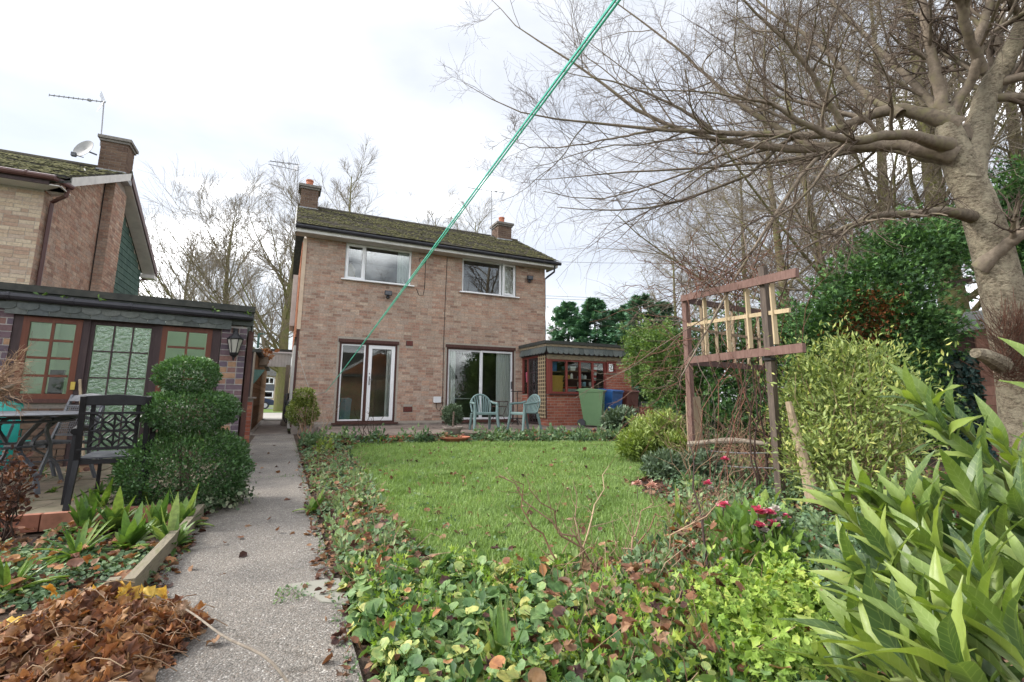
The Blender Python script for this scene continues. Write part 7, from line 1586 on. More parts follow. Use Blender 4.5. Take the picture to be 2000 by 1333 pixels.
foliage('feverfew_patch', [mounds(FEA, 110, 46, 0.10, 0.20, MAPLE, 0.036, None, ok_bed), mounds(FEA, 50, 30, 0.10, 0.22, LEAF2, 0.04, None, ok_bed, face=False)], M['leaf_feather'], kind='stuff')
FE2 = [gnd(1430, 1060)[:2], gnd(1520, 1060)[:2], gnd(1560, 1130)[:2], gnd(1430, 1140)[:2]]
foliage('lime_clump', [mounds(FE2, 34, 40, 0.14, 0.26, LEAF2, 0.085, None, ok_bed, face=False)], M['leaf_strap'], kind='stuff')
MIX = [gnd(1080, 1240)[:2], gnd(1380, 1170)[:2], gnd(1420, 1400)[:2], gnd(1000, 1400)[:2]]
foliage('mixed_front_cover', [mounds(MIX, 130, 40, 0.10, 0.15, ROUND, 0.032, None, ok_bed), mounds(MIX, 90, 30, 0.10, 0.18, LEAF2, 0.042, None, ok_bed, face=False), mounds(MIX, 16, 10, 0.09, 0.16, ROUND, 0.065, None, ok_bed)], M['leaf_ground'], kind='stuff')
litter('withered_leaves', MIX, 300, 0.042, M['leaf_dead'], 0.03, thin=None, zj=0.22, keep=ok_bed)
litter('withered_leaves', [gnd(1200, 940)[:2], gnd(1330, 990)[:2], gnd(1420, 1080)[:2], gnd(1330, 1120)[:2], gnd(1240, 970)[:2]], 260, 0.045, M['leaf_dead'], 0.0, thin=None, zj=0.18, keep=ok_bed)
litter('brown_leaves_on_cover', [(0.4, 1.3), (1.7, 1.0), (2.6, 2.2), (1.2, 2.7), (0.75, 3.1), (0.95, 4.4), (0.45, 4.4)], 220, 0.04, M['leaf_dead'], 0.05, thin=None, zj=0.16, keep=ok_bed)
n = 700; q = sample([gnd(1060, 1150)[:2], gnd(1400, 960)[:2], gnd(1500, 1050)[:2], gnd(1400, 1400)[:2], gnd(1080, 1400)[:2]], n, None, ok_bed); n = len(q)
base = np.concatenate([q, np.full((n, 1), -0.01)], axis=1); d = unit(RNG.normal(size=(n, 3)) * np.array([0.6, 0.6, 0.3]) + Z_ * 0.8); Ls = 0.10 + 0.22 * RNG.random(n)
foliage('dry_stalks', [tubes(np.stack([base + d * (Ls * k / 3)[:, None] + RNG.normal(size=(n, 3)) * 0.012 * k for k in range(4)], axis=1), np.tile(np.array([.0028, .0024, .002, .0014]), (n, 1)), 3)], M['twig_dry'], kind='stuff')

# tufts and rosettes of strap leaves, each a plant
def strap_plant(loc, n, ln, label, mat='leaf_strap', wid=0.55, z0=0.0, group=None, name='strap_plant', up=0.9):
    t = thing(name, label, 'plant', (loc[0], loc[1], z0), 0, group); a = RNG.random(n) * 2 * PI; el = RNG.random(n)
    S = 7; L = ln * (0.6 + 0.6 * RNG.random(n)); out = np.stack([np.cos(a), np.sin(a), 0 * a], axis=1); P = []
    for k in range(S):
        f = k / (S - 1); P.append(np.array([loc[0], loc[1], z0]) + out * (L * f * (0.35 + 0.65 * el))[:, None] + Z_ * (L * (up * f * (1.15 - 0.75 * el) - 0.55 * el * f * f))[:, None])
    P = np.stack(P, axis=1); side = np.cross(out, Z_); w = ln * 0.10 * wid * np.array([0.35, 0.8, 1.0, 1.0, 0.85, 0.5, 0.04])
    V = np.stack([P + side[:, None] * w[None, :, None], P - Z_ * 0.008, P - side[:, None] * w[None, :, None]], axis=2).reshape(-1, 3)
    fs = []
    for i in range(S - 1):
        for j in range(2): fs.append((i * 3 + j, i * 3 + j + 1, (i + 1) * 3 + j + 1, (i + 1) * 3 + j))
    F = (np.array(fs)[None] + (np.arange(n) * S * 3)[:, None, None]).reshape(-1, 4)
    foliage('leaves', [(V, [F], np.repeat(RNG.random(n), S * 3))], M[mat], t); return t
g = gnd
strap_plant(g(150, 1090), 40, 0.26, 'low rosette of narrow green leaves in the middle of the left bed')
strap_plant(g(15, 1165), 44, 0.24, 'bright green strap leaved tuft at the left edge behind the dead leaf pile')
strap_plant(g(985, 1330), 46, 0.24, 'green strap leaved tuft at the bottom edge right of the path')
strap_plant(g(1400, 1335), 30, 0.26, 'narrow leaved green tuft at the bottom edge beside the laurel', wid=0.4)
strap_plant(g(1330, 1040), 16, 0.34, 'withering plant with drooping yellow leaves in front of the trellis', 'leaf_lime', 0.5)
strap_plant(g(760, 1165), 10, 0.16, 'small lobed green plant at the inner edge of the path bed', wid=0.9)
strap_plant(g(612, 1000), 16, 0.20, 'broad leaved green plant overhanging the right edge of the path', wid=1.5)
GRN = [('leafy clump beside the timber edging, nearest the path', 355, 1035), ('leafy clump just left of the one beside the timber edging', 305, 1040), ('tall leafy clump in front of the clipped bush', 285, 1010), ('leafy clump below the front edge of the terrace', 225, 1035), ('broad leaved clump at the corner of the terrace', 190, 1015), ('low leafy clump in front of the tall ones', 250, 1075), ('spreading leafy clump with drooping leaf at the edging board', 330, 1075), ('small leafy clump between terrace and rosette', 165, 1040)]
for lb, px, py in GRN: strap_plant(g(px, py), 30, 0.20 + 0.05 * RNG.random(), 'bright green ' + lb, wid=1.35, group='green leafy clumps in the left bed', name='leafy_clump', up=1.25)
foliage('left_bed_ground_cover', [mounds([g(0, 1090)[:2], g(120, 1060)[:2], g(330, 1090)[:2], g(290, 1150)[:2], g(100, 1180)[:2], g(0, 1190)[:2]], 55, 36, 0.10, 0.05, ROUND, 0.022, None), mounds([g(-60, 1040)[:2], g(120, 1030)[:2], g(330, 1090)[:2], g(290, 1150)[:2], g(0, 1180)[:2]], 30, 14, 0.1, 0.06, ROUND, 0.04, None)], M['leaf_small'], kind='stuff')
for (px, py, s, lb) in ((75, 930, 0.13, 'weed growing between the slabs under the round table'), (140, 935, 0.12, 'weed growing between the slabs behind the armchair leg'), (195, 965, 0.11, 'pale green weed on the slabs under the armchair'), (105, 962, 0.08, 'small weed between the table foot and armchair')):
    p = g(px, py, TZ); strap_plant(p, 22, s, lb, wid=1.2, z0=TZ, group='weeds in the terrace joints', name='weed')

# ------------------------------------------------------------------ clipped bushes and shrubs
t = shrub('clipped_bush', 'dark green box bush clipped into three tiers beside the path', 'bush',
      [pell(364, 917, 4.4, 112, 80), pell(371, 802, 4.4, 84, 40), pell(368, 734, 4.4, 54, 35)], 42000, LEAF2, 0.027, M['leaf_box'], (-0.72, 5.2, 0), outw=0.8, up=0.45, stems=(14, 0.015, 0.5), shell=0.70, noise=0.06, box=0.93)
p, u, rr = blob_pts([pell(390, 985, 4.3, 75, 38), pell(450, 965, 4.6, 40, 40)], 1500, 0.5); p, u, k = keep_above(p, u)
foliage('variegated_ivy', [scatter(*ROUND, p, frames(u + Z_ * 0.4 + RNG.normal(size=p.shape) * 0.4), 0.034 * (0.6 + 0.7 * RNG.random(len(p))), RNG.random(len(p)))], M['leaf_ivy'], t, 'stuff')
shrub('small_topiary', 'small yellow green two ball topiary at the corner of the brick house', 'bush', [pell(591, 806, 12.0, 29, 28), pell(594, 777, 12.0, 20, 18)], 4200, LEAF2, 0.055, M['leaf_varieg'], (0.56, 12.9, 0), stems=(16, 0.012, 0.4), stem_mat='twig_dry', shell=0.6, noise=0.1, box=0.9)
t = shrub('potted_ball_shrub', 'round clipped shrub in a low pot in front of the sliding door', 'potted plant', [pell(884, 811, 12.9, 20, 19)], 2600, LEAF2, 0.06, M['leaf_rhodo'], (*gnd(884, 846, PZ)[:2], 0), shell=0.55, noise=0.1)
pp = gnd(884, 846, PZ); b = MB(); b.lathe([(0.17, PZ - 0.01), (0.22, PZ + 0.11), (0.24, PZ + 0.11), (0.24, PZ + 0.15), (0.20, PZ + 0.15), (0.19, PZ + 0.10)], 20, (pp[0], pp[1], 0)); b.build('pot', M['old_concrete'], t)
b = MB(); b.tube([(pp[0], pp[1], PZ + 0.1), (pp[0] + 0.02, pp[1], PZ + 0.5)], 0.022, 6); b.build('stem', M['twig'], t)
shrub('rhododendron', 'rounded grey green shrub in front of the blue and brown bins', 'shrub', [pell(1213, 820, 12.6, 30, 19), pell(1228, 832, 12.5, 26, 16), pell(1198, 826, 12.5, 18, 14)], 2400, LANCE, 0.14, M['leaf_rhodo'], (*gp(1213, 12.6), 0), shell=0.5)
for (lb, es, n, mt) in (('yellow green shrub at the right end of the lawn, tallest of the group', [pell(1275, 855, 7.6, 48, 42), pell(1300, 835, 7.6, 32, 30)], 4200, 'leaf_shrub'), ('low pale shrub in front of the yellow green one', [pell(1240, 870, 7.4, 34, 26), pell(1320, 880, 7.2, 30, 34)], 2600, 'leaf_lime'), ('grey green lavender like shrub at the foot of the trellis', [pell(1300, 920, 6.3, 44, 34), pell(1370, 915, 6.0, 40, 30)], 3400, 'leaf_rhodo')):
    shrub('garden_shrub', lb, 'shrub', es, int(n * 1.3), LANCE, 0.072, M[mt], (*gp(1285, 7.4), 0), stems=(12, 0.006, 0.3), stem_mat='twig_red', shell=0.35, group='shrubs between lawn and trellis')
t = shrub('light_green_shrub', 'large loose light green shrub beside the trellis', 'shrub', [pell(1655, 800, 4.7, 100, 100), pell(1690, 715, 4.9, 60, 46), pell(1605, 890, 4.5, 76, 70), pell(1715, 890, 4.6, 80, 70), pell(1580, 730, 4.8, 36, 50), pell(1770, 800, 5.0, 55, 70), pell(1560, 800, 4.7, 30, 40), pell(1640, 690, 4.9, 30, 30)], 10500, LANCE, 0.056, M['leaf_shrub'], (*gp(1660, 4.6), 0), outw=0.6, up=0.5, shell=0.25, noise=0.55, rndmix=0.5)
loc = np.array([*gp(1650, 4.6), 0.0]); ns = 130; q = blob_pts([pell(1650, 800, 4.7, 125, 130), pell(1720, 860, 4.6, 110, 100), pell(1600, 880, 4.5, 90, 90)], ns, 0.8)[0]
P = np.stack([loc + RNG.normal(size=(ns, 3)) * np.array([0.15, 0.15, 0]) * (1 - f) + (q - loc) * f + RNG.normal(size=(ns, 3)) * 0.04 * (0 < f < 1) for f in np.linspace(0, 1, 6)], axis=1)
foliage('stems', [tubes(P, np.tile(0.006 * np.linspace(1, 0.3, 6), (ns, 1)), 4)], M['twig_dry'], t)

# climbers and bramble round the trellis
def tangle(name, label, cat, starts, ends, r0, mat, sag=0.1, wig=0.08, S=9, group=None, loc=None, subs=0):
    starts, ends = np.asarray(starts, float), np.asarray(ends, float); n = len(starts)
    P = np.stack([starts + (ends - starts) * f + Z_ * sag * math.sin(PI * f) + RNG.normal(size=(n, 3)) * wig * (0 < f < 1) * 0.4 for f in np.linspace(0, 1, S)], axis=1)
    R_ = np.tile(r0 * np.linspace(1, 0.35, S), (n, 1)); t = thing(name, label, cat, starts[0] if loc is None else loc, 0, group)
    sets = [tubes(P, R_, 4)]
    if subs:
        P2, R2, _ = sprout(P, R_, subs, 0.2, 1, 0.3, 0.7, 5, 0.15, (0, 0, 0.02), 0.6, r0 * 0.3); sets.append(tubes(P2, R2, 3))
    foliage('stems', sets, M[mat], t, 'stuff'); return t, P
n = 20; S_ = [gnd(1440 + RNG.normal() * 55, 955 + RNG.normal() * 12) for _ in range(n)]; E2 = [at(1440 + RNG.normal() * 75, 640 + RNG.normal() * 80, 5.6 + 0.4 * RNG.normal()) for _ in range(n)]
tangle('climbing_rose', 'bare dark red climbing rose stems growing through the trellis', 'climber', S_, E2, 0.0075, 'twig_red', 0.0, 0.2, 9, None, gnd(1440, 955), subs=4)
n = 7; S_ = [gnd(1478 + 9 * k, 968) for k in range(n)]; E2 = [at(1452 + 14 * k, 700 - 22 * (k % 3), 5.2) for k in range(n)]
tangle('dark_climber_stems', 'thick dark stems climbing at the right trellis post', 'climber', S_, E2, 0.015, 'twig_dark', 0.0, 0.05, 9, None, gnd(1490, 968), subs=2)
n = 64; S_ = [at(1340 + 150 * RNG.random(), 590 - 30 * RNG.random(), 6.0 + RNG.normal() * 0.3) for _ in range(n)]; E2 = [s + np.array([RNG.normal() * 0.7, RNG.normal() * 0.5, 0.25 + 0.35 * RNG.random()]) for s in S_]
t, _ = tangle('vine_canes', 'tangle of russet vine canes sprawling over the top of the trellis', 'climber', S_, E2, 0.006, 'twig_red', 0.12, 0.1, 8, None, at(1400, 580, 6), subs=3)
n = 34; S_ = [at(1345 + RNG.normal() * 12, 690 + RNG.normal() * 70, 6.7 + 0.3 * RNG.normal()) for _ in range(n)]; E2 = [s - _R * (0.3 + 0.9 * RNG.random()) + Z_ * (-0.35 + 0.45 * RNG.normal()) + RNG.normal(size=3) * 0.25 for s in S_]
tangle('bramble', 'arching russet bramble canes left of the trellis', 'bramble', S_, E2, 0.0055, 'twig_red', 0.15, 0.1, 8, None, gnd(1330, 915), subs=2)
n = 80; S_ = [gnd(1330 + 200 * RNG.random(), 935 + 25 * RNG.normal() * 0.6) for _ in range(n)]; E2 = [s + np.array([RNG.normal() * 0.4, RNG.normal() * 0.4, 0.35 + 0.6 * RNG.random()]) for s in S_]
tangle('dry_undergrowth', 'thicket of dry brown twigs at the foot of the trellis', 'undergrowth', S_, E2, 0.005, 'twig_dry', 0.05, 0.1, 7, None, gnd(1430, 940), subs=4)
n = 16; S_ = [gnd(1405 + RNG.normal() * 12, 1150 + RNG.normal() * 8) for _ in range(5)]; E2 = [at(1345, 860, 3.4), at(1362, 930, 3.2), at(1390, 990, 2.9), at(1410, 1040, 2.7), at(1350, 985, 3.0)]
tangle('rose_plant', 'single tall dark rose stem in front of the trellis', 'plant', S_[:1], E2[:1], 0.009, 'twig_dark', 0.0, 0.03, 9, None, S_[0], subs=2)
n = 9; S_ = [gnd(1180 + RNG.normal() * 60, 1120 + RNG.normal() * 14) for _ in range(n)]; E2 = [s + np.array([RNG.normal() * 0.35, RNG.normal() * 0.2, 0.30 + 0.3 * RNG.random()]) for s in S_]
tangle('bare_rose_bush', 'bare thorny rose bush at the near corner of the lawn', 'bush', S_, E2, 0.007, 'twig_dry', 0.02, 0.06, 8, None, gnd(1180, 1120), subs=8)
n = 8; S_ = [(0.75 + RNG.normal() * 0.15, 12.6 + RNG.normal() * 0.2, 0) for _ in range(n)]; E2 = [(s[0] + 0.35 * RNG.normal() + 0.1, s[1] + RNG.normal() * 0.1, 0.6 + 0.5 * RNG.random()) for s in S_]
tangle('dry_plant', 'dry brown stems beside the small topiary', 'plant', S_, E2, 0.008, 'twig_dry', 0.0, 0.05, 7, None, S_[0], subs=4)
n = 7; S_ = [(1.7 + RNG.normal() * 0.15, 11.2 + RNG.normal() * 0.1, 0) for _ in range(n)]; E2 = [(s[0] + 0.25 * RNG.normal(), s[1], 0.6 + 0.4 * RNG.random()) for s in S_]
tangle('dry_rose', 'dead looking rose stems in front of the left patio door', 'plant', S_, E2, 0.008, 'twig_dark', 0.0, 0.05, 7, None, S_[0], subs=4)
# twiggy bushes at the left edge
n = 26; c = at(-40, 770, 3.6); S_ = [c + RNG.normal(size=3) * 0.05 for _ in range(n)]; E2 = [at(20 + 45 * RNG.random() , 745 + 38 * RNG.normal() , 3.55 + 0.1 * RNG.normal()) for _ in range(n)]
t, _ = tangle('pale_twig_bush', 'pale bare twiggy bush at the left edge in front of the hut', 'bush', S_, E2, 0.006, 'twig_dry', 0.03, 0.04, 8, None, (c[0], c[1], 0), subs=14)
b = MB(); q, rr = smoothline([(c[0] - 0.1, c[1], 0), (c[0] - 0.05, c[1], 0.5), c, at(10, 760, 3.5), at(42, 742, 3.5)], [0.03, 0.026, 0.022, 0.016, 0.01], 12); b.tube(q, rr, 7); b.build('branch', M['grey_wood'], t)
n = 12; c = gnd(10, 1055); S_ = [c + np.array([RNG.normal() * 0.04, RNG.normal() * 0.04, 0]) for _ in range(n)]; E2 = [at(10 + RNG.normal() * 26, 890 + 40 * RNG.random(), 3.3 + 0.08 * RNG.normal()) for _ in range(n)]
t, P = tangle('dead_plant', 'dark withered plant with brown seed heads at the left edge', 'plant', S_, E2, 0.006, 'twig_dark', 0.0, 0.06, 8, None, c, subs=6)
p = P[:, 3:].reshape(-1, 3); p = np.concatenate([p] * 6) + RNG.normal(size=(len(p) * 6, 3)) * 0.035
foliage('seed_heads', [scatter(*CURL, p, frames_dir(RNG.normal(size=p.shape), 1), 0.034 * (0.6 + RNG.random(len(p))), RNG.random(len(p)) * 0.5)], M['leaf_dead'], t, 'stuff')

# pile of withered leaves at the bottom left
pc = gnd(70, 1320); t = thing('withered_geranium', 'heap of withered orange and brown leaves at the bottom left', 'plant', (pc[0], pc[1], 0))
def heap(n, zlo=0.1, zhi=1.0):
    a = RNG.random(n) * 2 * PI; r = np.sqrt(RNG.random(n)); h = 0.15 * (1 + 0.5 * np.sin(a * 3 + r * 6) * r + 0.35 * np.sin(a * 7 + r * 9)) * (1 - r ** 1.6) * (zlo + (zhi - zlo) * RNG.random(n)) + 0.01
    return np.stack([pc[0] + 0.05 + np.cos(a) * r * (0.42 + 0.05 * np.sin(5 * a)), pc[1] + 0.04 + np.sin(a) * r * (0.46 + 0.06 * np.sin(4 * a)), h], axis=1), np.stack([np.cos(a) * r, np.sin(a) * r, 0.55 + 0 * a], axis=1)
sets = []
for T, nn, s in ((MAPLE, 800, 0.052), (CURL, 1500, 0.044), (lobed(13, 0.22, 0.3, 0.2, 9), 600, 0.058)):
    p, o = heap(nn, 0.55, 1.08); p[:, 2] += 0.012; sets.append(scatter(*T, p, frames(o + RNG.normal(size=p.shape) * 0.75), s * (0.6 + 0.6 * RNG.random(nn)), RNG.random(nn)))
foliage('withered_leaves', sets, M['leaf_pile'], t, 'stuff')
p, o = heap(46, 0.9, 1.4); p[:, 0] = pc[0] + (p[:, 0] - pc[0]) * 0.8; p[:, 1] += 0.16
foliage('golden_leaves', [scatter(*MAPLE, p, frames(o + np.array([0, -0.5, 0.2]) + RNG.normal(size=p.shape) * 0.4), 0.078 * (0.7 + 0.5 * RNG.random(46)), RNG.random(46))], M['leaf_gold'], t)
p, o = heap(200, 0.5, 1.08); n = 200; d = unit(np.concatenate([RNG.normal(size=(n, 2)), 0.3 * RNG.normal(size=(n, 1))], axis=1)); Ls = 0.10 + 0.16 * RNG.random(n)
foliage('dry_stalks', [tubes(np.stack([p + d * (Ls * (k / 4 - 0.5))[:, None] + Z_ * (0.05 * math.sin(PI * k / 4)) for k in range(5)], axis=1), np.full((n, 5), 0.0020), 4)], M['twig_dry'], t, 'stuff')
# grass stalk with a seed head across the path
b = MB(); q, rr = smoothline([at(575, 1350, 1.30), at(520, 1285, 1.36), at(440, 1245, 1.45), at(385, 1205, 1.55), at(362, 1190, 1.6)], [0.0042, 0.004, 0.0035, 0.003, 0.0028], 16); b.tube(q, rr, 6)
t = thing('seed_head_stalk', 'long dry stalk with a fluffy seed head reaching over the path', 'plant', q[0]); b.build('stalk', M['grey_wood'], t)
b = MB(); ax = unit(q[-1] - q[-3]); cc = q[-1]; b.tube([cc - ax * 0.004, cc + ax * 0.006, cc + ax * 0.018, cc + ax * 0.030, cc + ax * 0.036], [0.003, 0.010, 0.0125, 0.009, 0.002], 10); b.build('seed_head', M['twig_dry'], t, smooth=True)
n = 260; u = unit(RNG.normal(size=(n, 3))); p0 = cc + ax * 0.016 + u * 0.008; foliage('fluff', [tubes(np.stack([p0, p0 + u * 0.010, p0 + u * 0.016], axis=1), np.full((n, 3), 0.0004), 3)], M['twig_dry'], t, 'stuff')

# ------------------------------------------------------------------ flowers
def bloom(loc, r, mat, layers, label, name='rose_bloom', cat='flower', group=None, pointed=False):
    t = thing(name, label, cat, loc, 0, group); loc = np.asarray(loc, float); sets = []
    for L in range(layers):
        n = 8 + 3 * L if pointed else 5 + L; f = (L + 1) / layers; a = np.arange(n) * 2 * PI / n + L * 0.5
        d = np.stack([np.cos(a) * f, np.sin(a) * f, np.full(n, 1.15 - 0.95 * f)], axis=1) - _fw[None] * 0.7
        T = LEAF2 if pointed else ROUND
        sets.append(scatter(*T, loc[None] + d * 0.002, frames_dir(d + RNG.normal(size=d.shape) * 0.1, 0.25), r * (0.75 + 0.35 * f) * np.ones(n), RNG.random(n)))
    foliage('petals', sets, M[mat], t)
    b = MB(); b.tube([loc - Z_ * 0.005, (loc[0] + 0.01, loc[1] + 0.01, max(0.0, loc[2] - 0.3))], 0.004, 4); b.build('stem', M['twig'], t)
RB = 'pink and white rose blooms'
for (px, py, w, r, mt, lb) in ((1480, 1000, 2.9, 0.058, 'petal_pink', 'largest deep pink rose, at the left of the cluster'), (1503, 1003, 2.9, 0.040, 'petal_pink', 'small pink rose just right of the largest one'), (1482, 1027, 2.85, 0.040, 'petal_pink', 'pink rose directly below the largest one'), (1508, 1025, 2.85, 0.046, 'petal_pink', 'pink rose at the lower right of the cluster'),
                             (1513, 994, 2.95, 0.036, 'petal_white', 'white rose at the top of the pink cluster'), (1492, 1037, 2.85, 0.034, 'petal_white', 'white rose at the bottom of the pink cluster'), (1520, 1016, 2.9, 0.028, 'petal_white', 'little white rose at the right of the pink cluster'), (1533, 1010, 2.95, 0.030, 'petal_pink', 'little pink rose apart to the right of the cluster'),
                             (1412, 988, 3.3, 0.050, 'petal_pink', 'single pink and pale rose left of the cluster'), (1380, 945, 3.8, 0.046, 'petal_pink', 'pink rose standing before the trellis foot'), (1388, 955, 3.8, 0.036, 'petal_white', 'pale rose below the one before the trellis foot'), (1415, 898, 4.4, 0.045, 'petal_pink', 'small pink rose high against the trellis wires')):
    bloom(at(px, py, w), r * 0.85, mt, 3, lb, group=RB)
t, _ = tangle('rose_bush', 'rose bush carrying the pink and white blooms', 'bush', [gnd(1495, 1070)] * 10, [at(1480 + 55 * RNG.random(), 1000 + 40 * RNG.random(), 2.95) for _ in range(10)], 0.006, 'twig', 0.0, 0.04, 7, None, gnd(1495, 1070), subs=3)
p, u, rr = blob_pts([pell(1510, 1030, 2.95, 48, 36)], 420, 0.3); foliage('foliage', [scatter(*LEAF2, p, frames_dir(u + RNG.normal(size=p.shape), 0.8), 0.042 * (0.6 + 0.7 * RNG.random(len(p))), RNG.random(len(p)))], M['leaf_rhodo'], t, 'stuff')
PB = 'pale pink chrysanthemum blooms'
for (px, py, w, r, lb) in ((1244, 945, 4.6, 0.085, 'pale pink chrysanthemum at the lawn edge, left of its pair'), (1272, 950, 4.6, 0.10, 'pale pink chrysanthemum at the lawn edge, right of its pair'), (1090, 1192, 2.3, 0.075, 'pale pink chrysanthemum alone in the front bed'), (1355, 1066, 2.9, 0.055, 'pale pink chrysanthemum half hidden among brown leaves')):
    bloom(at(px, py, w), r * 0.62, 'petal_pale', 4, lb, 'chrysanthemum', 'flower', PB, True)

# ------------------------------------------------------------------ laurel in the foreground, every leaf an object
def laurel_mat():
    m, nt, b, out = _new('laurel_leaf'); oi = nt.nodes.new('ShaderNodeObjectInfo'); r = _ramp(nt, [(0.065, 0.115, 0.045), (0.10, 0.16, 0.045), (0.155, 0.225, 0.05), (0.21, 0.285, 0.065), (0.27, 0.34, 0.085)])
    nt.links.new(oi.outputs['Random'], r.inputs['Fac']); at_ = nt.nodes.new('ShaderNodeAttribute'); at_.attribute_name = 'rnd'
    mx = nt.nodes.new('ShaderNodeMixRGB'); mr = nt.nodes.new('ShaderNodeMapRange'); mr.inputs['From Min'].default_value = 0.86; mr.inputs['From Max'].default_value = 1.0; mr.inputs['To Max'].default_value = 0.4
    nt.links.new(at_.outputs['Fac'], mr.inputs['Value']); nt.links.new(mr.outputs[0], mx.inputs['Fac']); nt.links.new(r.outputs[0], mx.inputs['Color1']); mx.inputs['Color2'].default_value = (0.26, 0.33, 0.12, 1)
    tc = nt.nodes.new('ShaderNodeTexCoord'); sx_ = nt.nodes.new('ShaderNodeSeparateXYZ'); nt.links.new(tc.outputs['Object'], sx_.inputs[0])
    ab = nt.nodes.new('ShaderNodeMath'); ab.operation = 'ABSOLUTE'; nt.links.new(sx_.outputs['X'], ab.inputs[0])
    ma = nt.nodes.new('ShaderNodeMath'); ma.operation = 'MULTIPLY_ADD'; ma.inputs[1].default_value = -1.1; nt.links.new(ab.outputs[0], ma.inputs[0]); nt.links.new(sx_.outputs['Y'], ma.inputs[2])
    m7 = nt.nodes.new('ShaderNodeMath'); m7.operation = 'MULTIPLY'; m7.inputs[1].default_value = 62.0; nt.links.new(ma.outputs[0], m7.inputs[0])
    sn = nt.nodes.new('ShaderNodeMath'); sn.operation = 'SINE'; nt.links.new(m7.outputs[0], sn.inputs[0])
    pw = nt.nodes.new('ShaderNodeMapRange'); pw.inputs['From Min'].default_value = 0.82; pw.inputs['From Max'].default_value = 1.0; nt.links.new(sn.outputs[0], pw.inputs['Value'])
    no = nt.nodes.new('ShaderNodeTexNoise'); no.inputs['Scale'].default_value = 3.0; nt.links.new(tc.outputs['Object'], no.inputs['Vector'])
    m3 = nt.nodes.new('ShaderNodeMixRGB'); m3.blend_type = 'MULTIPLY'; m3.inputs['Fac'].default_value = 1; mr2 = nt.nodes.new('ShaderNodeMapRange'); mr2.inputs['To Min'].default_value = 0.8; mr2.inputs['To Max'].default_value = 1.2
    nt.links.new(no.outputs['Fac'], mr2.inputs['Value']); nt.links.new(mx.outputs[0], m3.inputs['Color1']); nt.links.new(mr2.outputs[0], m3.inputs['Color2'])
    vm = nt.nodes.new('ShaderNodeMixRGB'); vq = nt.nodes.new('ShaderNodeMath'); vq.operation = 'MULTIPLY'; vq.inputs[1].default_value = 0.30; nt.links.new(pw.outputs[0], vq.inputs[0]); nt.links.new(vq.outputs[0], vm.inputs['Fac']); nt.links.new(m3.outputs[0], vm.inputs['Color1']); vm.inputs['Color2'].default_value = (0.30, 0.37, 0.14, 1)
    n9 = _noise(nt, 55, 3, 0.7); r9 = _ramp(nt, [(0, 0, 0), (0.8, 0.8, 0.8)], [0.70, 0.76]); nt.links.new(n9.outputs['Fac'], r9.inputs['Fac']); bl = nt.nodes.new('ShaderNodeMixRGB'); nt.links.new(r9.outputs[0], bl.inputs['Fac']); nt.links.new(vm.outputs[0], bl.inputs['Color1']); bl.inputs['Color2'].default_value = (0.16, 0.10, 0.04, 1); m3 = bl
    nt.links.new(m3.outputs[0], b.inputs['Base Color']); b.inputs['Roughness'].default_value = 0.42; b.inputs['Specular IOR Level'].default_value = 0.5
    _bump(nt, b, no.outputs['Fac'], 0.06, 0.02)
    t = nt.nodes.new('ShaderNodeBsdfTranslucent'); mu = nt.nodes.new('ShaderNodeMixRGB'); mu.blend_type = 'MULTIPLY'; mu.inputs['Fac'].default_value = 1; nt.links.new(m3.outputs[0], mu.inputs['Color1']); mu.inputs['Color2'].default_value = (1.5, 1.6, 0.5, 1); nt.links.new(mu.outputs[0], t.inputs['Color'])
    ms = nt.nodes.new('ShaderNodeMixShader'); ms.inputs['Fac'].default_value = 0.3; nt.links.new(b.outputs[0], ms.inputs[1]); nt.links.new(t.outputs[0], ms.inputs[2]); nt.links.new(ms.outputs[0], out.inputs['Surface']); return m
M['laurel'] = laurel_mat()
def laurel_leaf(seed):
    g_ = np.random.default_rng(seed); S = 9; wid = 0.082 + 0.030 * g_.random(); curl = -0.10 - 0.16 * g_.random(); fold = 0.35 + 0.25 * g_.random(); V = []; Fc = []; R_ = []
    prof = np.array([0.10, 0.55, 0.86, 1.0, 1.0, 0.90, 0.68, 0.36, 0.02])
    for i in range(S):
        f = i / (S - 1); y = 0.06 + f * 0.94; z = curl * f * f + 0.06 * math.sin(PI * f); w = wid * prof[i]; tw = 0.10 * (g_.random() - 0.5)
        for u in (-1, -0.5, 0, 0.5, 1):
            V.append((u * w, y, z + fold * abs(u) * w * (1 - 0.4 * abs(u)) + tw * u * w + 0.012 * g_.normal() * abs(u))); R_.append(1.0 if u == 0 else 0.8 * g_.random() * 0.5)
    for i in range(S - 1):
        for j in range(4): Fc.append((i * 5 + j, i * 5 + j + 1, (i + 1) * 5 + j + 1, (i + 1) * 5 + j))
    V += [(-0.012, 0, 0), (0.012, 0, 0), (0.010, 0.075, 0.004), (-0.010, 0.075, 0.004)]; k = S * 5; Fc.append((k, k + 1, k + 2, k + 3)); R_ += [1] * 4
    return np_mesh('leaf', np.array(V), [np.array(Fc)], M['laurel'], R_, smooth=True)
LVS = [laurel_leaf(s) for s in range(8)]
LR = at(2120, 1560, 0.95)
lau = thing('laurel_bush', 'large glossy laurel bush with upright leaf sprays in the right foreground', 'shrub', (LR[0], LR[1], 0))
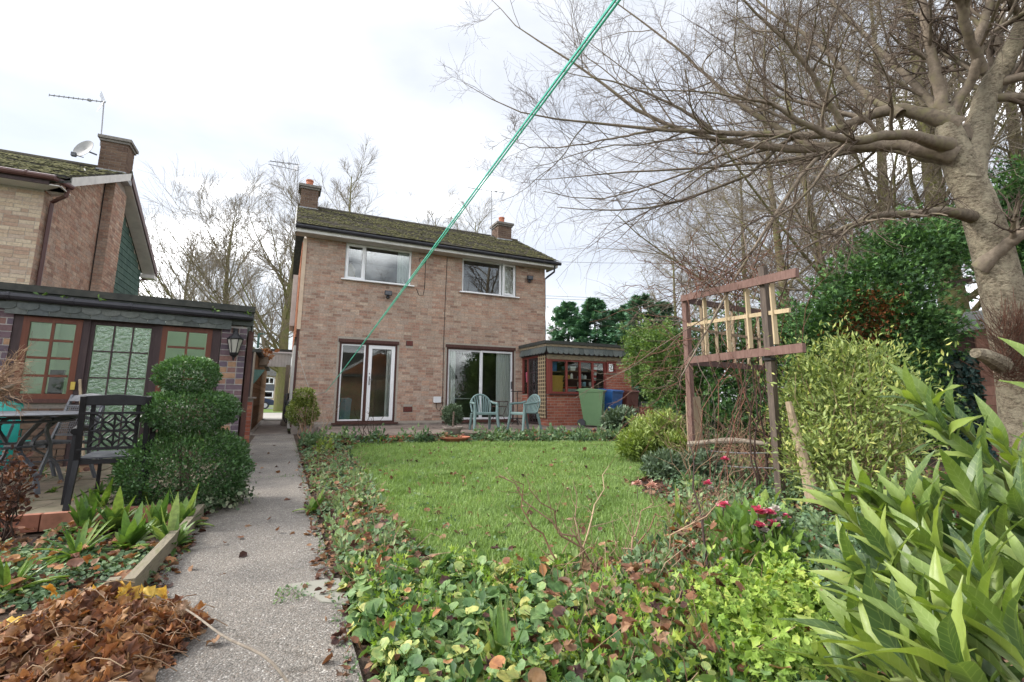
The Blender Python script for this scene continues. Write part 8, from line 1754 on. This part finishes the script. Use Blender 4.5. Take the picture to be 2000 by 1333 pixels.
def spray(tip, w, frm, wf, nl, size, tilt=0.0):
    tip, frm = (tip[0] + 42, tip[1]), (frm[0] + 42, frm[1]); p1, p0 = at(*tip, w), at(*frm, wf); ax = unit(p1 - p0); b = MB(); q, rr = smoothline([p0, p0 + (p1 - p0) * 0.5 + RNG.normal(size=3) * 0.02, p1], [0.008, 0.006, 0.0035], 9); b.tube(q, rr, 6); b.build('stem', M['laurel_stem'], lau)
    ref = unit(np.cross(ax, RNG.normal(size=3))); r2 = np.cross(ax, ref)
    for k in range(nl):
        f = 1 - (k / nl) ** 1.15 * 0.92; p = q[0] + (q[-1] - q[0]) * f; fi = f * 8; i = min(7, int(fi)); p = q[i] + (q[i + 1] - q[i]) * (fi - i)
        a = k * 2.4 + RNG.normal() * 0.25; out = ref * math.cos(a) + r2 * math.sin(a); op = 0.36 + 0.50 * (k / nl) + 0.12 * RNG.normal()
        y = unit(ax * math.cos(op) + out * math.sin(op) + Z_ * 0.30 - _R * 0.06); zz = unit(ax * math.sin(op) * 1.0 - out * math.cos(op) * 0.9 + Z_ * 0.35 + RNG.normal(size=3) * 0.25); x = unit(np.cross(y, zz)); zz = np.cross(x, y)
        L = size * (0.75 + 0.45 * RNG.random()) * (0.62 if k < 2 else 1.0); o = p - np.array(lau.location)
        put('leaf', LVS[RNG.integers(8)], lau, Matrix(((x[0] * L, y[0] * L, zz[0] * L, o[0]), (x[1] * L, y[1] * L, zz[1] * L, o[1]), (x[2] * L, y[2] * L, zz[2] * L, o[2]), (0, 0, 0, 1))))
M['laurel_stem'] = surf('laurel_stem', [(0.10, 0.14, 0.04), (0.16, 0.19, 0.06)], 10, 0.6, 0.1)
SPR = [((1745, 792), 1.12, (1900, 905), 1.18, 12), ((1800, 842), 1.08, (1925, 935), 1.12, 11), ((1870, 900), 1.05, (2010, 975), 1.08, 10), ((1990, 880), 1.0, (2060, 1000), 1.0, 9), ((1915, 870), 1.2, (1990, 990), 1.2, 9),
       ((1660, 985), 1.0, (1760, 1090), 0.98, 12), ((1610, 1000), 1.02, (1710, 1100), 0.98, 11), ((1735, 1010), 0.95, (1820, 1130), 0.92, 12), ((1800, 985), 0.98, (1880, 1110), 0.95, 11), ((1870, 1000), 0.95, (1950, 1120), 0.9, 11), ((1950, 1010), 0.92, (2030, 1130), 0.9, 11),
       ((1650, 1120), 0.85, (1770, 1220), 0.82, 11), ((1710, 1100), 0.82, (1810, 1210), 0.8, 12), ((1790, 1090), 0.82, (1880, 1220), 0.78, 12), ((1880, 1110), 0.78, (1960, 1240), 0.75, 11), ((1975, 1130), 0.76, (2060, 1250), 0.72, 10),
       ((1690, 1220), 0.72, (1810, 1330), 0.7, 11), ((1780, 1220), 0.70, (1880, 1350), 0.66, 11), ((1880, 1240), 0.66, (1970, 1370), 0.62, 11), ((1965, 1270), 0.62, (2060, 1400), 0.58, 10), ((1650, 1280), 0.74, (1770, 1390), 0.7, 11), ((1700, 1330), 0.64, (1800, 1430), 0.6, 9), ((1610, 1345), 0.78, (1700, 1440), 0.74, 8), ((1840, 1340), 0.58, (1930, 1450), 0.55, 9), ((2030, 740), 0.9, (2110, 860), 0.9, 8), ((1720, 1150), 1.05, (1850, 1260), 1.0, 10), ((1850, 1180), 1.0, (1960, 1290), 0.95, 10)]
for tip, w, frm, wf, nl in SPR: spray(tip, w, frm, wf, nl, 0.132)
for (a, wa, c, wc) in (((1900, 905), 1.18, (2120, 1030), 1.2), ((1925, 935), 1.12, (2120, 1060), 1.15), ((1760, 1090), 0.98, (1990, 1330), 0.95), ((1710, 1100), 0.98, (1900, 1290), 0.95), ((1880, 1110), 0.95, (2080, 1400), 0.9), ((1810, 1330), 0.7, (2080, 1600), 0.8), ((1770, 1390), 0.7, (2000, 1620), 0.8), ((1770, 1220), 0.82, (2040, 1500), 0.85), ((1960, 1240), 0.75, (2100, 1500), 0.8)):
    b = MB(); a, c = (a[0] + 42, a[1]), (c[0] + 42, c[1]); q, rr = smoothline([at(*a, wa), (at(*a, wa) + at(*c, wc)) / 2 + RNG.normal(size=3) * 0.02, at(*c, wc)], [0.008, 0.010, 0.012], 8); b.tube(q, rr, 7); b.build('branch', M['laurel_stem'], lau)
# inner leaves of the laurel
p, u, rr = blob_pts([pell(1880, 1190, 1.15, 150, 140), pell(1985, 1060, 1.3, 100, 110), pell(1790, 1290, 1.0, 110, 80)], 520, 0.2); m = len(p); d = u * 0.4 + Z_ * 0.8 - _R * 0.4 + RNG.normal(size=(m, 3)) * 0.4
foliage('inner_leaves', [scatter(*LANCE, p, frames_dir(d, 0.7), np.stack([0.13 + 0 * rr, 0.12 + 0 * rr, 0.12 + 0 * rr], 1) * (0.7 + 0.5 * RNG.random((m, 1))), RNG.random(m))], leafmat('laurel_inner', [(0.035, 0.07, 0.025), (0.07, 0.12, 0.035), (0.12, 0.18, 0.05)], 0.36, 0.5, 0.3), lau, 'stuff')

# straw and dead stems lying in the strip beside the path
litter('strip_leaf_litter', STRIP, 900, 0.04, M['leaf_dead'], 0.02, thin=3.2, zj=0.09, keep=ok_bed)
n = 420; q = sample(STRIP, n, 3.5, ok_bed); n = len(q); base = np.concatenate([q, np.full((n, 1), 0.03)], axis=1); d = unit(RNG.normal(size=(n, 3)) * np.array([1, 1, 0.45]) + Z_ * 0.35); Ls = 0.08 + 0.2 * RNG.random(n)
foliage('strip_dry_stalks', [tubes(np.stack([base + d * (Ls * k / 3)[:, None] + RNG.normal(size=(n, 3)) * 0.01 * k for k in range(4)], axis=1), np.full((n, 4), 0.002), 3)], M['twig_dry'], kind='stuff')
# wires crossing beyond the house
t = thing('overhead_wires', 'thin overhead wires running right from the brick house', 'wires', (8.6, 20, 5.5))
for y0, y1 in ((511, 514), (578, 584), (583, 590)):
    b = MB(); b.tube([onY(1060, y0, 26), onY(1180, (y0 + y1) / 2 + 1.5, 26), onY(1420, y1 + 2, 26)], 0.010, 4); b.build('wire', M['black_cable'], t)

# moss and seedlings on the path
q = np.concatenate([sample([(-0.56, 1.6), (-0.50, 1.6), (-0.50, 12), (-0.56, 12)], 500, 4), sample([(0.28, 1.6), (0.335, 1.6), (0.335, 12), (0.28, 12)], 700, 4), sample([(0.02, 2.75), (0.22, 2.8), (0.2, 2.95), (0.05, 2.98)], 120), sample([(-0.5, 6.96), (0.3, 6.96), (0.3, 7.03), (-0.5, 7.03)], 120)]); n = len(q)
p = np.concatenate([q, 0.002 + 0.012 * RNG.random((n, 1))], axis=1)
foliage('path_moss', [scatter(*LEAF2, p, frames_dir(RNG.normal(size=(n, 3)) + Z_ * 0.5, 0.6), 0.018 * (0.5 + RNG.random(n)), RNG.random(n))], M['leaf_small'], kind='stuff')

# leaf stalks of the front ground cover, weeds and moss in the lawn
q = sample(FRONT + [], 1500, None, ok_bed); n = len(q); base = np.concatenate([q, np.full((n, 1), -0.01)], axis=1); d = unit(RNG.normal(size=(n, 3)) * np.array([0.5, 0.5, 0.1]) + Z_); Ls = 0.06 + 0.09 * RNG.random(n)
foliage('leaf_stalks', [tubes(np.stack([base + d * (Ls * k / 3)[:, None] + RNG.normal(size=(n, 3)) * 0.006 * k for k in range(4)], axis=1), np.full((n, 4), 0.0016), 3)], M['leaf_strap'], kind='stuff')
foliage('lawn_weeds', [mounds(LAWN, 150, 16, 0.10, 0.035, ROUND, 0.026, 5.0, lambda q: inpoly(q, lawn_arr), z0=0.01), mounds(LAWN, 60, 40, 0.20, 0.02, LEAF2, 0.03, 5.0, lambda q: inpoly(q, lawn_arr), z0=0.012)], M['leaf_small'], kind='stuff')
litter('lawn_straw', LAWN, 700, 0.03, M['twig_dry'], 0.03, thin=5, zj=0.03, tm=(LEAF2,))

litter('orange_leaves', [(0.4, 1.3), (1.7, 1.0), (3.4, 1.7), (3.6, 3.4), (2.3, 2.7), (1.2, 2.7), (0.75, 3.1), (0.95, 4.4), (0.45, 4.4)], 420, 0.042, M['leaf_pile'], 0.04, thin=None, zj=0.14, keep=ok_bed)
litter('orange_leaves_on_left_bed', [g(-60, 1040)[:2], g(120, 1030)[:2], g(330, 1090)[:2], g(290, 1150)[:2], g(0, 1180)[:2]], 160, 0.045, M['leaf_pile'], 0.02, thin=None, zj=0.06)
lgs = [o for o in bpy.data.objects if o.name == 'light_green_shrub'][0]
p, u, rr = blob_pts([pell(1650, 790, 4.6, 140, 150), pell(1630, 900, 4.3, 120, 80), pell(1540, 830, 4.8, 40, 110)], 3400, 0.5, 0.3); p, u, k = keep_above(p, u)
foliage('wispy_leaves', [scatter(*LANCE, p, frames_dir(u * 0.5 + Z_ * 0.5 + RNG.normal(size=p.shape) * 0.5, 0.8), 0.052 * (0.6 + 0.8 * RNG.random(len(p))), RNG.random(len(p)))], M['leaf_shrub'], lgs, 'stuff')

FINE = [(0.42, 1.3), (1.8, 0.9), (2.2, 1.7), (1.5, 2.4), (0.8, 3.0), (0.42, 3.0)]
foliage('ferny_cover', [mounds(FINE, 70, 40, 0.09, 0.15, SPRAY, 0.036, None, ok_bed, face=False), mounds(MIX, 60, 40, 0.08, 0.18, SPRAY, 0.04, None, ok_bed, face=False)], M['leaf_feather'], kind='stuff')
foliage('dark_leaf_cover', [mounds(FINE, 60, 26, 0.10, 0.13, LEAF2, 0.05, None, ok_bed, face=False, rbias=lambda p: -0.25), mounds(RIGHT, 90, 30, 0.10, 0.16, SPRAY, 0.045, 3.4, ok_bed, face=False)], M['leaf_ground'], kind='stuff')
